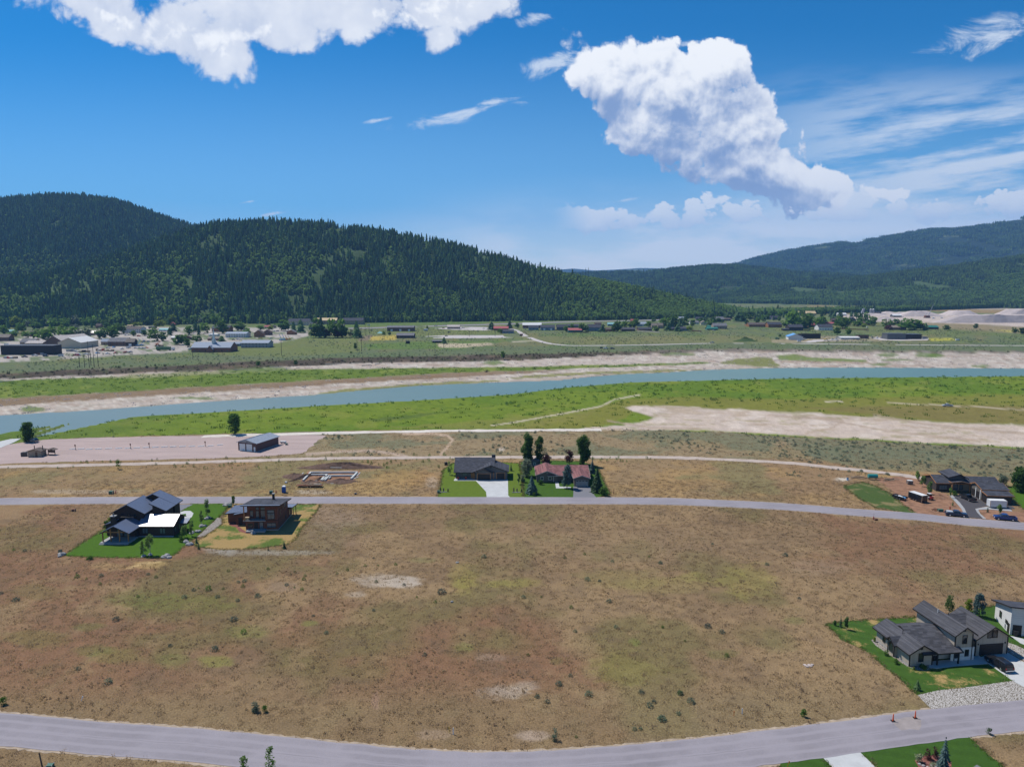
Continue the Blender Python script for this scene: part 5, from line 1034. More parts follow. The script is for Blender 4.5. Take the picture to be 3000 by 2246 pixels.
tree('aspen', 2783, 1458, 1427, 11, 'slim aspen at the drive edge before the brown house', 'aspen'); tree('bush', 2796, 1450, 1437, 26, 'round shrub before the entry of the brown house', 'shrub'); tree('spruce', 2791, 1481, 1463, 7, 'small upright juniper beside the black drive', 'juniper')
tree('spruce', 2893, 1500, 1482, 8, 'small upright juniper by the white box trailer', 'juniper'); tree('aspen', 2926, 1508, 1477, 17, 'young tree in a mulch mound near the white trailer', 'tree'); tree('broad', 2986, 1440, 1368, 56, 'large dark tree on the lawn beyond the brown house', 'tree'); tree('silver', 2938, 1424, 1394, 30, 'grey tree behind the garage of the brown house', 'tree')
tree('grey_green', 2868, 1806, 1735, 40, 'dark grey-green pine between the beige and white houses', 'pine'); tree('lime', 2838, 1792, 1753, 26, 'lime green tree behind the beige house garage', 'tree'); tree('aspen', 2780, 1802, 1744, 34, 'pale thin aspen behind the beige house roof', 'aspen')
tree('lime_bush', 2817, 1798, 1774, 24, 'lime green bush behind the beige house', 'shrub'); tree('spruce', 2462, 1836, 1801, 13, 'small spruce in the lawn corner away from the beige house', 'spruce'); tree('aspen', 2479, 1843, 1805, 16, 'young aspen beside the small spruce in the lawn corner', 'aspen'); tree('aspen', 2446, 1832, 1818, 10, 'tiny sapling at the tip of the beige house lawn', 'sapling')
tree('spruce', 2687, 2020, 1990, 26, 'young pine near the lower tip of the beige house lawn', 'pine'); tree('bush', 2597, 1919, 1902, 20, 'round green shrub in the gravel bed of the beige house', 'shrub'); tree('bush', 2626, 1944, 1928, 20, 'second round green shrub along the beige house bed', 'shrub'); tree('lime_bush', 2562, 1879, 1866, 14, 'yellow-green shrub at the back corner of the beige house', 'shrub')
tree('lime_bush', 2677, 1961, 1953, 9, 'tiny yellow-green plant before the beige front gable', 'shrub'); tree('bush', 2704, 1957, 1946, 34, 'dark shrubs under the front gable window of the beige house', 'shrub')
tree('blue_spruce', 2764, 2248, 2163, 46, 'blue spruce in the planting bed across the near road', 'spruce'); tree('purple_bush', 2720, 2224, 2194, 30, 'dark purple shrub beside the variegated shrub', 'shrub'); tree('purple_bush', 2739, 2218, 2188, 26, 'purple shrub against the near blue spruce', 'shrub'); tree('variegated', 2692, 2232, 2208, 32, 'cream variegated shrub at the bed edge on the near lawn', 'shrub'); tree('variegated', 2732, 2252, 2230, 30, 'cream variegated shrub in front of the near blue spruce', 'shrub')
tree('young', 790, 2268, 2182, 46, 'leafy sapling at the bottom edge beside the near road', 'sapling'); tree('young', 716, 2270, 2214, 36, 'smaller sapling at the bottom edge beside the near road', 'sapling'); tree('sagebush', 2897, 2150, 2130, 22, 'grey-green sage tuft on the verge of the near road', 'shrub')
tree('sagebush', 749, 2082, 2056, 36, 'largest grey-green sagebrush above the near road with a thin stem', 'shrub'); tree('bush', 776, 2085, 2066, 24, 'dark small bush beside the largest sagebrush', 'shrub'); tree('sagebush', 1626, 2168, 2130, 26, 'dark double sagebrush close to the near road bend', 'shrub'); tree('bush', 10, 2063, 2040, 28, 'green bush cut by the picture edge above the near road', 'shrub'); tree('bush', 2353, 2098, 2076, 28, 'bright green bush above the near road by the traffic cones', 'shrub')
sh = []
for ox, oy, s, L in [(0, 1600, .452, [(500, 195, 1.5, 1), (655, 188, 1.3, 0), (560, 207, .8, 1), (650, 242, 1, 1), (960, 177, 1, 0), (1012, 197, 1, 1), (1100, 237, .9, 1), (1350, 277, 1.8, 1), (1480, 157, 1, 1), (1738, 143, 1, 1), (1912, 163, .8, 1), (1978, 186, .9, 1), (1970, 210, 1.1, 1), (1885, 175, .6, 1), (2185, 172, .8, 1), (1585, 222, 1.2, 0), (1545, 228, 1, 0), (1575, 257, 1.2, 1), (1255, 280, 1.2, 0), (1287, 266, .6, 1), (1447, 272, .8, 1), (1858, 246, 1.1, 0), (1908, 262, .6, 1), (1957, 277, 1.1, 1), (1195, 325, 1.3, 0), (1412, 325, 1.2, 0), (1672, 320, 1.6, 0), (1540, 347, 1.1, 0), (895, 322, .9, 1), (752, 473, 1.7, 0), (1515, 473, 1.7, 0), (1580, 555, 1.5, 1), (1390, 665, 1.7, 0), (507, 790, 1.1, 0), (700, 877, 1.6, 0), (2030, 445, .8, 0), (2115, 557, 1.1, 0), (160, 25, 1.2, 0), (90, 20, .9, 1), (105, 345, 1.6, 0), (10, 300, 1, 0), (1105, 640, 1, 0)]),
                     (1000, 1600, .452, [(925, 65, 1.6, 0), (210, 72, .8, 0), (155, 122, .9, 1), (352, 115, 1, 1), (240, 120, .6, 1), (405, 245, 1, 0), (650, 297, 2.1, 0), (1180, 327, 1.2, 0), (610, 357, .9, 1), (210, 410, .9, 0), (1295, 325, .7, 1), (1450, 72, 1, 1), (1577, 47, .9, 1), (1595, 212, 1.5, 0), (1675, 220, 1, 0), (1757, 93, 1, 0), (2067, 105, 1, 0), (1995, 62, .8, 1), (1735, 353, 1.4, 0), (1490, 393, 1.1, 1), (1535, 410, .6, 1), (490, 325, .6, 1), (1210, 700, .8, 1), (540, 697, 1, 0), (1780, 520, 1.1, 0), (2083, 520, .8, 1), (1515, 545, 1, 0), (1270, 970, 1, 0), (1335, 1003, 1, 0), (1605, 955, 1.5, 0), (1945, 942, 1.1, 0), (2000, 1030, 1.3, 0), (2080, 1117, 1.5, 0), (1410, 890, 1.4, 0), (1485, 835, .9, 0), (1523, 1230, .6, 1), (1900, 1180, .9, 0), (1940, 1178, .7, 0), (2195, 950, 1.2, 0), (40, 150, 1, 1), (225, 225, 1, 0)]),
                     (1900, 1480, .4626, [(865, 312, 1.6, 0), (405, 240, .9, 0), (75, 360, 1.2, 0), (750, 370, 1.2, 0), (375, 765, 1.6, 0), (465, 800, 1.3, 0), (200, 1187, 1.1, 1), (270, 1240, 1.5, 0), (85, 1352, 1.4, 0), (955, 585, .9, 0), (190, 1315, .9, 0), (35, 1240, .9, 0), (90, 770, .6, 1), (495, 950, 1.1, 1), (230, 855, .6, 1)])]:
    sh += [(ox + a * s, oy + b_ * s, w, g) for a, b_, w, g in L]
SGM = [bush_mesh('sagebrush_%d' % i, 'sage_leaves', 500 + i, 170, 1.0, .62, .075) for i in range(3)]; GGM = [bush_mesh('green_shrub_%d' % i, 'bush_leaves', 510 + i, 170, 1.0, .8, .075) for i in range(3)]
for i, (a, b_, w, g) in enumerate(sh):
    x, y = unproj(a, b_ + 3); o_ = link('green_shrub' if g else 'sagebrush', (GGM if g else SGM)[i % 3]); o_.location = (x, y, 0); s = w * (.9 if g else 1.0); o_.scale = (s, s, s); o_.rotation_euler = (0, 0, i * 1.7)
    tag(o_, 'small dark green shrub dotted in the dry open field' if g else 'small grey sagebrush dotted in the dry open field', 'shrub', 'green shrubs in the dry field' if g else 'sagebrush in the dry field')

# ------------------------------------------------------------------ buildings
def roof_block(par, axis, a0, z0, ar, zr, a1, z1, b0, b1, roof='shingle_charcoal', wall='beige_boards', oh=.5, og=.4, t=.2, zb=0.0, walls=True, fascia=None, seams=0.0, rname='roof', wname='wall', rpar=None):
    """gable or shed: eave a0 at height z0, ridge ar at zr, eave a1 at z1 (outer roof edges, top side); runs b0..b1 along `axis`"""
    def P_(a, b_, z): return (b_, a, z) if axis == 'x' else (a, b_, z)
    mb = MB(); segs = [s for s in ((a0, z0, ar, zr), (ar, zr, a1, z1)) if abs(s[2] - s[0]) > .05]
    for (p, zp, q, zq) in segs: mb.slab([P_(p, b0, zp), P_(p, b1, zp), P_(q, b1, zq), P_(q, b0, zq)], t)
    r = mb.build(rname, roof, par)
    bm = bmesh.new(); bm.from_mesh(r.data); bmesh.ops.recalc_face_normals(bm, faces=bm.faces); bm.to_mesh(r.data); bm.free()
    if seams:
        mb = MB(); k = b0 + seams * .5
        while k < b1:
            for (p, zp, q, zq) in segs:
                mb.slab([P_(p, k - .025, zp + .05), P_(p, k + .025, zp + .05), P_(q, k + .025, zq + .05), P_(q, k - .025, zq + .05)], .06)
            k += seams
        mb.build('seam', roof, r)
    if fascia:
        mb = MB()
        for b_ in (b0 - .03, b1 + .03):
            for (p, zp, q, zq) in segs: mb.slab([P_(p, b_ - .025, zp + .02), P_(p, b_ + .025, zp + .02), P_(q, b_ + .025, zq + .02), P_(q, b_ - .025, zq + .02)], t + .08)
        for p, zp in ((a0, z0), (a1, z1)):
            e = .03 if p == max(a0, a1) else -.03; mb.slab([P_(p + e - .025, b0, zp), P_(p + e + .025, b0, zp), P_(p + e + .025, b1, zp), P_(p + e - .025, b1, zp)], t + .04)
        mb.build('fascia', fascia, r)
    if walls:
        def under(a):
            for (p, zp, q, zq) in segs:
                lo, hi = min(p, q), max(p, q)
                if lo - 1e-6 <= a <= hi + 1e-6: return zp + (zq - zp) * (a - p) / (q - p) - t - .01
            return zr - t
        s = 1 if a1 > a0 else -1; w0, w1 = a0 + s * oh, a1 - s * oh
        poly = [(w0, zb), (w1, zb), (w1, under(w1))] + ([(ar, under(ar))] if min(w0, w1) + .1 < ar < max(w0, w1) - .1 else []) + [(w0, under(w0))]
        mb = MB(); mb.prism(poly, 'x' if axis == 'x' else 'y', b0 + og, b1 - og); w = mb.build(wname, wall, par)
        bm = bmesh.new(); bm.from_mesh(w.data); bmesh.ops.recalc_face_normals(bm, faces=bm.faces); bm.to_mesh(w.data); bm.free()
    return r
def panel(par, face, u, v, z0, w, h, d=.05, m='window_glass', name='panel'):
    """flat box on a wall: face 'f','b' (u = x centre, v = y of wall) or 'l','r' (u = y centre, v = x of wall)"""
    mb = MB(); e = .02
    if face == 'f': mb.box(u - w / 2, u + w / 2, v - d, v + e, z0, z0 + h)
    elif face == 'b': mb.box(u - w / 2, u + w / 2, v - e, v + d, z0, z0 + h)
    elif face == 'l': mb.box(v - d, v + e, u - w / 2, u + w / 2, z0, z0 + h)
    else: mb.box(v - e, v + d, u - w / 2, u + w / 2, z0, z0 + h)
    return mb.build(name, m, par)
def window(par, face, u, v, z0, w, h, frame='dark_trim', glass_='window_glass', mull=0, bar=.09, name='window'):
    mb = MB()
    def bx(u0, u1, za, zb, d):
        if face == 'f': mb.box(u0, u1, v - d, v + .02, za, zb)
        elif face == 'b': mb.box(u0, u1, v - .02, v + d, za, zb)
        elif face == 'l': mb.box(v - d, v + .02, u0, u1, za, zb)
        else: mb.box(v - .02, v + d, u0, u1, za, zb)
    bx(u - w / 2 - bar, u + w / 2 + bar, z0 + h, z0 + h + bar, .09); bx(u - w / 2 - bar, u + w / 2 + bar, z0 - bar, z0, .10)
    bx(u - w / 2 - bar, u - w / 2, z0, z0 + h, .08); bx(u + w / 2, u + w / 2 + bar, z0, z0 + h, .08)
    for k in range(mull): c = u - w / 2 + w * (k + 1) / (mull + 1); bx(c - .035, c + .035, z0, z0 + h, .07)
    o_ = mb.build(name, frame, par); panel(o_, face, u, v, z0, w, h, .035, glass_, 'pane'); return o_
def garage_door(par, face, u, v, w, h, m='dark_trim', rows=4, lights=False, name='garage_door', z0=0.03):
    d = panel(par, face, u, v, z0, w, h, .03, m, name)
    for k in range(rows): panel(d, face, u, v, z0 + h * k / rows + .02, w - .06, h / rows - .04, .055, m if not (lights and k == rows - 1) else m, 'door_panel')
    if lights:
        for k in range(4): panel(d, face, u - w / 2 + w * (k + .5) / 4, v, z0 + h * (rows - 1) / rows + .12, w / 4 - .3, h / rows - .26, .075, 'window_glass', 'door_light')
    return d
def post(par, x, y, z0, z1, s=.2, m='wood_trim', name='post'): return MB().box(x - s / 2, x + s / 2, y - s / 2, y + s / 2, z0, z1).build(name, m, par)
def pipe(par, x, y, z0, z1, m='chrome', r=.06): return MB().tube((x, y, z0), (x, y, z1), r, r, 8).build('vent_pipe', m, par)

# ---- beige house with charcoal shingles (nearest)
A_ = thing('house', 'beige board-clad house with steep charcoal shingle gables and dark garage door', 'house', (88.3, 125.0), R(7))
rb = lambda *a, **k: roof_block(A_, *a, roof='shingle_charcoal', fascia='dark_trim', **k)
rb('y', -.65, 3.45, 3.3, 5.95, 7.25, 3.45, -.55, 8.2, wall='beige_boards', oh=.65, og=.55)
rb('y', -6.0, 5.25, -3.65, 6.9, -1.3, 5.25, -1.75, 9.8, wall='beige_boards', oh=.6, og=.55)
rb('y', -15.6, 2.65, -12.75, 4.35, -9.9, 2.65, -2.5, 8.2, wall='beige_boards', oh=.6, og=.55)
rb('x', -2.5, 2.5, 4.2, 4.75, 8.3, 3.0, -12.7, -4.6, wall='pale_boards', oh=2.3, og=.5)
rb('x', 1.0, 2.55, 2.4, 3.75, 3.8, 2.55, -16.1, -12.6, wall='beige_boards', oh=.55, og=.45)
rb('x', 3.4, 4.2, 6.0, 5.6, 8.6, 4.2, -2.2, 2.4, wall='beige_boards', oh=.5, og=.3)
MB().box(-6.1, -1.35, -1.26, -1.19, 0, 2.6).build('lower_wall', 'white_boards', A_)
garage_door(A_, 'f', 3.3, 0.0, 4.95, 2.25, 'dark_trim', 4)
window(A_, 'f', 2.75, 0.0, 3.55, .85, 1.35); window(A_, 'f', 3.85, 0.0, 3.55, .85, 1.35)
window(A_, 'f', -3.5, -1.2, 3.45, .8, 1.5); window(A_, 'f', -2.9, -1.26, .95, .65, 1.15); window(A_, 'f', -4.9, -1.26, .7, .6, 1.0)
window(A_, 'f', -12.75, -1.95, .9, .85, 1.5); panel(A_, 'f', -12.75, -1.95, 3.15, .5, .45, .06, 'dark_trim', 'gable_vent'); panel(A_, 'f', -3.65, -1.2, 5.75, .5, .4, .06, 'dark_trim', 'gable_vent')
window(A_, 'l', 2.4, -15.65, .8, .95, 1.5); window(A_, 'l', 5.4, -15.0, 1.0, .6, 1.1)
for x, y, zt in ((-15.02, -1.97, 2.4), (-10.48, -1.97, 2.4), (-.02, -.02, 3.5), (6.62, -.02, 3.5), (-5.42, -1.22, 5.2), (-1.88, -1.22, 5.2), (-15.67, 1.53, 2.3), (-15.67, 3.27, 2.3)): MB().box(x - .08, x + .08, y - .08, y + .08, .02, zt).build('corner_board', 'dark_trim', A_)
post(A_, -9.6, -2.2, .05, 2.3, .22, 'dark_trim'); post(A_, -5.3, -2.2, .05, 2.3, .22, 'dark_trim'); MB().box(-10.0, -5.0, -2.3, -2.1, 2.14, 2.3).build('porch_beam', 'dark_trim', A_)
panel(A_, 'f', -7.2, .18, .05, 1.0, 2.1, .06, 'dark_trim', 'door'); window(A_, 'f', -8.9, .18, .8, 1.3, 1.2); panel(A_, 'f', -1.0, 1.2, .05, 1.5, 2.6, .05, 'dark_trim', 'entry_panel')
pipe(A_, -13.3, 2.6, 3.8, 4.75, 'dark_trim'); pipe(A_, -4.2, 5.2, 6.3, 7.2, 'plastic_white'); pipe(A_, -3.0, 3.9, 6.2, 7.0, 'dark_trim'); MB().box(-15.02, -10.45, -1.93, 8.0, 0, .25).build('foundation', 'foundation', A_)
for x in (.45, 6.1): panel(A_, 'f', x, 0.0, 2.2, .18, .3, .12, 'dark_trim', 'wall_lamp')
MB().box(-9.0, -8.1, -.6, .1, .05, .75).build('porch_chair', 'black_plastic', A_)

# ---- white neighbour, half out of frame
W_ = thing('house', 'white painted house with a low dark roof cut by the picture edge', 'house', (102.6, 140.3), R(-15))
roof_block(W_, 'x', -8.2, 6.3, 1.0, 3.7, 1.05, 3.7, -.6, 11, 'shingle_slate', 'white_boards', .8, .6, fascia='dark_trim')
window(W_, 'l', -2.6, 0.0, 1.5, .9, 1.2); window(W_, 'l', -5.6, 0.0, 1.6, .9, .6); panel(W_, 'f', 1.2, -7.4, .03, 1.6, 2.2, .06, 'dark_trim', 'door'); panel(W_, 'l', -5.2, 0.0, .35, .25, .9, .14, 'steel_grey', 'utility_meter'); MB().box(.03, .2, -7.38, .2, 0, .2).build('foundation', 'foundation', W_)
panel(W_, 'l', -6.6, 0.0, .03, 1.0, 2.1, .05, 'dark_trim', 'side_door'); garage_door(W_, 'f', 6.0, -7.4, 4.6, 2.2, 'dark_trim')

# ---- dark house with glaring standing-seam roof
B_ = thing('house', 'black-brown two-storey house with blue-grey standing seam metal roofs', 'house', (-113.1, 186.1))
rb = lambda *a, **k: roof_block(B_, *a, roof='metal_slate', wall=k.pop('wall', 'black_brown_boards'), fascia='dark_trim', seams=.5, t=.16, **k)
rb('y', -.67, 6.0, 4.27, 8.6, 9.21, 6.0, 4.7, 14.0, oh=.7, og=.7)
rb('y', 2.0, 6.6, 7.4, 9.15, 14.0, 6.0, 13.2, 17.6, oh=.7, og=.6)
rb('y', 14.0, 6.0, 9.30, 8.2, 9.25, 8.2, 7.3, 13.15, oh=.7, og=.4)
rb('y', .6, 3.0, 4.65, 5.0, 8.7, 3.0, -2.95, 6.2, walls=False)
rb('x', 2.69, 3.05, 6.9, 5.25, 10.4, 3.5, 7.8, 18.2, oh=.42, og=.35)
rb('y', -1.7, 3.2, 1.5, 4.3, 1.55, 4.28, 3.2, 9.0, oh=.5, og=.3)
rb('x', 5.8, 2.9, 8.2, 3.5, 8.25, 3.5, 18.3, 20.4, walls=False)
MB().prism([(1.4, 0), (7.9, 0), (7.9, 2.9), (4.65, 4.7), (1.4, 2.9)], 'y', 1.6, 6.0).build('wall', 'black_brown_boards', B_)
for x in (1.1, 3.3, 5.7, 8.1): post(B_, x, -2.3, .45, 3.1 if x in (1.1, 8.1) else 4.3, .26)
MB().box(1.0, 8.3, -2.45, -2.2, 3.05, 3.3).build('porch_beam', 'wood_trim', B_)
for k, (y0, z1) in enumerate(((-3.6, .15), (-3.3, .3), (-3.0, .45))): MB().box(.6, 8.5, y0, 1.7 if k == 2 else y0 + .45, .02 * (k == 0), z1).build('porch_step', 'foundation', B_)
ch = MB().box(.9, 2.1, 2.2, 3.2, 0, 6.0).build('chimney', 'dark_trim', B_); MB().box(.75, 2.25, 2.05, 3.35, 6.0, 6.15).build('chimney_cap', 'foundation', ch); MB().tube((1.5, 2.7, 6.15), (1.5, 2.7, 6.7), .2, .2, 10).build('flue', 'foundation', ch); MB().tube((1.5, 2.7, 6.7), (1.5, 2.7, 6.8), .3, .3, 10).build('flue_cap', 'dark_trim', ch)
for x in (3.6, 5.6): window(B_, 'f', x, 1.6, .6, 1.5, 2.0, 'dark_trim', 'sky_glass', 1)
for x in (9.5, 10.3, 14.4, 15.2): window(B_, 'f', x, 3.11, .9, .6, 1.4, 'dark_trim', 'sky_glass')
for x in (2.5, 4.3, 6.1): window(B_, 'f', x, 5.4, 5.0, .7, .7, 'dark_trim', 'window_glass')
for y in (4.2, 6.6): window(B_, 'r', y, 17.85, .9, .6, 1.4, 'dark_trim', 'sky_glass')
window(B_, 'l', 8.0, .03, 4.2, .9, 1.2); post(B_, 20.1, 6.0, 0, 2.8, .18); post(B_, 20.1, 8.0, 0, 2.8, .18); MB().box(8.0, 17.9, 2.5, 3.11, 0, .12).build('walk', 'concrete', B_)
MB().box(3.0, 6.6, 3.4, 4.6, 5.35, 5.5).build('skylight_shade', 'dark_trim', B_)

# ---- rust-red modern house
C_ = thing('house', 'rust-red two-storey house with dark shed roof, tall windows and a balcony', 'house', (-67.4, 194.0), R(1.5))
roof_block(C_, 'x', -.9, 7.75, 10.4, 6.35, 10.45, 6.35, -10.1, 1.0, 'shingle_slate', 'rust_boards', .9, 20, .22, walls=False, fascia='dark_trim')
MB().box(-10.1, 1.0, -1.0, -.55, 7.66, 7.80).build('metal_edge', 'metal_slate', C_)
def slope(y): return 7.75 - 1.4 * (y + .9) / 11.3 - .24
for nm, x0, x1, y0, y1 in (('wall', -3.6, 0.0, 0.0, 10.0), ('wall', -9.3, -3.6, 1.8, 10.0)):
    MB().hexa([(x0, y0, .3), (x1, y0, .3), (x1, y1, .3), (x0, y1, .3)], [(x0, y0, slope(y0)), (x1, y0, slope(y0)), (x1, y1, slope(y1)), (x0, y1, slope(y1))]).build(nm, 'rust_boards', C_)
MB().box(-9.3, -3.62, .15, 1.78, .3, 2.75).build('wall', 'rust_boards', C_); MB().box(-9.25, -.05, .05, 13.9, 0, .32).build('foundation', 'foundation', C_); MB().box(-8.6, -.02, 9.98, 14.2, .3, 3.0).build('wall', 'rust_boards', C_)
roof_block(C_, 'x', 9.9, 3.7, 14.9, 3.1, 14.95, 3.1, -9.4, 1.4, 'metal_slate', 'rust_boards', .5, 20, .18, walls=False, fascia='dark_trim')
post(C_, 1.1, 14.3, 0, 3.0, .2); post(C_, 1.1, 11.5, 0, 3.2, .2)
MB().box(-9.9, -3.5, -.1, 1.8, 2.78, 3.0).build('balcony', 'foundation', C_); post(C_, -9.6, .05, 3.0, 7.4, .26); MB().box(-9.9, -3.55, -.09, -.05, 3.85, 3.92).build('railing', 'dark_trim', C_)
for k in range(9): MB().box(-9.85 + k * .78, -9.81 + k * .78, -.09, -.05, 3.0, 3.85).build('baluster', 'dark_trim', C_)
MB().box(-9.6, -8.4, .3, 1.4, 3.0, 3.7).build('balcony_chair', 'plank', C_)
window(C_, 'f', -4.6, 1.8, 3.3, 1.5, 2.1, 'dark_trim', 'sky_glass'); window(C_, 'f', -4.6, 1.8, 5.65, 1.5, .7, 'dark_trim', 'sky_glass'); window(C_, 'f', -6.35, 1.8, 3.05, .8, 2.2, 'dark_trim', 'sky_glass'); window(C_, 'f', -6.35, 1.8, 5.65, .8, .7, 'dark_trim', 'sky_glass'); window(C_, 'f', -8.0, 1.8, 3.6, .8, 1.7, 'dark_trim', 'sky_glass')
window(C_, 'f', -1.9, 0.0, 3.45, 1.9, 1.7, 'dark_trim', 'sky_glass', 1); window(C_, 'f', -1.9, 0.0, 5.3, 1.9, .75, 'dark_trim', 'sky_glass'); window(C_, 'f', -1.9, 0.0, .95, 2.4, 1.25, 'dark_trim', 'sky_glass', 1); window(C_, 'f', -8.0, .15, 1.0, 1.3, .9, 'dark_trim', 'window_glass'); window(C_, 'f', -4.8, .15, .45, 1.0, 2.0, 'dark_trim', 'sky_glass'); panel(C_, 'f', -6.3, .15, .35, 1.1, 2.1, .05, 'dark_trim', 'door')
for y, z0, w, h in ((2.3, 3.9, .5, 1.6), (5.2, 4.7, .5, 1.1), (7.0, 4.6, .7, 1.4), (8.0, 4.6, .5, 1.4), (7.5, 1.2, .5, 1.0), (11.5, .6, .8, 1.9)): window(C_, 'r', y, 0.0, z0, w, h, 'dark_trim', 'sky_glass')
MB().box(0.02, .06, 0.0, 9.9, 2.95, 3.12).build('belt_board', 'dark_trim', C_); MB().box(-3.5, -.02, -.05, -.01, 2.95, 3.12).build('belt_board', 'dark_trim', C_)
MB().box(-8.6, -3.2, -2.0, .1, .1, .5).build('deck', 'foundation', C_)
for k in range(3): MB().box(-7.0, -5.6, -2.0 - .32 * (k + 1), -2.0 - .32 * k, .02, .38 - .12 * k).build('deck_step', 'foundation', C_)
roof_block(C_, 'y', -17.4, 3.0, -9.5, 3.9, -9.45, 3.9, 6.2, 14.2, 'metal_slate', 'rust_boards', .6, .5, .16, fascia='dark_trim', seams=.5); roof_block(C_, 'y', -14.4, 3.2, -9.4, 4.2, -9.35, 4.2, 4.6, 9.5, 'metal_slate', 'rust_boards', .5, .5, .16, fascia='dark_trim', seams=.5)
panel(C_, 'f', -12.6, 5.1, .05, 1.1, 2.1, .05, 'dark_trim', 'door'); c2 = MB().box(-4.0, -3.4, 8.3, 8.9, 6.4, 8.3).build('chimney', 'dark_trim', C_); MB().box(-4.1, -3.3, 8.2, 9.0, 8.3, 8.42).build('chimney_cap', 'foundation', c2); pipe(C_, -2.4, 3.2, 7.0, 7.8); pipe(C_, -1.8, 3.6, 7.0, 7.6)

# ---- charcoal ranch house with concrete drive
D_ = thing('house', 'charcoal ranch house with two dark garage doors in orange wood trim', 'house', (-20.2, 246.9))
rb = lambda *a, **k: roof_block(D_, *a, roof='shingle_slate', wall='slate_boards', fascia='dark_trim', **k)
rb('x', .1, 2.75, 8.0, 6.4, 15.5, 2.9, -.95, 13.85, oh=1.6, og=.5)
rb('y', 6.15, 3.0, 12.6, 5.45, 19.07, 3.0, -.1, 9.5, oh=.55, og=.5)
rb('y', 6.6, 2.85, 9.9, 4.15, 13.2, 2.85, -.75, 2.0, oh=.5, og=.45)
garage_door(D_, 'f', 10.0, -.3, 4.5, 2.2, 'dark_trim', 4); garage_door(D_, 'f', 16.1, .4, 2.8, 2.3, 'dark_trim', 4)
for u0, u1, v, h in ((7.55, 7.75, -.3, 2.35), (12.25, 12.45, -.3, 2.35), (14.5, 14.7, .4, 2.45), (17.5, 17.7, .4, 2.45), (13.45, 13.65, .4, 3.0)): MB().box(u0, u1, v - .1, v + .01, .03, h).build('door_trim', 'wood_trim', D_)
MB().box(7.55, 12.45, -.42, -.29, 2.35, 2.5).build('door_trim', 'wood_trim', D_); MB().box(14.5, 17.7, .28, .41, 2.45, 2.6).build('door_trim', 'wood_trim', D_)
panel(D_, 'f', 12.5, .4, 4.3, .6, .5, .06, 'dark_trim', 'gable_vent'); window(D_, 'f', 3.0, 1.7, .9, 1.6, 1.1, 'dark_trim', 'sky_glass', 1); panel(D_, 'f', 5.9, 1.7, .05, 1.4, 2.2, .05, 'wood_trim', 'door')
post(D_, .1, .5, .05, 2.6, .2, 'dark_trim'); post(D_, 6.3, .5, .05, 2.6, .2, 'wood_trim'); MB().box(-.7, 6.6, .0, 1.72, 0, .1).build('porch_slab', 'concrete', D_); MB().box(12.6, 14.0, 9.6, 10.3, 5.2, 6.9).build('roof_vent', 'shingle_slate', D_)
for x in (.3, 3.1): MB().box(x, x + .6, .5, 1.1, .1, .9).build('porch_chair', 'paint_red', D_)
MB().box(2.0, 4.6, 8.0, 8.06, 6.38, 6.45).build('ridge_vent', 'shingle_slate', D_)

# ---- red-roofed house
E_ = thing('house', 'grey-brown ranch house under a faded red shingle roof', 'house', (8.7, 243.3))
rb = lambda *a, **k: roof_block(E_, *a, roof='shingle_red', wall='grey_brown_boards', fascia='foundation', **k)
rb('y', -.3, 2.65, 3.9, 4.25, 8.05, 2.65, .1, 12.5, oh=.45, og=.45)
rb('x', -.2, 2.6, 8.2, 4.35, 14.0, 2.7, 4.0, 19.3, oh=1.6, og=.4)
rb('y', 12.75, 3.0, 15.75, 4.1, 18.85, 3.0, -5.4, 8.0, oh=.45, og=.45)
window(E_, 'f', 2.05, .55, .95, 1.0, 1.0, 'white_trim', 'window_glass', 1); window(E_, 'f', 4.9, .55, .95, 1.0, 1.0, 'white_trim', 'window_glass', 1); panel(E_, 'f', 7.0, 1.4, .1, .95, 2.1, .06, 'white_trim', 'door'); panel(E_, 'f', 6.2, .55, .1, .12, 2.2, .06, 'white_trim', 'corner_board')
garage_door(E_, 'f', 15.8, -4.95, 4.3, 2.25, 'foundation', 4, True); panel(E_, 'f', 3.9, .55, 3.35, .5, .3, .06, 'foundation', 'gable_vent'); panel(E_, 'l', 6.0, .15, .1, .1, 2.2, .06, 'white_trim', 'downspout'); pipe(E_, 2.6, 7.0, 3.6, 4.4); window(E_, 'f', 10.5, 1.4, .9, 1.4, 1.1, 'white_trim', 'window_glass', 1)
sx, sy = unproj(1570, 1363); S_ = thing('garden_shed', 'small dark shed under the poplars behind the red-roofed house', 'shed', (sx, sy), R(-20))
roof_block(S_, 'y', -1.6, 2.2, 0, 3.1, 1.6, 2.2, -1.8, 1.8, 'shingle_grey', 'slate_boards', .2, .2, .12); window(S_, 'f', 0, -1.6, .7, .8, .8, 'white_trim', 'sky_glass')

# ---- brown house with the bare yard
G_ = thing('house', 'brown rambling house with dark shingle roofs and orange timber fascia beside a bare yard', 'house', (144.5, 232.4), R(-7))
rb = lambda *a, **k: roof_block(G_, *a, roof='shingle_slate', fascia=k.pop('fascia', 'wood_trim'), **k)
rb('x', 0.0, 3.05, 4.8, 4.75, 10.0, 3.1, .6, 6.0, wall='dark_shakes', oh=.5, og=.4)
rb('x', 1.0, 2.85, 5.0, 4.5, 10.5, 2.9, 5.4, 21.8, wall='tan_boards', oh=.8, og=.4)
rb('y', 4.9, 4.95, 8.6, 6.1, 11.3, 4.6, .8, 8.6, wall='slate_boards', oh=.5, og=1.2, fascia='dark_trim')
rb('y', 5.2, 3.6, 8.6, 4.0, 11.9, 3.2, -.8, 3.0, wall='tan_boards', oh=.5, og=.5, walls=False)
rb('x', -9.0, 3.75, -4.6, 5.0, -1.6, 3.9, 10.6, 19.2, wall='grey_brown_boards', oh=.5, og=.4)
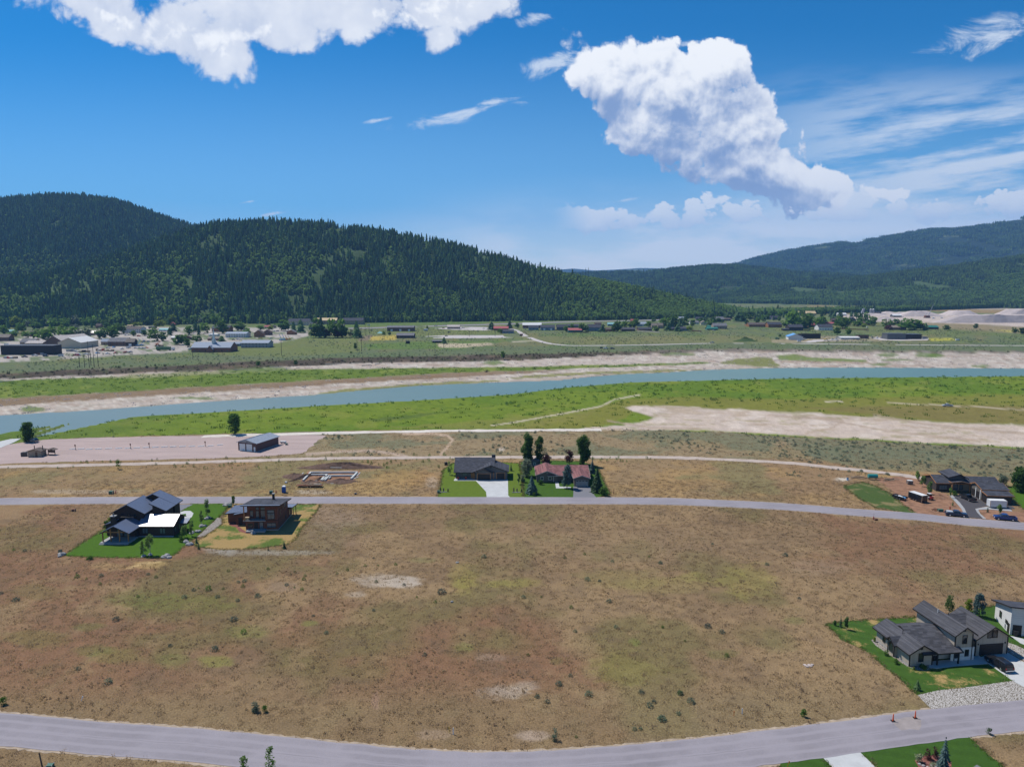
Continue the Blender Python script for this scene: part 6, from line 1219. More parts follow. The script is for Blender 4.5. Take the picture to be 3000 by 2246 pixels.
rb('x', -12.9, 2.9, -9.0, 3.45, -8.95, 3.45, 10.4, 18.6, wall='dark_shakes', oh=.5, og=.4)
for x in (5.6, 11.2): post(G_, x, -.5, .05, 3.4, .3)
window(G_, 'f', 3.2, .5, .7, 2.4, 1.4, 'dark_trim', 'sky_glass', 2); window(G_, 'f', 7.6, 1.8, .5, 1.6, 2.2, 'dark_trim', 'sky_glass', 1); window(G_, 'f', 9.6, 1.8, .5, .9, 2.2, 'dark_trim', 'sky_glass'); window(G_, 'f', 13.8, 1.8, .8, 2.6, 1.3, 'dark_trim', 'sky_glass', 2)
for y in (-3.4, -6.2): garage_door(G_, 'l', y, 11.0, 2.3, 2.3, 'dark_trim', 4)
panel(G_, 'l', -11.0, 10.8, .03, 2.2, 2.2, .06, 'dark_trim', 'side_door'); panel(G_, 'l', -4.8, 11.0, .03, .3, 3.2, .08, 'white_trim', 'door_trim'); panel(G_, 'l', -7.6, 11.0, .03, .3, 3.2, .08, 'white_trim', 'door_trim')
for x, y, z in ((14.6, -4.2, 4.9), (15.6, -4.9, 4.9), (16.3, -5.6, 4.7), (9.4, 5.8, 5.9), (9.0, 6.8, 5.9)): pipe(G_, x, y, z - .3, z + .6)

# ---- barn on the gravel lot
F_ = thing('barn', 'long brown barn with pale blue metal roof and two white doors', 'barn', (-117.1, 292.6), R(-18.5))
roof_block(F_, 'y', -.6, 3.7, 4.65, 5.05, 9.9, 3.7, -.5, 15.4, 'metal_steel', 'barn_boards', .6, .5, .14, seams=.75)
MB().prism([(.3, 3.62), (9.0, 3.62), (4.65, 4.85)], 'y', -.04, .02).build('gable_panel', 'steel_grey', F_); MB().box(-.02, 9.32, -.02, 14.92, 0, .3).build('foundation', 'foundation', F_)
for u in (2.2, 5.7): garage_door(F_, 'f', u, -.02, 2.9, 3.1, 'white_trim', 5)
panel(F_, 'f', 8.4, -.02, .05, .8, 2.0, .05, 'white_trim', 'door'); panel(F_, 'f', 4.65, -.05, 3.75, .35, .25, .1, 'dark_trim', 'flood_lamp')

# ------------------------------------------------------------------ vehicles and small things
def side_body(prof, w, m, name, par, inset=0.0):
    """side profile (x, z) extruded across the width, shoulders pulled in by `inset` above the belt"""
    n = len(prof); zs = [p[1] for p in prof]; zt, zm = max(zs), (min(zs) + max(zs)) / 2
    L = [(x, -w / 2 + (inset if z > zm else 0), z) for x, z in prof]; Rr = [(x, w / 2 - (inset if z > zm else 0), z) for x, z in prof]
    mb = MB(); mb.add(L + Rr, [tuple(range(n)), tuple(range(2 * n - 1, n - 1, -1))] + [(i, i + n, (i + 1) % n + n, (i + 1) % n) for i in range(n)])
    o_ = mb.build(name, m, par); bm = bmesh.new(); bm.from_mesh(o_.data); bmesh.ops.recalc_face_normals(bm, faces=bm.faces); bm.to_mesh(o_.data); bm.free(); return o_
def wheels(t, xs, w, r, rim=True):
    for x in xs:
        for s in (-1, 1):
            wl = MB().tube((x, s * (w / 2 - .22), r), (x, s * (w / 2 + .01), r), r, r, 14).build('wheel', 'rubber', t)
            if rim: MB().tube((x, s * (w / 2 + .0), r), (x, s * (w / 2 + .03), r), r * .6, r * .55, 10).build('rim', 'chrome', wl)
def car(kind, paint, label, loc, rz, group=None, fine=True, cat=None, name=None, z=0.0):
    """x forward"""
    t = thing(name or {'suv': 'suv', 'pickup': 'pickup_truck', 'sedan': 'car', 'van': 'van'}[kind], label, cat or {'suv': 'SUV', 'pickup': 'pickup', 'sedan': 'car', 'van': 'van'}[kind], (loc[0], loc[1], z), rz, group)
    if kind == 'suv':
        w = 1.95; side_body([(-2.4, .35), (2.35, .35), (2.42, .75), (2.3, .98), (1.15, 1.08), (-2.42, 1.08), (-2.46, .7)], w, paint, 'body', t, .05)
        side_body([(-2.40, 1.06), (1.1, 1.06), (.35, 1.66), (-.2, 1.74), (-1.9, 1.74), (-2.28, 1.6)], w - .12, paint, 'cabin', t, .13)
        mk = [(-1.75, -.95), (-.85, .0), (.1, .55)]; zw = (1.14, 1.58); ws, hd = (1.0, .38), (-2.36, -2.30); wx = (1.5, -1.45); r = .38
    elif kind == 'pickup':
        w = 1.98; side_body([(-2.9, .45), (2.75, .45), (2.85, .8), (2.75, 1.1), (1.45, 1.18), (-.75, 1.18), (-.75, .8), (-2.9, .8)], w, paint, 'body', t, .04)
        side_body([(-.8, 1.16), (1.4, 1.16), (.75, 1.75), (.3, 1.86), (-.55, 1.86), (-.8, 1.7)], w - .12, paint, 'cabin', t, .13)
        b = MB(); b.box(-2.9, -.8, -w / 2, -w / 2 + .08, .78, 1.2).box(-2.9, -.8, w / 2 - .08, w / 2, .78, 1.2).box(-2.98, -2.88, -w / 2, w / 2, .7, 1.2); b.build('bed', paint, t); MB().box(-2.88, -.82, -w / 2 + .08, w / 2 - .08, .79, .85).build('bed_floor', 'black_plastic', t)
        mk = [(-.6, .15), (.25, .95)]; zw = (1.24, 1.68); wx = (1.85, -1.85); r = .42
    elif kind == 'sedan':
        w = 1.8; side_body([(-2.25, .3), (2.2, .3), (2.28, .65), (1.1, .92), (-1.5, .95), (-2.28, .85)], w, paint, 'body', t, .05)
        side_body([(-1.6, .92), (1.0, .92), (.2, 1.38), (-.8, 1.42), (-1.3, 1.3)], w - .12, paint, 'cabin', t, .14); mk = [(-1.1, -.4), (-.3, .4)]; zw = (.98, 1.3); wx = (1.4, -1.35); r = .33
    else:
        w = 2.0; side_body([(-2.6, .4), (2.4, .4), (2.5, .9), (1.9, 1.2), (1.3, 2.1), (-2.6, 2.2)], w, paint, 'body', t, .06); mk = [(.6, 1.3)]; zw = (1.35, 1.85); wx = (1.6, -1.6); r = .38
    if fine and kind in ('suv', 'pickup'):
        top = 1.74 if kind == 'suv' else 1.86
        x0, x1 = (1.07, .40) if kind == 'suv' else (1.36, .80); MB().add([(x0 + .02, -w / 2 + .14, 1.12 if kind == 'suv' else 1.24), (x0 + .02, w / 2 - .14, 1.12 if kind == 'suv' else 1.24), (x1 + .04, w / 2 - .24, top - .1), (x1 + .04, -w / 2 + .24, top - .1)], [(0, 1, 2, 3)]).build('windscreen', 'car_glass', t)
        xb = -2.42 if kind == 'suv' else -.83; xt = -2.33 if kind == 'suv' else -.83; MB().add([(xb, -w / 2 + .2, 1.16), (xt, -w / 2 + .26, 1.6), (xt, w / 2 - .26, 1.6), (xb, w / 2 - .2, 1.16)], [(0, 1, 2, 3)]).build('rear_window', 'car_glass', t)
        for s in (-1, 1):
            MB().box((-2.5 if kind == 'suv' else -3.0), (-2.36 if kind == 'suv' else -2.9), s * (w / 2 - .2) - .1, s * (w / 2 - .2) + .1, .72, 1.0).build('tail_light', 'tail_red', t)
            MB().box(2.3 if kind == 'suv' else 2.72, 2.44 if kind == 'suv' else 2.86, s * (w / 2 - .3) - .2, s * (w / 2 - .3) + .2, .72, .92).build('headlight', 'head_lamp', t)
            MB().box(.75, .95, s * (w / 2 + .08) - .1, s * (w / 2 + .08) + .1, 1.12, 1.3).build('mirror', paint, t)
            if kind == 'suv': MB().box(-1.95, .0, s * .68 - .03, s * .68 + .03, 1.75, 1.82).build('roof_rail', 'chrome', t)
        MB().box(-2.52 if kind == 'suv' else -3.02, -2.40 if kind == 'suv' else -2.92, -w / 2 + .1, w / 2 - .1, .4, .6).build('bumper', 'chrome', t)
    for a, b in mk:
        mb = MB()
        for s in (-1, 1):
            y0, y1 = s * (w / 2 - .055), s * (w / 2 - .175); mb.add([(a, y0, zw[0]), (b, y0, zw[0]), (b - .12, y1, zw[1]), (a + .03, y1, zw[1])], [(0, 1, 2, 3)])
        mb.build('side_window', 'car_glass', t)
    wheels(t, wx, w, r, fine); return t
def heading(a, b): (x0, y0), (x1, y1) = unproj(*a), unproj(*b); return math.atan2(y1 - y0, x1 - x0)
car('suv', 'paint_black', 'black SUV parked on the concrete drive before the dark garage door', unproj(2926, 1951), R(7 + 90))
hd = heading((2760, 1520), (2900, 1533))
pk = car('pickup', 'paint_navy', 'dark navy crew-cab pickup with tool boxes parked on the middle road', unproj(2801, 1511), hd)
MB().box(-2.6, -1.0, -.8, .8, .85, 1.45).build('tool_box', 'paint_silver', pk)
car('pickup', 'paint_blue', 'bright blue pickup parked on the middle road beyond the black drive', unproj(2943, 1522), hd + math.pi)
car('pickup', 'paint_black', 'black pickup parked on the black drive before the brown house', unproj(2834, 1463), R(95))
car('suv', 'paint_grey', 'grey SUV parked by the round tree at the boat ramp', unproj(97, 1294), R(160)); car('pickup', 'paint_silver', 'silver-grey pickup driving across the green river flats', unproj(2775, 1190, Z_MEADOW), R(175), z=zground(*unproj(2775, 1190, Z_MEADOW)))

def boxy(name, label, cat, px, py, l, w, h, m, rz, roof=None, z0=.35, wh=(), tongue=False):
    t = thing(name, label, cat, unproj(px, py), rz); MB().box(-l / 2, l / 2, -w / 2, w / 2, z0, h).build('body', m, t)
    if roof: MB().box(-l / 2 + .02, l / 2 - .02, -w / 2 + .02, w / 2 - .02, h + .003, h + .06).build('roof', roof, t)
    e = MB()
    for sx in (-1, 1):
        for sy in (-1, 1): e.box(sx * l / 2 - .06, sx * l / 2 + .06, sy * w / 2 - .06, sy * w / 2 + .06, z0 - .02, h + .01)
    e.build('corner_post', 'chrome', t)
    if wh: wheels(t, wh, w + .1, .34, True)
    if tongue: MB().tube((l / 2, -.5, .4), (l / 2 + 1.2, 0, .4), .06).tube((l / 2, .5, .4), (l / 2 + 1.2, 0, .4), .06).build('hitch', 'black_plastic', t)
    return t
t = boxy('box_trailer', 'white box trailer parked beside the brown garage wall', 'trailer', 2919, 1486, 4.9, 2.2, 2.5, 'paint_white', R(-7), 'metal_white', .45, (-.4, .4), True); panel(t, 'r', 0, 2.45, .6, 1.9, 1.7, .03, 'paint_silver', 'rear_door')
boxy('cargo_trailer', 'black enclosed cargo trailer with pale roof in the bare yard', 'trailer', 2688, 1466, 5.2, 2.3, 2.45, 'paint_black', R(-72), 'metal_white', .4, (-.5, .4), True)
t = thing('skid_steer', 'red and white skid steer loader in the bare yard', 'loader', unproj(2721, 1462), R(100)); MB().box(-1.1, .6, -.55, .55, .4, 1.0).build('body', 'paint_white', t); MB().box(-1.3, -.9, -.6, .6, .5, 1.25).build('engine_cover', 'paint_red', t); MB().box(-.7, .5, -.45, .45, 1.0, 2.0).build('cab', 'car_glass', t); MB().box(-.75, .55, -.5, .5, 2.0, 2.08).build('cab_roof', 'paint_white', t); wheels(t, (-.6, .5), 1.6, .38)
for s in (-1, 1): MB().box(-1.0, 1.3, s * .68 - .06, s * .68 + .06, .9, 1.1).build('lift_arm', 'paint_white', t)
MB().box(1.2, 1.7, -.85, .85, .1, .6).build('bucket', 'rust', t)
t = thing('utility_trailer', 'open black trailer heaped with white and blue junk in the bare yard', 'trailer', unproj(2636, 1462), R(-60)); MB().box(-2, 2, -1, 1, .5, .6).build('deck', 'rust', t)
for a in ((-2, 2, -1.02, -.95), (-2, 2, .95, 1.02), (-2.05, -1.98, -1, 1)): MB().box(*a, .55, 1.3).build('side_board', 'black_plastic', t)
for k, (mm, q) in enumerate((('plastic_white', (.6, 0, .8)), ('paint_lightblue', (1.2, .2, .75)), ('plastic_white', (-.2, .3, .85)), ('paint_grey', (-1.2, -.2, .9)))): MB().ball(q, .75, .6, .42, 8, 5, .12).build('junk', mm, t)
wheels(t, (-.3, .5), 2.2, .33)
t = boxy('generator_box', 'small dark equipment box standing in the bare yard', 'equipment', 2665, 1418, 1.7, 1.3, 1.4, 'paint_grey', R(-8), 'metal_white', .25)
t = thing('fuel_tank', 'teal steel tank on a stand behind the bare yard', 'tank', unproj(2556, 1404), R(-5)); MB().tube((-1.6, 0, 1.3), (1.6, 0, 1.3), .75, .75, 14).build('tank', 'paint_teal', t)
for x in (-1.2, 1.2):
    for y in (-.5, .5): MB().box(x - .06, x + .06, y - .06, y + .06, 0, .9).build('leg', 'rust', t)
MB().box(-3.2, 4.6, -.15, .1, .5, .62).build('rail', 'rust', t)
def barrel(px, py, label, m, r=.35, h=.9):
    t = thing('barrel', label, 'barrel', unproj(px, py)); MB().tube((0, 0, 0), (0, 0, h), r, r, 12).build('drum', m, t); MB().tube((0, 0, h), (0, 0, h + .04), r * 1.05, r * 1.05, 12).build('lid', 'black_plastic', t)
barrel(2483, 1406, 'blue barrel at the end of the lumber behind the bare yard', 'paint_lightblue')
def lumber(px, py, n, L, label, spread=2.5, seed=0, rz=0.0, m='plank'):
    r_ = random.Random(seed); t = thing('lumber_pile', label, 'lumber', unproj(px, py), rz)
    for k in range(n):
        a = r_.uniform(-.5, .5); l = L * r_.uniform(.6, 1); x, y, z = r_.uniform(-spread, spread), r_.uniform(-1, 1), .08 + .12 * (k // 3); c, s = math.cos(a) * l / 2, math.sin(a) * l / 2
        MB().tube((x - c, y - s, z), (x + c, y + s, z + r_.uniform(-.02, .1)), .09, .09, 4).build('board', m, t)
lumber(2512, 1400, 14, 3.4, 'jumbled lumber heap beside the teal tank', 2.2, 1); lumber(2610, 1407, 16, 3.2, 'lumber heap between the teal tank and the bare earth', 2.6, 2); lumber(2742, 1494, 9, 2.0, 'dark pallets and scrap at the roadside edge of the bare yard', 1.3, 3, .3, 'rust')
t = boxy('utility_cabinet', 'green utility cabinet beside the scrap at the roadside', 'cabinet', 2755, 1498, 1.4, .9, .8, 'utility_green', R(-10), None, .05)

def mound(name, label, cat, px, py, rx, ry, h, m='earth', seed=0, rz=0.0, flat=0.0, grp=None, z=0.0, bumps=.25, n=28, k=10):
    """heap of loose earth or gravel with an uneven outline"""
    r_ = np.random.default_rng(seed); mb = MB(); ph = r_.uniform(0, 6.28, 4)
    for j in range(k + 1):
        u = j / k
        for i in range(n):
            a = 2 * math.pi * i / n; q = 1 + .14 * math.sin(2 * a + ph[0]) + .09 * math.sin(3 * a + ph[1]) + .05 * math.sin(7 * a + ph[2]); rr = (1 - u) * q
            zz = h * (min(1, u / (1 - flat)) ** 1.05) * (1 + (bumps * .4 * math.sin(5 * a + 7 * u + ph[3]) + r_.uniform(-.5, .5) * bumps * .35) * (0 if u in (0,) else 1)) - (.1 if u == 0 else 0)
            mb.v.append((rx * rr * math.cos(a), ry * rr * math.sin(a), zz))
        if j: b0 = len(mb.v) - 2 * n; mb.f += [(b0 + i, b0 + (i + 1) % n, b0 + n + (i + 1) % n, b0 + n + i) for i in range(n)]
    o_ = mb.build(name, m); x, y = unproj(px, py); o_.location = (x, y, z); o_.rotation_euler = (0, 0, rz); return tag(o_, label, cat, grp)
mound('earth_mound', 'small brown soil mound beside the loader', 'mound', 2752, 1457, 3.6, 2.2, 1.1, 'earth', 4)
# ---- foundation under construction
sx = lambda x, y: (820 + x * .1266, 1350 + y * .1266)
FX = thing('house_foundation', 'white concrete foundation walls of a house being started in an earth pit', 'foundation', (0, 0, 0))
def beam(a, b, w=.55, h=.55, m='form_panel', name='footing', par=None, z0=.0):
    (x0, y0), (x1, y1) = unproj(*sx(*a)), unproj(*sx(*b)); d = Vector((x1 - x0, y1 - y0)); L = d.length; d.normalize(); n_ = Vector((-d.y, d.x)) * w / 2
    c = [(x0 - n_.x, y0 - n_.y), (x1 - n_.x, y1 - n_.y), (x1 + n_.x, y1 + n_.y), (x0 + n_.x, y0 + n_.y)]
    return MB().hexa([(p[0], p[1], z0) for p in c], [(p[0], p[1], z0 + h) for p in c]).build(name, m, par)
for a, b, w in (((690, 283), (1800, 278), .7), ((712, 290), (535, 468), .6), ((1785, 290), (1650, 432), .7), ((680, 337), (1110, 337), .55), ((1110, 360), (1700, 356), .55), ((1085, 340), (1060, 372), .6)): beam(a, b, w, .6 + .013 * w, par=FX)
beam((1020, 390), (955, 465), .6, .58, par=FX); beam((1130, 378), (1040, 465), .6, .57, par=FX); beam((1080, 385), (985, 468), .4, .56, par=FX); beam((1180, 382), (1140, 425), .4, .56, par=FX)
mat('trench_soil', (.075, .05, .04), 1.0, .4, 1.0, .8, 3.0, spec=.03)
sheet('excavation', [sx(440, 480), sx(660, 230), sx(900, 225), sx(1830, 215), sx(1880, 270), sx(1700, 470), sx(1250, 480), sx(1000, 500)], 'earth', .024, .4)
mound('earth_mound', 'long red-brown earth bank behind the white foundation walls', 'mound', *sx(1440, 150), 15.5, 3.4, 1.9, 'dark_earth', 11, 0, .2); mound('earth_mound', 'earth heap beside the left trench of the white foundation', 'mound', *sx(340, 360), 4.2, 4.0, 1.3, 'dark_earth', 12); mound('earth_mound', 'earth heap in front of the white foundation', 'mound', *sx(1400, 485), 6.6, 2.6, 1.35, 'dark_earth', 13); mound('earth_mound', 'dark trench spoil along the side of the white foundation', 'mound', *sx(590, 370), 1.2, 8.0, 1.0, 'trench_soil', 14, R(-32)); mound('earth_mound', 'spoil heap behind the lumber trailer', 'mound', *sx(720, 500), 4.2, 1.8, 1.0, 'dark_earth', 15); mound('earth_mound', 'dark spoil on the inner side of the white foundation', 'mound', *sx(930, 420), 1.0, 3.2, .8, 'trench_soil', 16, R(-30))
for i, (a, b, lb) in enumerate((((1170, 205), (1430, 210), 'pale board lying on the earth bank behind the foundation'), ((1860, 270), (1780, 350), 'pale board leaning at the far corner of the foundation'), ((475, 345), (545, 275), 'pale board beside the left earth heap'), ((1090, 512), (1240, 530), 'loose board in the grass before the earth heap'), ((690, 462), (865, 462), 'green-edged board behind the lumber trailer'), ((1700, 420), (1820, 370), 'pale board off the right end of the foundation'), ((1160, 485), (1140, 520), 'short board crossing the loose board'))):
    o_ = beam(a, b, .3, .12, 'form_panel', 'board', None, .9 if i == 0 else .05); tag(o_, lb, 'board')
t = thing('flatbed_trailer', 'flatbed trailer loaded with lumber before the foundation', 'trailer', unproj(*sx(700, 600)), R(-2)); MB().box(-4.6, 4.4, -1.1, 1.1, .62, .78).build('deck', 'rust', t); wheels(t, (-.6, .5), 2.1, .36)
r_ = random.Random(5)
for k in range(16): x, y = r_.uniform(-3, 3), r_.uniform(-.9, .9); MB().box(x - 1.3, x + 1.3, y - .12, y + .12, .78 + .1 * (k % 4), .87 + .1 * (k % 4)).build('board', r_.choice(['plank', 'form_panel', 'plank']), t)
t = thing('portable_toilet', 'blue portable toilet with white roof beside the construction site', 'toilet', unproj(832, 1442), R(5)); MB().box(-.58, .58, -.58, .58, .08, 2.05).build('cabin', 'toilet_blue', t); MB().prism([(-.6, 2.05), (.6, 2.05), (.45, 2.25), (0, 2.36), (-.45, 2.25)], 'y', -.6, .6).build('roof', 'plastic_white', t); panel(t, 'f', 0, -.58, .15, .85, 1.8, .03, 'toilet_blue', 'door'); MB().box(-.6, .6, -.6, .6, 0, .08).build('skid', 'black_plastic', t)

# ---- boat-ramp lot
lx = lambda x, y: (x * .4973, 1230 + y * .4973)
t = thing('restroom_hut', 'small tan restroom hut with two dark vent pipes on the gravel lot', 'hut', unproj(*lx(220, 211)), R(2)); roof_block(t, 'y', -3.0, 2.4, 0, 3.2, 3.0, 2.4, -2.2, 2.2, 'shingle_brown', 'tan_boards', .35, .4, .14, fascia='brown_boards'); panel(t, 'f', .8, -1.8, .05, .9, 2.0, .05, 'brown_boards', 'door')
for x in (-1.2, 2.1): MB().tube((x, .5, 2.4), (x, .5, 4.3), .16, .16, 8).build('vent_pipe', 'dark_trim', t)
t = thing('information_kiosk', 'dark timber information kiosk beside the restroom hut', 'kiosk', unproj(*lx(305, 204)), R(-10)); roof_block(t, 'y', -2.2, 2.3, 0, 2.8, 2.2, 2.3, -1.2, 1.2, 'shingle_brown', walls=False, t=.12)
for x in (-1.6, 1.6): post(t, x, 0, 0, 2.3, .2, 'bark')
MB().box(-1.5, 1.5, -.06, .06, .9, 2.1).build('notice_board', 'brown_boards', t); MB().box(-2.4, 2.6, -1.5, -.9, .35, .45).build('bench', 'bark', t)
t = boxy('dumpster', 'black dumpster beside the restroom hut on the gravel lot', 'dumpster', *lx(150, 212), 2.6, 1.7, 1.6, 'paint_black', R(8), 'black_plastic', .1)
for i, (x, y) in enumerate([(430, 172), (478, 171), (525, 173), (580, 171), (640, 169), (700, 167), (755, 167), (805, 165), (860, 163), (915, 161), (968, 159), (1020, 158), (1075, 157), (1130, 156), (1185, 155), (1240, 153), (1295, 148)]):
    o_ = MB().prism([(-.28, 0), (.28, 0), (.22, .26), (-.22, .26)], 'x', -1.25, 1.25).build('wheel_stop', 'white_trim'); x_, y_ = unproj(*lx(x, y)); o_.location = (x_, y_, .031); o_.rotation_euler = (0, 0, R(20)); tag(o_, 'pale concrete wheel stop in the row across the gravel lot', 'wheel stop', 'wheel stops in a row on the gravel lot')
for x, y, lb in ((445, 176, 'brown sign post nearest the restroom hut on the gravel lot'), (770, 170, 'second brown sign post along the wheel stops'), (880, 165, 'third brown sign post along the wheel stops'), (1210, 156, 'brown sign post nearest the barn on the gravel lot')):
    t = thing('sign_post', lb, 'sign', unproj(*lx(x, y))); post(t, 0, 0, 0, 2.3, .16, 'brown_boards'); MB().box(-.25, .25, -.12, -.06, 1.6, 2.4).build('sign_plate', 'rust', t)
t = thing('propane_tank', 'white propane tank at the back corner of the barn', 'tank', unproj(830, 1299), R(-10)); MB().tube((-1.2, 0, .8), (1.2, 0, .8), .5, .5, 14).ball((-1.2, 0, .8), .35, .5, .5, 12, 6).ball((1.2, 0, .8), .35, .5, .5, 12, 6).build('tank', 'paint_white', t)
for x in (-.8, .8): MB().box(x - .1, x + .1, -.35, .35, 0, .4).build('foot', 'foundation', t)
boxy('utility_cabinet', 'small grey cabinet beside the propane tank', 'cabinet', 840, 1303, .9, .7, .8, 'utility_green', 0, None, .03)

# ---- roadside and garden details
def rock(px, py, s, label, grp=None, seed=0, m='grey_stone'):
    o_ = MB().ball((0, 0, s * .25), s, s * .75, s * .55, 9, 6, .16, random.Random(seed)).build('boulder', m); x, y = unproj(px, py); o_.location = (x, y, 0); o_.rotation_euler = (0, 0, seed); tag(o_, label, 'boulder', grp)
for i, (x, y, s, lb) in enumerate([(181, 1626, 1.0, 'pale boulder at the lower tip of the green lawn'), (176, 1630, .6, 'small stone beside the boulder at the lawn tip'), (488, 1631, 1.1, 'largest boulder at the lower right corner of the green lawn'), (480, 1633, .8, 'boulder leaning on the largest lawn corner boulder'), (496, 1634, .7, 'smaller boulder beyond the lawn corner pair'), (665, 1480, 1.2, 'largest boulder of the pile by the road near the rust-red house'), (672, 1477, 1.0, 'boulder on the road side of the roadside pile'), (659, 1481, .8, 'low boulder at the lawn side of the roadside pile'), (676, 1482, .7, 'small boulder at the end of the roadside pile'), (611, 1518, .9, 'boulder under the middle aspens on the green lawn'), (604, 1521, .8, 'second boulder under the middle aspens'), (590, 1542, .9, 'boulder at the head of the gravel bed'), (600, 1541, .7, 'small boulder beside the one at the gravel bed head'), (580, 1558, .9, 'grey boulder beside the gravel bed middle'), (562, 1562, .9, 'boulder near the leafy aspen by the dark house'), (545, 1588, .9, 'boulder at the lawn edge below the leafy aspen'), (556, 1596, 1.0, 'boulder beside the little spruce'), (421, 1630, .7, 'stone under the shorter aspen'), (440, 1626, .7, 'stone under the pale aspen'), (1340, 1648, .45, 'white stone lying alone in the dry field'), (1324, 1763, .4, 'white stone by the pale drift in the dry field')]): rock(x, y, s, lb, None, i)
for i in range(8): rock(2356 + i * 3.3, 1950 + (i * 37 % 7) - 3, .28 + .06 * (i % 3), 'white stone in the small rock heap in the open field', 'white stones heaped in the open field', 60 + i, 'aggregate')
for x, y, w, h, m_, lb in ((216, 1497, .9, .7, 'rust', 'dark red utility box in the dry grass near the dark house'), (326, 1446, 1.2, 1.0, 'utility_green', 'dark green transformer box behind the middle road'), (795, 1446, 1.1, 1.1, 'utility_green', 'dark green transformer box near the portable toilet'), (674, 1486, 1.0, .9, 'utility_green', 'green transformer box by the roadside boulder pile'), (1285, 1444, .9, .9, 'utility_green', 'green utility box at the lawn corner of the charcoal house'), (147, 2247, .8, .5, 'utility_green', 'green utility box at the bottom edge by the near road'), (838, 1415, .8, .6, 'paint_white', 'small white-topped box above the portable toilet'), (1042, 1448, .7, .5, 'paint_black', 'small black and white box in the grass by the middle road'), (2565, 1523, 1.0, .5, 'rust', 'brown box in the dry grass below the middle road')):
    boxy('utility_box', lb, 'utility box', x, y, w, w * .8, h, m_, .1, None, .02)
def hydrant(px, py, lb, h=1.1):
    t = thing('fire_hydrant', lb, 'hydrant', unproj(px, py)); MB().tube((0, 0, 0), (0, 0, h * .8), .14, .12, 8).ball((0, 0, h * .8), .15, .15, .16, 8, 5).build('barrel', 'paint_red', t); MB().tube((-.25, 0, h * .55), (.25, 0, h * .55), .08, .08, 8).build('nozzle', 'paint_red', t); MB().tube((0, 0, h * .9), (0, 0, h * 1.9), .03, .03, 5).build('marker_rod', 'rust', t)
hydrant(339, 1446, 'red hydrant with marker rod behind the middle road near the dark house'); hydrant(809, 1445, 'red hydrant with marker rod near the portable toilet'); hydrant(2783, 1492, 'red hydrant in the bare yard by the navy pickup'); hydrant(2559, 1522, 'red hydrant below the middle road in dry grass')
def stake(px, py, top, m_, lb, r=.05, lean=0.0):
    x, y = unproj(px, py); h = zat(x, y, top); t = thing('survey_stake', lb, 'stake', (x, y)); MB().tube((0, 0, -.05), (lean, 0, h), r, r, 5).build('stake', m_, t); MB().box(lean - .08, lean + .08, -.02, .02, h - .25, h).build('flag', m_, t)
stake(238, 2052, 2038, 'plastic_white', 'white leaning survey stake in the grass above the near road', .05, .3); stake(1316, 2146, 2128, 'paint_yellow', 'yellow utility marker above the near road'); stake(1328, 2150, 2131, 'plastic_white', 'white utility marker beside the yellow one', .08); stake(2150, 2096, 2082, 'paint_orange', 'orange-brown marker above the near road'); stake(2174, 2090, 2074, 'plastic_white', 'white marker beside the orange-brown marker', .07); stake(2305, 2248, 2228, 'paint_orange', 'orange whip marker on the near lawn corner', .03, .3); stake(1840, 2142, 2124, 'rust', 'thin bare stick beside the dark double sagebrush', .03); stake(2276, 1718, 1706, 'paint_grey', 'grey leaning stake in the yellow-green drift', .05, -.3); stake(1798, 1446, 1432, 'rust', 'rusty post at the roadside beyond the red-roofed house', .1)
t = thing('wooden_post', 'leaning wooden post beside the green box at the bottom edge', 'post', unproj(124, 2246)); MB().tube((0, 0, 0), (-.25, 0, 2.3), .11, .1, 8).build('post', 'pole_wood', t); MB().box(-.6, .5, -.5, -.3, .02, .12).build('stone', 'grey_stone', t)
for i, (x, y) in enumerate(((2616, 2112), (2681, 2103))):
    t = thing('traffic_cone', 'slim orange traffic cone on the near road, ' + ('the one farther from the cobbles' if i == 0 else 'the one nearer the cobbles'), 'traffic cone', unproj(x, y)); t.location.z = .06; MB().box(-.3, .3, -.3, .3, 0, .07).build('base', 'black_plastic', t); MB().tube((0, 0, .07), (0, 0, 1.25), .13, .06, 10).build('cone', 'cone_orange', t)
    for z in (.65, .95): MB().tube((0, 0, z), (0, 0, z + .12), .115 - .04 * z, .107 - .04 * z, 10).build('band', 'plastic_white', t)
t = thing('trash_bin', 'black wheeled trash bin beside the white house', 'trash bin', unproj(2974, 1862), R(-15)); MB().hexa([(-.3, -.35, .1), (.3, -.35, .1), (.3, .3, .1), (-.3, .3, .1)], [(-.38, -.45, 1.05), (.38, -.45, 1.05), (.38, .4, 1.05), (-.38, .4, 1.05)]).build('bin', 'black_plastic', t); MB().box(-.4, .4, -.47, .45, 1.05, 1.14).build('lid', 'black_plastic', t)
for i, (px, py, lb) in enumerate(((1298, 1440, 'rock ring with dark stumps on the lawn of the charcoal house by the utility box'), (1513, 1441, 'rock ring with dark stumps beside the concrete drive'))):
    t = thing('stump_ornament', lb, 'ornament', unproj(px, py)); r_ = random.Random(i)
    for x, h in ((-.9, 1.5), (.2, 1.3), (1.7, 1.1)): MB().tube((x, r_.uniform(-.4, .4), 0), (x, 0, h), .22, .2, 8).build('stump', 'bark', t)
    for k in range(6): MB().ball((-1.3 + k * .5, -.7 + r_.uniform(-.2, .2), .12), .28, .24, .2, 7, 4, .15, r_).build('stone', 'grey_stone', t)
t = thing('grill', 'black covered grill at the back corner of the charcoal house', 'grill', unproj(1307, 1362)); MB().box(-.6, .6, -.4, .4, 0, 1.0).build('cabinet', 'black_plastic', t); MB().ball((0, 0, 1.0), .6, .4, .35, 10, 6).build('hood', 'black_plastic', t)
x, y = unproj(2862, 2238, 5.2); t = thing('house', 'grey shingle roof peak of a house cut by the bottom edge', 'house', (x, y), R(8))
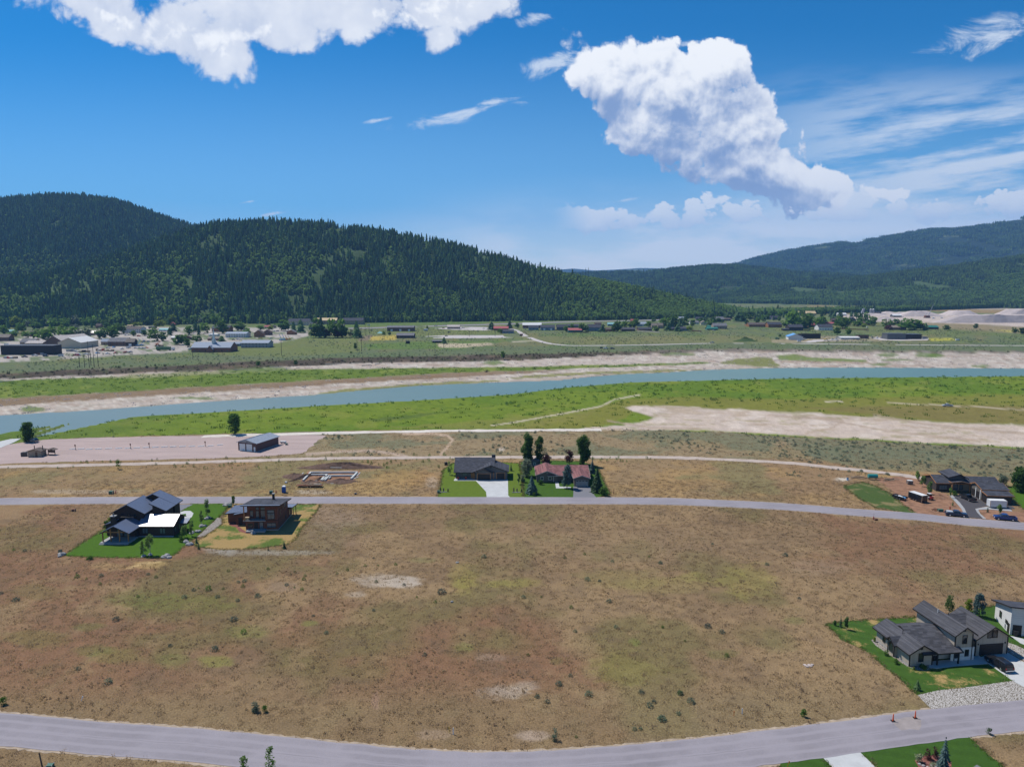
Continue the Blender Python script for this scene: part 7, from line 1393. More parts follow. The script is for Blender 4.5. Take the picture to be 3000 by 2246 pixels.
roof_block(t, 'y', -4.5, 2.4, 0, 5.2, 4.5, 2.4, -9, 0, 'shingle_grey', 'tan_boards', .5, .5)
sheet('planting_bed', [(2682, 2226), (2705, 2212), (2745, 2212), (2785, 2228), (2790, 2262), (2740, 2275), (2695, 2250)], 'red_mulch', .05, .15)
for i in range(7): rock(2694 + i * 12, 2238 + (i * 5 % 11), .28, 'stone edging the planting bed around the near blue spruce', 'stones edging the near planting bed', 90 + i)

# ------------------------------------------------------------------ the town across the river
PLACES = []          # (x, y, phrase) to say what stands beside what
def town(px0, px1, pyb, top, roof, wall, kind, phrase, depth=None, rot=0.0, eave=.55, wins=None, cat='house', name='house', doors=0, storeys=1):
    x, y = unproj((px0 + px1) / 2, pyb); k = mpp(x, y); w = (px1 - px0) * k; dp = depth or max(7.0, min(16.0, w * .7))
    if kind == 'gx': hr = zat(x, y + dp * .5, top)
    elif kind == 'gy': hr = zat(x, y, top)
    else: hr = zat(x, y, top)
    hr = max(3.0, hr); he = max(2.3, hr * eave) if kind in ('gx', 'gy') else hr
    t = thing(name, phrase, cat, (x, y), R(rot)); PLACES.append((x, y, phrase))
    if kind == 'gx': roof_block(t, 'x', -.5, he, dp * .5, hr, dp + .5, he, -w / 2, w / 2, roof, wall, .55, .5, .25)
    elif kind == 'gy': roof_block(t, 'y', -w / 2, he, 0, hr, w / 2, he, -.6, dp, roof, wall, .6, .55, .25)
    elif kind == 'shed': roof_block(t, 'x', -.4, hr, dp, hr * .85, dp + .05, hr * .85, -w / 2, w / 2, roof, wall, .4, .3, .25)
    else:
        MB().box(-w / 2, w / 2, 0, dp, 0, hr).build('wall', wall, t); MB().box(-w / 2 - .2, w / 2 + .2, -.2, dp + .2, hr + .003, hr + .35).build('roof', roof, t)
    n = wins if wins is not None else max(1, int(w / 4.5)); ww = w - 1.6
    for s in range(storeys):
        z0 = .9 + s * 2.8
        if z0 + 1.1 > he - .1: break
        for q in range(n): panel(t, 'f', -ww / 2 + ww * (q + .5) / n, 0.02, z0, min(1.3, ww / n * .55), 1.1, .05, 'sky_glass' if (q + int(px0)) % 3 else 'window_glass', 'window')
    for q in range(doors): panel(t, 'f', -ww / 2 + ww * (q + .5) / doors, 0.02, .05, min(3.2, ww / doors * .7), min(3.0, he - .6), .06, 'white_trim', 'shop_door')
    return t, x, y, w, dp, hr
c6 = lambda a: (a[0] * .339, a[1] * .339, 880 + a[2] * .339, 880 + a[3] * .339)
c7 = lambda a: (750 + a[0] * .339, 750 + a[1] * .339, 880 + a[2] * .339, 880 + a[3] * .339)
c8 = lambda a: (1500 + a[0] * .339, 1500 + a[1] * .339, 880 + a[2] * .339, 880 + a[3] * .339)
c9 = lambda a: (2250 + a[0] * .339, 2250 + a[1] * .339, 850 + a[2] * .339, 850 + a[3] * .339)
def row(cf, L):
    for a, roof, wall, kind, phrase, kw in L: town(*cf(a), roof, wall, kind, phrase, **kw)
row(c6, [((10, 462, 470, 392), 'metal_bronze', 'dark_trim', 'flat', 'long black windowless warehouse by the lumber yard', dict(depth=14, wins=0, cat='warehouse', name='warehouse')),
         ((170, 300, 392, 330), 'shingle_grey', 'tan_boards', 'gx', 'grey-roofed shop behind the black warehouse', {}), ((215, 370, 395, 345), 'shingle_pale', 'tan_boards', 'gx', 'pale-roofed shop beside the lumber yard store', {}),
         ((380, 560, 395, 305), 'shingle_pale', 'brown_boards', 'gy', 'brown gabled wing of the lumber yard store', dict(depth=40, rot=-18)), ((500, 705, 415, 322), 'metal_white', 'cream_boards', 'gy', 'white-roofed lumber yard store with open gable', dict(depth=34, cat='store', name='store', doors=1)),
         ((-20, 80, 350, 290), 'shingle_tan', 'brown_boards', 'gx', 'tan-roofed brown building at the street corner', {}), ((60, 130, 280, 252), 'metal_teal', 'white_boards', 'gx', 'small turquoise-roofed building up the side street', {}),
         ((930, 1095, 395, 320), 'shingle_grey', 'brown_boards', 'gx', 'grey-roofed equipment dealer building', dict(storeys=2)), ((1085, 1165, 396, 328), 'shingle_tan', 'dark_shakes', 'gx', 'brown wing of the equipment dealer', dict(doors=1, wins=0)), ((870, 935, 385, 330), 'metal_steel', 'tan_boards', 'gx', 'small grey-roofed annex of the equipment dealer', {}),
         ((1050, 1220, 282, 225), 'shingle_brown', 'white_boards', 'gx', 'two-storey motel with brown roof and white upper floor', dict(eave=.72, storeys=2, wins=9, cat='motel', name='motel')), ((1370, 1470, 266, 240), 'metal_teal', 'white_boards', 'gx', 'low building with pale teal roof', {}),
         ((1945, 2132, 320, 270), 'metal_steel', 'white_boards', 'gx', 'white motel with blue-grey roof behind the church', dict(eave=.7, storeys=2, wins=8, cat='motel', name='motel')), ((1828, 1982, 272, 215), 'shingle_slate', 'log_boards', 'gx', 'log lodge with slate roof among round trees', {}),
         ((2078, 2325, 408, 342), 'metal_steel', 'steel_grey', 'gx', 'two-storey grey apartment block beside the church', dict(eave=.66, storeys=2, wins=8)), ((2008, 2075, 393, 357), 'metal_steel', 'blue_boards', 'gx', 'small blue house beside the church', {}),
         ((1590, 1660, 340, 303), 'shingle_tan', 'brown_boards', 'gy', 'small tan-roofed house behind the church', {}), ((1475, 1560, 336, 308), 'metal_white', 'tan_boards', 'gx', 'low white-roofed shop near the street bend', {}), ((1790, 1895, 346, 312), 'shingle_tan', 'brick_red', 'gx', 'brick shop behind the church roof', {}), ((1800, 1880, 308, 290), 'metal_white', 'white_boards', 'gx', 'white shed with white roof behind the church steeple', {}),
         ((735, 820, 300, 262), 'metal_bronze', 'brick_red', 'gx', 'dark red house among trees above the main street', {}), ((825, 872, 240, 200), 'shingle_brown', 'brick_red', 'gx', 'red-brown cottage under the forest edge', {}), ((1465, 1505, 218, 188), 'metal_red', 'log_boards', 'gy', 'red A-frame cabin under the forest edge', dict(eave=.4)), ((1095, 1150, 228, 212), 'metal_tan', 'cream_boards', 'gx', 'orange-roofed cabin behind the motel', {}),
         ((1280, 1340, 240, 222), 'shingle_slate', 'brown_boards', 'gx', 'slate-roofed cabin behind the low teal-roofed building', {}), ((1820, 1860, 200, 184), 'metal_white', 'brown_boards', 'gy', 'pale-gabled cabin in the trees above the lodge', {}), ((1865, 1925, 152, 135), 'metal_steel', 'brown_boards', 'gx', 'grey-roofed house high in the forest above the lodge', {}), ((2095, 2125, 266, 236), 'shingle_tan', 'cream_boards', 'gy', 'tall narrow tan cottage behind the white motel', {}), ((250, 300, 312, 265), 'shingle_brown', 'brick_red', 'gx', 'dark red cabin behind the warehouse trees', {}),
         ((205, 245, 112, 92), 'metal_white', 'white_boards', 'gy', 'small white house high in the forest', {}), ((335, 372, 138, 124), 'metal_white', 'tan_boards', 'gx', 'white-roofed trailer home in a forest clearing', {})])
row(c7, [((275, 462, 215, 157), 'shingle_slate', 'cream_boards', 'gx', 'long slate-roofed lodge at the forest foot', dict(storeys=2, eave=.6)), ((515, 698, 205, 150), 'metal_tan', 'tan_boards', 'gx', 'yellow-roofed hotel at the forest foot', dict(eave=.62, storeys=2)), ((748, 926, 208, 150), 'shingle_slate', 'tan_boards', 'gx', 'slate-roofed hotel with pale balconies', dict(eave=.6, storeys=2, wins=10)),
         ((1130, 1365, 266, 217), 'shingle_grey', 'brown_boards', 'gx', 'wide brown metal hall by the highway', dict(doors=3, wins=0, cat='hall', name='hall', eave=.7)), ((1210, 1366, 326, 280), 'shingle_grey', 'dark_shakes', 'gx', 'grey-roofed park pavilion beside the yellow ground', dict(wins=3)), ((1650, 1762, 246, 210), 'shingle_pale', 'tan_boards', 'gx', 'pink-tan visitor centre in the highway loop', {}), ((2052, 2182, 262, 222), 'metal_red', 'log_boards', 'gx', 'red-roofed store beside the highway', {}), ((2125, 2230, 285, 250), 'shingle_slate', 'blue_boards', 'gx', 'small blue-grey house before the red-roofed store', {}),
         ((1520, 1612, 366, 340), 'shingle_grey', 'dark_shakes', 'gx', 'low picnic shelter by the ball field', dict(wins=2)), ((1295, 1328, 374, 354), 'metal_bronze', 'dark_trim', 'flat', 'small black storage box on the green field', dict(depth=3, wins=0, cat='shed', name='shed')), ((1450, 1482, 263, 250), 'metal_white', 'white_boards', 'flat', 'white container beside the brown hall', dict(depth=4, wins=0, cat='container', name='container')),
         ((-20, 62, 316, 256), 'shingle_brown', 'log_boards', 'gy', 'brown log cabin at the rental yard', {}), ((62, 132, 300, 252), 'shingle_brown', 'brown_boards', 'gy', 'second brown cabin at the rental yard', {}), ((262, 342, 296, 254), 'shingle_grey', 'log_boards', 'gy', 'orange log office by the curving street', {}), ((70, 122, 242, 214), 'metal_red', 'cream_boards', 'gx', 'pink-roofed house above the rental yard', {}), ((455, 492, 250, 190), 'shingle_grey', 'slate_boards', 'gx', 'grey shop beside the dark tree row', {}), ((698, 760, 228, 206), 'metal_bronze', 'brick_red', 'gx', 'brick annex below the slate-roofed hotel', {}), ((135, 168, 238, 210), 'shingle_tan', 'tan_boards', 'gy', 'tan cottage beside the pink-roofed house', {})])
row(c8, [((90, 256, 240, 192), 'metal_white', 'brick_red', 'gx', 'pale-roofed hardware store beside the highway', dict(eave=.6)), ((140, 232, 256, 215), 'shingle_slate', 'blue_boards', 'gx', 'first slate-roofed townhouse by the road bend', {}), ((245, 372, 258, 210), 'shingle_slate', 'blue_boards', 'gx', 'second slate-roofed townhouse by the road bend', dict(doors=2)), ((385, 482, 257, 207), 'shingle_slate', 'slate_boards', 'gx', 'third slate-roofed townhouse by the road bend', {}), ((475, 582, 236, 203), 'shingle_slate', 'slate_boards', 'gx', 'slate-roofed house behind the teal-walled house', {}), ((650, 772, 266, 205), 'shingle_slate', 'blue_boards', 'gx', 'large slate-roofed house between round trees', {}), ((715, 776, 214, 186), 'shingle_brown', 'log_boards', 'gx', 'brown house behind the large slate-roofed house', {}),
         ((485, 606, 276, 238), 'metal_red', 'teal_boards', 'gx', 'teal-walled house with faded red roof', {}), ((810, 897, 268, 233), 'shingle_brown', 'log_boards', 'gx', 'low brown house in the neighbourhood row', {}), ((945, 1066, 266, 232), 'shingle_charcoal', 'dark_shakes', 'gx', 'dark-roofed house facing the open meadow', {}), ((1090, 1212, 266, 230), 'shingle_slate', 'brown_boards', 'gx', 'slate-roofed house behind the pale fence', {}), ((1080, 1166, 222, 185), 'metal_steel', 'white_boards', 'gx', 'grey-roofed white house in the second row', {}), ((1205, 1262, 240, 196), 'shingle_tan', 'tan_boards', 'gx', 'tan house beside its twin in the second row', {}), ((1258, 1308, 242, 194), 'shingle_tan', 'tan_boards', 'gx', 'tan twin house nearer the dark trees', {}), ((825, 886, 221, 190), 'metal_teal', 'blue_boards', 'gx', 'blue house with pale teal roof', {}), ((1025, 1072, 192, 160), 'metal_red', 'brick_red', 'gx', 'red-roofed building at the end of the highway', {}),
         ((1440, 1502, 162, 141), 'metal_steel', 'white_boards', 'gx', 'white house with grey roof at the hill toe', {}), ((1535, 1617, 204, 175), 'shingle_grey', 'white_boards', 'gx', 'white house beyond the dark trees', {}), ((1630, 1692, 211, 175), 'shingle_tan', 'cream_boards', 'gy', 'cream gabled house at the edge of town', {}), ((1440, 1532, 263, 226), 'shingle_slate', 'blue_boards', 'gx', 'blue-grey house facing the meadow beyond the dark trees', {}), ((1372, 1412, 259, 230), 'shingle_slate', 'slate_boards', 'gx', 'small slate shed beside the dark trees', {}), ((1685, 1782, 256, 230), 'metal_green', 'teal_boards', 'gx', 'lower green-roofed house of the green pair', {}), ((1692, 1775, 240, 214), 'metal_green', 'teal_boards', 'gx', 'upper green-roofed house of the green pair', {}), ((1740, 1862, 246, 195), 'shingle_grey', 'tan_boards', 'gx', 'grey-roofed house beside the green pair', {}), ((1735, 1836, 186, 140), 'shingle_grey', 'slate_boards', 'gx', 'large grey house in the back row', {}), ((1828, 1892, 176, 150), 'shingle_brown', 'slate_boards', 'gx', 'brown-roofed house in the back row', {}), ((2045, 2202, 229, 190), 'shingle_brown', 'log_boards', 'gx', 'broad brown log house in the open grass', {}), ((2060, 2112, 160, 146), 'metal_red', 'brown_boards', 'gx', 'red-roofed house in the far back row', {}), ((1590, 1650, 165, 142), 'shingle_slate', 'slate_boards', 'gx', 'slate-roofed house in the far back row', {})])
row(c9, [((175, 302, 430, 378), 'metal_blue', 'white_boards', 'gy', 'white workshop with bright blue roof', dict(depth=20, doors=2, wins=0, rot=-12, cat='workshop', name='workshop')), ((285, 456, 418, 374), 'metal_bronze', 'dark_trim', 'shed', 'black mono-pitch shed beside the blue-roofed workshop', dict(wins=0, depth=12, cat='shed', name='shed')), ((628, 797, 425, 398), 'metal_white', 'foundation', 'gx', 'long low white-roofed shed', dict(eave=.4, wins=0, cat='shed', name='shed')), ((782, 872, 418, 385), 'metal_bronze', 'brown_boards', 'shed', 'brown-grey shed beside the long white-roofed shed', dict(wins=1, cat='shed', name='shed')), ((1030, 1190, 425, 378), 'metal_bronze', 'corrugated_dark', 'flat', 'grey corrugated storage building', dict(depth=14, wins=4, cat='storage building', name='storage_building')), ((1192, 1326, 423, 382), 'metal_bronze', 'dark_trim', 'flat', 'black storage building joined to the corrugated one', dict(depth=14, wins=0, cat='storage building', name='storage_building')), ((1335, 1384, 421, 401), 'shingle_slate', 'steel_grey', 'gx', 'small grey shed beside the black storage building', dict(wins=0, cat='shed', name='shed')),
         ((0, 122, 322, 274), 'shingle_slate', 'log_boards', 'gx', 'dark-roofed orange log house', {}), ((180, 306, 348, 295), 'shingle_slate', 'dark_shakes', 'gx', 'dark house with grey upper roof behind a low fence', {}), ((128, 182, 350, 330), 'metal_bronze', 'dark_shakes', 'gx', 'low dark garage beside the dark house', {}), ((435, 562, 346, 293), 'shingle_slate', 'white_boards', 'gx', 'slate-roofed house with white gable wall', {}), ((350, 407, 320, 282), 'metal_red', 'brown_boards', 'gx', 'red-brown house between tree clumps', {}), ((498, 578, 302, 275), 'metal_red', 'cream_boards', 'gx', 'pink-roofed house behind the slate-roofed house', {}), ((825, 892, 302, 268), 'shingle_brown', 'brown_boards', 'gx', 'brown house near the gravel heaps', {}), ((1055, 1197, 342, 303), 'shingle_tan', 'brown_boards', 'gx', 'tan-roofed house in the tree clump', {}), ((1370, 1477, 337, 303), 'metal_green', 'dark_shakes', 'gx', 'green-roofed house at the end of the tree clump', {}), ((255, 417, 217, 180), 'metal_tan', 'metal_tan', 'gx', 'yellow arched storage hall', dict(eave=.5, wins=0, cat='hall', name='hall')), ((605, 682, 220, 195), 'metal_white', 'white_boards', 'gx', 'white-roofed shed at the gravel plant', dict(wins=0)), ((650, 702, 262, 240), 'shingle_slate', 'slate_boards', 'gx', 'slate-roofed house under the plant trees', {}), ((700, 762, 275, 233), 'shingle_slate', 'slate_boards', 'gy', 'grey gabled house under the plant trees', {}), ((550, 592, 277, 243), 'shingle_brown', 'brown_boards', 'gx', 'brown house behind the tree clumps', {}), ((-10, 40, 252, 222), 'shingle_grey', 'blue_boards', 'gx', 'blue house at the back of the neighbourhood', {}), ((38, 97, 256, 219), 'shingle_slate', 'slate_boards', 'gx', 'slate house at the back of the neighbourhood', {}), ((1080, 1157, 233, 206), 'metal_white', 'slate_boards', 'gx', 'plant office with white roof among gravel heaps', dict(cat='office', name='office'))])
# church
t, x, y, w, dp, hr = town(*c6((1650, 1996, 446, 358)), 'metal_steel', 'brick_red', 'gx', 'brick church with grey roof and white steeple', 20, 0, .48, 7, 'church', 'church')
b = MB(); b.box(-1.6, 1.6, 7, 10.2, hr - 2.4, hr + 2.6); b.build('steeple_base', 'white_boards', t); MB().add([(-1.0, 7.6, hr + 2.6), (1.0, 7.6, hr + 2.6), (1.0, 9.6, hr + 2.6), (-1.0, 9.6, hr + 2.6), (0, 8.6, hr + 17)], [(0, 1, 4), (1, 2, 4), (2, 3, 4), (3, 0, 4), (3, 2, 1, 0)]).build('spire', 'white_trim', t)
roof_block(t, 'y', -3.5, 3.0, 0, hr * .72, 3.5, 3.0, -3.0, 6, 'metal_steel', 'brick_red', .4, .4, .2)
# fences
def fence(p0, p1, n, h, label, m='cream_boards'):
    (x0, y0), (x1, y1) = unproj(*p0), unproj(*p1); L = math.hypot(x1 - x0, y1 - y0); t = thing('fence', label, 'fence', (x0, y0), math.atan2(y1 - y0, x1 - x0))
    for k in range(n): a, b_ = L * k / n, L * (k + 1) / n; MB().box(a + .06, b_ - .06, -.04, .04, .1, h).build('fence_panel', m, t); MB().box(a - .06, a + .06, -.08, .08, 0, h + .1).build('fence_post', m, t)
fence((1867, 970.5), (1932, 975), 14, 1.9, 'pale board fence before the slate-roofed houses'); fence((2027, 970), (2055, 972), 6, 1.8, 'brown fence beside the blue-grey house', 'brown_boards'); fence((2180, 953), (2198, 957), 5, 1.8, 'orange fence beside the broad log house', 'log_boards'); fence((2295, 969), (2375, 969), 14, 1.6, 'low dark fence around the dark house', 'dark_shakes'); fence((2460, 964), (2545, 967), 14, 1.5, 'brown fence along the neighbourhood edge', 'log_boards'); fence((1660, 973), (1724, 975), 12, 1.6, 'brown fence below the teal-walled house', 'brown_boards')
# gravel plant
for i, (x, y, rx, ry, h, fl, lb) in enumerate([(2687, 926, 52, 60, 21, .35, 'big grey gravel heap beside the crane'), (2810, 922, 52, 60, 18, .5, 'grey gravel heap behind the crane flat'), (2930, 944, 110, 60, 26, .6, 'broad pale gravel bank at the plant edge'), (3010, 930, 80, 80, 32, .5, 'tallest pale gravel bank at the picture edge'), (2593, 939, 38, 30, 14, .1, 'pointed gravel heap by the neighbourhood trees'), (2560, 924, 34, 40, 9, .3, 'low gravel heap beside the plant silos'), (2640, 921, 26, 40, 11, .2, 'small grey heap between the silos and the big heap'), (2885, 937, 22, 20, 8, .1, 'small brown heap before the broad bank'), (2600, 918, 24, 30, 9, .2, 'rear gravel heap behind the plant office'), (2845, 933, 40, 30, 8, .3, 'low pale heap beside the broad bank')]):
    mound('gravel_heap', lb, 'gravel heap', x, y, rx, ry * .45, h * .55, 'aggregate', 30 + i, 0, fl, None, 0, .10, 40, 10)
def cut_bank(px, py, rx, h, i, lb): mound('pale_bluff', lb, 'bluff', px, py, rx, 30, h, 'white_dirt', 70 + i, 0, .55, None, 0, .3, 36, 8)
for i, (x, y, rx, h, lb) in enumerate([(2320, 884, 35, 16, 'small white bluff at the far shore'), (2365, 884, 60, 26, 'tall white bluff at the far shore'), (2425, 887, 60, 17, 'middle white bluff at the far shore'), (2485, 889, 70, 15, 'long white bluff at the far shore'), (2275, 883, 30, 7, 'brown landslip at the far shore')]): cut_bank(x, y, rx, h, i, lb)
t = thing('conveyor', 'leaning grey conveyor at the gravel plant', 'conveyor', unproj(2524, 923)); x, y = t.location.x, t.location.y; MB().hexa([(-3, -2, 0), (3, -2, 0), (3, 2, 0), (-3, 2, 0)], [(2, -1.5, 15), (6, -1.5, 16), (6, 1.5, 16), (2, 1.5, 15)]).build('hopper_tower', 'steel_grey', t); MB().box(-2, 2, -2.2, -1.9, 2, 3).build('gate', 'dark_trim', t)
t = thing('batch_plant', 'grey silos and hopper of the gravel plant', 'plant', unproj(2560, 922))
for q in (-8, -2): MB().tube((q, 0, 0), (q, 0, 13), 2.4, 2.4, 12).build('silo', 'steel_grey', t); MB().tube((q, 0, 13), (q, 0, 14.5), 2.4, .4, 12).build('silo_cap', 'metal_white', t)
MB().box(2, 16, -3, 3, 0, 8).build('hopper', 'corrugated_dark', t); MB().tube((16, 0, 4), (30, 0, .5), .7, .7, 6).build('belt', 'steel_grey', t)
t = thing('crane', 'lattice crane with raised boom at the gravel plant', 'crane', unproj(2717, 931)); MB().box(-6, 4, -3, 3, 1.0, 5).build('cab', 'rust', t); MB().tube((2, 0, 4), (11, 0, 30), .5, .3, 4).tube((2, 1.5, 4), (11, 0, 30), .25, .2, 4).build('boom', 'steel_grey', t); MB().box(-7, 5, -3.4, 3.4, 0, 1).build('track', 'black_plastic', t); MB().tube((-5, 0, 5), (11, 0, 30), .12, .12, 4).build('cable', 'dark_trim', t)
# poles
def pole(px, py, top, label, arms=1, grp=None):
    x, y = unproj(px, py); h = zat(x, y, top); t = thing('utility_pole', label, 'utility pole', (x, y), 0, grp); MB().tube((0, 0, -.2), (0, 0, h), .26, .17, 7).build('pole', 'pole_wood', t)
    for k in range(arms): MB().box(-1.4, 1.4, -.09, .09, h - .9 - 1.4 * k, h - .7 - 1.4 * k).build('crossarm', 'pole_wood', t)
for a, lb in ((((690, 580, 470)), 'first pole of the cluster on the sage slope'), (((733, 580, 475)), 'second pole of the cluster on the sage slope'), (((773, 580, 352)), 'tallest pole of the cluster before the warehouse yard'), (((787, 562, 430)), 'short pole behind the tallest pole'), (((815, 578, 380)), 'tall pole in the middle of the cluster'), (((850, 570, 435)), 'pole of the cluster nearest the church'), (((1668, 510, 432)), 'pole before the brick church wall')): pole(a[0] * .339, 880 + a[1] * .339, 880 + a[2] * .339, lb)
for a, lb in (((222, 475, 345), 'lone pole in the meadow before the grey apartment block'), ((875, 440, 310), 'pole at the meadow corner by the dark tree row'), ((912, 440, 240), 'tallest pole beside the yellow ground'), ((945, 300, 185), 'pole beside the slate-roofed hotel drive'), ((978, 268, 178), 'pole along the highway near the hotel'), ((1178, 210, 108), 'tall transmission pole at the forest foot'), ((1843, 312, 262), 'lamp pole by the parking lot'), ((2066, 312, 268), 'lamp pole at the end of the parking lot'), ((1622, 410, 360), 'pole beside the ball field tree'), ((1490, 318, 282), 'post by the parking lot entrance')): pole(750 + a[0] * .339, 880 + a[1] * .339, 880 + a[2] * .339, lb)
x, y = unproj(1717, 940); 
for i, (px, top) in enumerate(((1716, 784), (1724, 782))):
    t = thing('radio_mast', 'thin radio mast on the ridge saddle, the ' + ('first' if i == 0 else 'second') + ' of two', 'mast', (px / 1.0, 0, 0)); d = pxdir(px, top); k = 1735 / d.y; zt = HC + d.z * k; t.location = (d.x * k, d.y * k, zt - 22); MB().tube((0, 0, 0), (0, 0, 22), .5, .25, 5).build('mast', 'dark_trim', t); MB().box(-1.5, 1.5, -.2, .2, 17, 17.6).build('crossarm', 'dark_trim', t)

# town trees, named by what they stand beside
TT = []
def tt(cf, L):
    for a in L:
        kind = a[4] if len(a) > 4 else 'round'; p = cf((a[0], a[0] + a[3], a[1], a[2])); TT.append((p[0], p[2], p[3], p[1] - p[0], kind))
tt(c6, [(300, 330, 250, 70), (395, 348, 248, 115), (540, 320, 232, 85), (605, 332, 232, 115), (690, 330, 240, 60, 'grey'), (760, 322, 222, 60, 'grey'), (868, 332, 240, 90), (975, 326, 222, 105), (1040, 290, 200, 90), (1195, 228, 190, 85, 'lime'), (1388, 245, 173, 100, 'lime'), (1330, 352, 268, 95), (1310, 284, 236, 70), (1635, 292, 220, 62), (1765, 284, 198, 88), (1550, 382, 300, 90, 'dark'), (1925, 285, 168, 92), (1622, 402, 330, 50, 'dark'), (2060, 265, 188, 95), (1918, 352, 308, 55, 'conifer'), (222, 324, 272, 62), (545, 246, 212, 60, 'lime'), (1155, 308, 260, 42), (1248, 306, 258, 44, 'dark'), (1715, 362, 305, 50, 'dark'), (1845, 345, 310, 40, 'conifer'), (1685, 360, 310, 50), (110, 312, 262, 66), (1010, 250, 196, 60), (650, 260, 205, 70, 'grey'), (1470, 300, 235, 50, 'conifer'), (1410, 350, 275, 60, 'dark'), (1590, 372, 300, 60), (2130, 312, 240, 60), (1690, 270, 180, 50, 'conifer'), (1500, 268, 200, 50, 'conifer'), (1720, 300, 215, 30, 'conifer'), (35, 290, 215, 70), (180, 285, 200, 80), (300, 250, 190, 80), (930, 250, 190, 60, 'dark'), (450, 300, 230, 70)])
tt(c7, [(228, 264, 172, 105), (325, 268, 185, 45, 'conifer'), (387, 278, 172, 66, 'conifer'), (525, 322, 160, 95), (565, 322, 148, 62, 'conifer'), (655, 322, 168, 85), (622, 322, 252, 56, 'purple'), (742, 320, 166, 76), (703, 322, 258, 66, 'purple'), (765, 320, 235, 62, 'dark'), (822, 316, 248, 52, 'grey'), (870, 322, 188, 58, 'conifer'), (492, 322, 245, 58, 'dark'), (902, 322, 278, 32, 'conifer'), (1105, 302, 264, 28), (1150, 302, 264, 28), (2035, 252, 188, 62, 'conifer'), (2110, 284, 243, 42), (2192, 244, 180, 55, 'conifer'), (1625, 372, 318, 40, 'conifer'), (1480, 252, 220, 18), (130, 262, 222, 50, 'lime'), (100, 215, 140, 40, 'conifer'), (590, 322, 230, 60, 'dark'), (680, 320, 215, 60), (40, 250, 215, 60), (858, 425, 365, 26, 'dark'), (20, 565, 525, 36, 'dark'), (345, 562, 515, 30, 'dark'), (2135, 500, 440, 40, 'dark'), (820, 457, 440, 20, 'dark')])
tt(c8, [(605, 272, 198, 55), (640, 272, 214, 48), (785, 272, 208, 58, 'conifer'), (912, 268, 178, 66), (970, 237, 178, 52), (1018, 237, 180, 52), (1072, 222, 158, 56), (1182, 232, 180, 62), (1242, 272, 224, 52), (1322, 235, 150, 95), (1400, 238, 140, 105, 'dark'), (1478, 232, 148, 85, 'dark'), (1430, 268, 212, 56, 'conifer'), (1530, 268, 224, 58, 'lime'), (1718, 225, 168, 85), (1950, 182, 100, 70, 'conifer'), (1870, 160, 98, 60, 'conifer'), (2050, 172, 118, 82, 'dark'), (470, 268, 218, 46), (2170, 182, 128, 60), (1560, 222, 168, 42, 'dark'), (520, 245, 200, 32), (45, 237, 194, 38), (1350, 262, 190, 60, 'conifer'), (1380, 250, 150, 50, 'conifer'), (1455, 250, 160, 50, 'conifer'), (1660, 200, 145, 50, 'conifer'), (1790, 190, 150, 50, 'dark'), (2000, 178, 118, 50, 'conifer'), (1690, 152, 105, 40, 'conifer'), (1940, 160, 92, 44, 'conifer'), (2120, 150, 92, 46, 'conifer'), (1050, 240, 185, 40), (880, 270, 210, 36, 'dark'), (740, 262, 212, 40)])
tt(c9, [(140, 312, 264, 62), (210, 318, 178, 115), (332, 332, 212, 135), (412, 302, 238, 75), (442, 312, 236, 66), (650, 332, 236, 118), (690, 302, 233, 66), (800, 284, 233, 56), (902, 308, 228, 86), (1035, 334, 252, 98), (1112, 304, 248, 66, 'dark'), (1240, 344, 250, 175), (1195, 325, 258, 85), (1035, 345, 303, 50, 'purple'), (595, 388, 316, 54, 'dark'), (692, 390, 320, 44), (1545, 348, 300, 52, 'dark'), (1795, 330, 290, 36, 'dark'), (2130, 372, 320, 42), (2200, 382, 326, 55, 'dark'), (480, 218, 153, 76), (832, 332, 288, 42, 'lime'), (775, 312, 262, 85), (560, 253, 214, 44, 'conifer'), (540, 232, 178, 34, 'conifer'), (575, 232, 180, 26, 'conifer'), (720, 232, 183, 26, 'conifer'), (752, 232, 186, 24, 'conifer'), (235, 220, 165, 50, 'conifer'), (100, 235, 180, 60), (30, 222, 165, 50), (360, 240, 195, 60), (1360, 345, 285, 40, 'conifer'), (1310, 342, 262, 60), (105, 404, 380, 24, 'dark'), (300, 332, 270, 70, 'conifer'), (540, 340, 300, 40), (470, 300, 225, 60), (610, 310, 225, 56)])
FDARK = [far_round('dark_broadleaf_%d' % i, 'leaves_deep', 600 + i, 189, .72) for i in range(2)]; FLIME = [far_round('lime_broadleaf', 'leaves_lime', 610, 189, .8)]; FPUR = [far_round('purple_broadleaf', 'leaves_purple', 611, 189, .7)]; FGRY = [far_round('grey_broadleaf', 'leaves_silver', 612, 189, .6)]
KIND = {'round': (DEC, 'round green tree', 'tree', 'broadleaf_tree', .72), 'dark': (FDARK, 'dark green tree', 'tree', 'broadleaf_tree', .72), 'lime': (FLIME, 'lime green tree', 'tree', 'broadleaf_tree', .8), 'purple': (FPUR, 'purple-leaved tree', 'tree', 'broadleaf_tree', .7), 'grey': (FGRY, 'grey-green tree', 'tree', 'broadleaf_tree', .6), 'conifer': (CONG, 'pointed conifer', 'conifer', 'conifer_tree', .34)}
PH = [(x, y, p) for x, y, p in PLACES]
def beside(x, y): return min(PH, key=lambda q: (q[0] - x) ** 2 + (.5 * (q[1] - y)) ** 2)[2]
rt = random.Random(77); EX = []
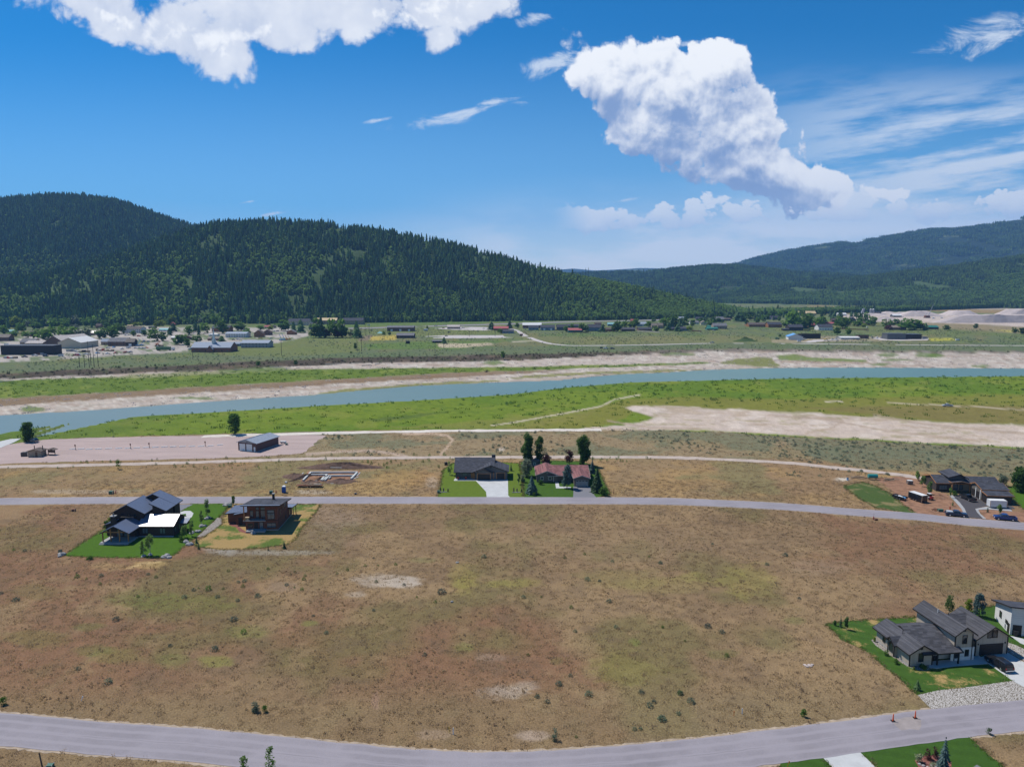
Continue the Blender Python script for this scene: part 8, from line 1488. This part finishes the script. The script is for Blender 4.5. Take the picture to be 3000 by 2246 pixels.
for poly, n, kinds, hh in ((((0, 964), (0, 905), (450, 898), (960, 918), (940, 944), (720, 950), (420, 954), (200, 966)), 420, ['round', 'round', 'dark', 'conifer', 'lime', 'grey', 'conifer', 'round'], (11, 20)), (((1780, 946), (1900, 925), (2100, 918), (2330, 922), (2560, 932), (2560, 946), (2300, 952), (2000, 952)), 80, ['round', 'dark', 'conifer', 'conifer', 'dark'], (8, 16)), (((1880, 935), (1930, 915), (2080, 897), (2200, 904), (2240, 915), (2100, 925)), 60, ['conifer', 'round', 'grey', 'conifer'], (9, 16)), (((1000, 948), (1500, 938), (1800, 934), (1800, 928), (1000, 936)), 40, ['round', 'grey', 'conifer'], (4, 10))):
    wp = [unproj(*q) for q in poly]; k = 0
    while k < n:
        a, b = rt.uniform(min(q[0] for q in poly), max(q[0] for q in poly)), rt.uniform(min(q[1] for q in poly), max(q[1] for q in poly)); x, y = unproj(a, b)
        if not pip(wp, np.array([x]), np.array([y]))[0]: continue
        k += 1
        if min((q[0] - x) ** 2 + (q[1] + 5 - y) ** 2 for q in PH) < 130 or not free(np.array([x]), np.array([y]))[0]: continue
        kd = rt.choice(kinds); h = rt.uniform(*hh); EX.append((x, y, h, kd))
EK = ['conifer', 'dark', 'grey', 'lime', 'round']; ES = [CONG[0], FDARK[0], FGRY[0], FLIME[0], DEC[0]]
scatter('tree_belt', [(a, b, -.1) for a, b, c, d in EX], [c * 1.1 for a, b, c, d in EX], ES, rng, np.array([EK.index(d) for a, b, c, d in EX]), 'leafy belt of mixed trees between the town streets and the forest', 'trees')
made = {}
for i, (px, pb, top, wpx, kind) in enumerate(TT):
    x, y = unproj(px, pb); srcs, what, cat, nm, wr = KIND[kind]; h = max(2.0, zat(x, y, top) * 1.12); w = max(1.5, 1.22 * wpx * mpp(x, y)); o_ = link(nm, srcs[i % len(srcs)]); o_.location = (x, y, -.1); sw = w / wr; o_.scale = (sw, sw, h); o_.rotation_euler = (0, 0, i * 2.1)
    made.setdefault((what, beside(x, y)), []).append((h, o_, cat))
ORD = ['tallest', 'second tallest', 'third tallest', 'fourth tallest', 'fifth tallest', 'sixth tallest', 'seventh tallest', 'eighth tallest', 'ninth tallest', 'tenth tallest']
for (what, ph), L in made.items():
    L.sort(key=lambda q: -q[0])
    for k, (h, o_, cat) in enumerate(L): tag(o_, (what if len(L) == 1 else ('%s %s' % (('taller', 'shorter')[k] if len(L) == 2 else ORD[k] if k < 8 else 'smaller', what))) + ' beside the ' + ph, cat, 'trees of the town')
# town vehicles
VEH = []
def veh(cf, L):
    for a in L: p = cf((a[0], a[0], a[1], a[1])); VEH.append((p[0], p[2]) + tuple(a[2:]))
veh(c6, [(115, 338, 'sedan', 'paint_white', 80), (60, 388, 'van', 'paint_white', 10), (530, 485, 'van', 'paint_silver', 5), (675, 476, 'van', 'paint_silver', 5), (660, 478, 'pickup', 'paint_red', 0), (745, 470, 'pickup', 'paint_white', 10), (60, 500, 'pickup', 'paint_red', 0), (845, 458, 'sedan', 'paint_lightblue', 60), (930, 462, 'sedan', 'paint_white', 50), (1000, 455, 'sedan', 'paint_red', 80), (1085, 452, 'pickup', 'paint_red', 80), (1125, 450, 'pickup', 'paint_silver', 80), (1055, 420, 'sedan', 'paint_white', 70), (1110, 412, 'van', 'paint_white', 80), (985, 408, 'sedan', 'paint_lightblue', 80), (935, 410, 'sedan', 'paint_white', 20), (1175, 415, 'sedan', 'paint_silver', 0), (1210, 414, 'sedan', 'paint_white', 0), (1268, 412, 'sedan', 'paint_orange', 0), (1240, 416, 'sedan', 'paint_silver', 10), (1645, 425, 'suv', 'paint_silver', 70), (1120, 300, 'sedan', 'paint_silver', 0), (1090, 304, 'sedan', 'paint_white', 0), (1200, 310, 'suv', 'paint_red', 0), (820, 340, 'pickup', 'paint_yellow', 0), (870, 330, 'sedan', 'paint_silver', 0), (1640, 300, 'suv', 'paint_black', 0), (1680, 285, 'sedan', 'paint_white', 0), (2020, 342, 'sedan', 'paint_black', 0), (2060, 340, 'suv', 'paint_white', 0), (1150, 362, 'pickup', 'paint_silver', 40), (300, 480, 'pickup', 'paint_white', 0), (215, 492, 'pickup', 'paint_navy', 0), (395, 485, 'suv', 'paint_black', 0)])
veh(c7, [(165, 270, 'suv', 'paint_silver', 0), (190, 268, 'suv', 'paint_navy', 0), (75, 305, 'sedan', 'paint_white', 30), (130, 330, 'sedan', 'paint_silver', 30), (440, 210, 'van', 'paint_white', 20), (470, 240, 'suv', 'paint_black', 80), (975, 215, 'van', 'paint_white', 10), (1555, 222, 'pickup', 'paint_silver', 0), (1670, 278, 'suv', 'paint_black', 10), (1645, 310, 'sedan', 'paint_grey', 0), (1620, 242, 'sedan', 'paint_red', 0), (1790, 240, 'suv', 'paint_silver', 0), (1970, 245, 'sedan', 'paint_white', 0), (1000, 262, 'sedan', 'paint_grey', 0), (240, 345, 'pickup', 'paint_lightblue', 20), (40, 330, 'pickup', 'paint_yellow', 10)])
veh(c8, [(778, 415, 'suv', 'paint_black', 0), (810, 418, 'pickup', 'paint_white', 20), (870, 420, 'suv', 'paint_navy', 0), (1730, 367, 'pickup', 'paint_silver', 0), (110, 245, 'suv', 'paint_silver', 0), (1745, 262, 'sedan', 'paint_white', 0), (320, 256, 'sedan', 'paint_red', 80), (1100, 262, 'sedan', 'paint_white', 0)])
veh(c9, [(318, 424, 'sedan', 'paint_white', 0), (270, 446, 'van', 'paint_white', 0), (190, 420, 'pickup', 'paint_black', 0), (500, 430, 'pickup', 'paint_yellow', 10), (560, 428, 'sedan', 'paint_silver', 0), (590, 428, 'sedan', 'paint_white', 0), (940, 416, 'van', 'paint_white', 80), (985, 414, 'sedan', 'paint_blue', 0), (905, 412, 'sedan', 'paint_grey', 0), (855, 325, 'van', 'paint_white', 80), (400, 335, 'pickup', 'paint_yellow', 0), (1160, 235, 'pickup', 'paint_white', 0), (1430, 245, 'pickup', 'paint_lightblue', 0), (1500, 242, 'van', 'paint_white', 0), (80, 425, 'van', 'paint_green', 0), (1640, 436, 'van', 'paint_white', 0)])
PROTO = {}; vm = {}
for i, (px, py, kind, paint, ang) in enumerate(VEH):
    x, y = unproj(px, py)
    if (kind, paint) not in PROTO: t = PROTO[(kind, paint)] = car(kind, paint, 'x', (x, y), 0, None, False)
    else: t = copy_tree(PROTO[(kind, paint)])
    t.location = (x, y, .05); t.rotation_euler = (0, 0, R(ang)); vm.setdefault((paint.split('_')[1].replace('lightblue', 'light blue') + ' ' + {'suv': 'SUV', 'pickup': 'pickup', 'sedan': 'car', 'van': 'van'}[kind], beside(x, y)), []).append((y, t))
for (what, ph), L in vm.items():
    L.sort(key=lambda q: q[0])
    for k, (y, t) in enumerate(L): tag(t, (what if len(L) == 1 else ('nearer ' if k == 0 else 'farther ' if len(L) == 2 else ('middle ', 'farthest ')[min(k - 1, 1)]) + what) + ' parked near the ' + ph, t['category'], 'vehicles in the town')
# semi trailer and yard goods
t = thing('semi_truck', 'semi truck with long dark green trailer by the church lot', 'truck', unproj(1435 * .339, 880 + 432 * .339), R(2)); MB().box(-10, 5, -1.3, 1.3, 1.1, 4.1).build('trailer', 'paint_green', t); MB().box(6, 9.2, -1.2, 1.2, .7, 3.2).build('cab', 'paint_white', t); MB().box(-10, 9, -.5, .5, .7, 1.0).build('chassis', 'black_plastic', t); wheels(t, (-8.5, -7.2, 4.2, 8.2), 2.5, .5, False)
for i, (px, py, top, m_, lb) in enumerate(((1190, 395, 325, 'paint_lightblue', 'blue boom lift beside the equipment dealer'), (1225, 392, 330, 'paint_lightblue', 'second blue boom lift beside the equipment dealer'), (1360, 385, 345, 'paint_orange', 'orange lift in the equipment yard'))):
    x, y = unproj(px * .339, 880 + py * .339); h = zat(x, y, 880 + top * .339); t = thing('boom_lift', lb, 'lift', (x, y), R(-10 + 20 * i)); MB().box(-2, 2, -1.1, 1.1, .5, 1.6).build('chassis', m_, t); MB().tube((-1, 0, 1.5), (3.5, 0, h * .75), .3, .25, 6).tube((3.5, 0, h * .75), (1.0, 0, h), .22, .2, 6).build('boom', m_, t); wheels(t, (-1.3, 1.3), 2.2, .5, False)
for i, (px, py, top, m_, lb) in enumerate(((215, 345, 290, 'paint_lightblue', 'blue lift at the rental yard'), (265, 342, 298, 'paint_orange', 'orange lift at the rental yard'), (290, 340, 305, 'paint_yellow', 'yellow lift at the rental yard'), (240, 342, 285, 'paint_lightblue', 'taller blue lift at the rental yard'))):
    x, y = unproj(750 + px * .339, 880 + py * .339); h = zat(x, y, 880 + top * .339); t = thing('boom_lift', lb, 'lift', (x, y), R(160)); MB().box(-2, 2, -1.1, 1.1, .5, 1.6).build('chassis', m_, t); MB().tube((-1, 0, 1.5), (2.5, 0, h), .35, .25, 6).build('boom', m_, t); wheels(t, (-1.3, 1.3), 2.2, .5, False)
yard = [(575, 440, 660, 440, 'roofed lumber rack before the white-roofed store'), (650, 445, 775, 445, 'long stack of building goods before the store'), (830, 435, 900, 435, 'row of machines at the dealer yard front'), (900, 438, 985, 438, 'second row of machines at the dealer yard'), (600, 345, 690, 345, 'goods stacked beside the store gable'), (300, 470, 440, 470, 'long stack of timber before the black warehouse'), (40, 500, 150, 500, 'red and dark timber stack at the yard front'), (1220, 358, 1290, 358, 'pallet row behind the equipment dealer'), (1340, 395, 1410, 395, 'pallet row in the equipment yard')]
for i, (a, b, c, d, lb) in enumerate(yard):
    (x0, y0), (x1, y1) = unproj(a * .339, 880 + b * .339), unproj(c * .339, 880 + d * .339); r_ = random.Random(i); t = thing('stacked_goods', lb, 'stack', ((x0 + x1) / 2, y0)); L = x1 - x0; n = max(4, int(L / 3.2))
    for k in range(n): q = -L / 2 + L * (k + .5) / n; h = r_.uniform(.8, 2.4); MB().box(q - L / n * .42, q + L / n * .42, r_.uniform(-2, -.8), r_.uniform(.8, 2), 0, h).build('pallet_load', r_.choice(['rust', 'plank', 'brown_boards', 'steel_grey', 'form_panel', 'paint_red', 'dark_trim', 'plank']), t)
for i, (px, py, L, rz, lb) in enumerate([(975, 1068, 14, .1, 'long pale driftwood log on the cobbles below the bank'), (1040, 1066, 9, -.5, 'driftwood log at the foot of the cut bank'), (1075, 1071, 10, .7, 'slanted driftwood log beside the long log'), (1105, 1068, 7, 1.2, 'short upright driftwood snag'), (810, 1077, 12, .15, 'driftwood log near the willow clump'), (405, 1100, 10, 2.3, 'pale driftwood crossing the far green shelf'), (20, 1118, 9, .5, 'driftwood at the far shelf edge'), (700, 1084, 9, .3, 'thin driftwood beside the bank bushes')]):
    x, y = unproj(px, py, -2); o_ = MB().tube((-L / 2, 0, .3), (L / 2, 0, .5), .38, .18, 6).tube((L * .2, 0, .4), (L * .35, 1.5, .9), .14, .05, 5).build('driftwood_log', 'pale_bark'); o_.location = (x, y, zground(x, y)); o_.rotation_euler = (0, 0, rz); tag(o_, lb, 'driftwood')
x, y = unproj(1425, 1092, -3); t = thing('driftwood_snag', 'tangled dead root wad on the gravel bar across the river', 'driftwood', (x, y, zground(x, y))); r_ = random.Random(3)
for k in range(9): a = r_.uniform(0, 6.28); MB().tube((0, 0, .2), (math.cos(a) * r_.uniform(1, 3.4), math.sin(a) * 1.2, r_.uniform(.6, 3.2)), .25, .06, 5).build('root', 'bark', t)
t = thing('excavator', 'orange excavator in the lot beside the valley road', 'excavator', unproj(1500 + 80 * .339, 880 + 305 * .339)); MB().box(-2, 2, -1.4, 1.4, .9, 2.6).build('cab', 'rust', t); MB().box(-2.4, 2.4, -1.6, 1.6, 0, .9).build('track', 'black_plastic', t); MB().tube((1.5, 0, 2), (5, 0, 6), .35, .3, 5).tube((5, 0, 6), (8, 0, 2.5), .3, .25, 5).build('boom', 'rust', t)
mound('brush_mound', 'green grassy mound beside the valley road', 'mound', 1500 + 2020 * .339, 880 + 352 * .339, 16, 10, 5, 'hill_grass', 201)
t = thing('gazebo_tent', 'teal and white canopy tent near the yellow ground', 'tent', unproj(750 + 1072 * .339, 880 + 300 * .339)); MB().add([(-4, -4, 3), (4, -4, 3), (4, 4, 3), (-4, 4, 3), (0, 0, 5.5)], [(0, 1, 4), (1, 2, 4), (2, 3, 4), (3, 0, 4)]).build('canopy', 'metal_teal', t)
for a in (-3.7, 3.7):
    for b in (-3.7, 3.7): MB().tube((a, b, 0), (a, b, 3.1), .1, .1, 5).build('pole', 'white_trim', t)

# ------------------------------------------------------------------ air
hz = bpy.data.meshes.new('haze'); bm = bmesh.new(); bmesh.ops.create_cube(bm, size=1.0); bm.to_mesh(hz); bm.free()
ho = link('haze', hz); ho.scale = (25000, 12800, 1200); ho.location = (0, 5800, 590); stuff(ho)
m = bpy.data.materials.new('air'); m.use_nodes = True; T = NT(m.node_tree); T.n.clear(); o = T.node('ShaderNodeOutputMaterial'); v = T.node('ShaderNodeVolumePrincipled')
v.inputs['Color'].default_value = (0.24, 0.52, 1.0, 1); v.inputs['Density'].default_value = 0.000070; v.inputs['Anisotropy'].default_value = 0.1
T.l.new(v.outputs[0], o.inputs['Volume']); hz.materials.append(m)
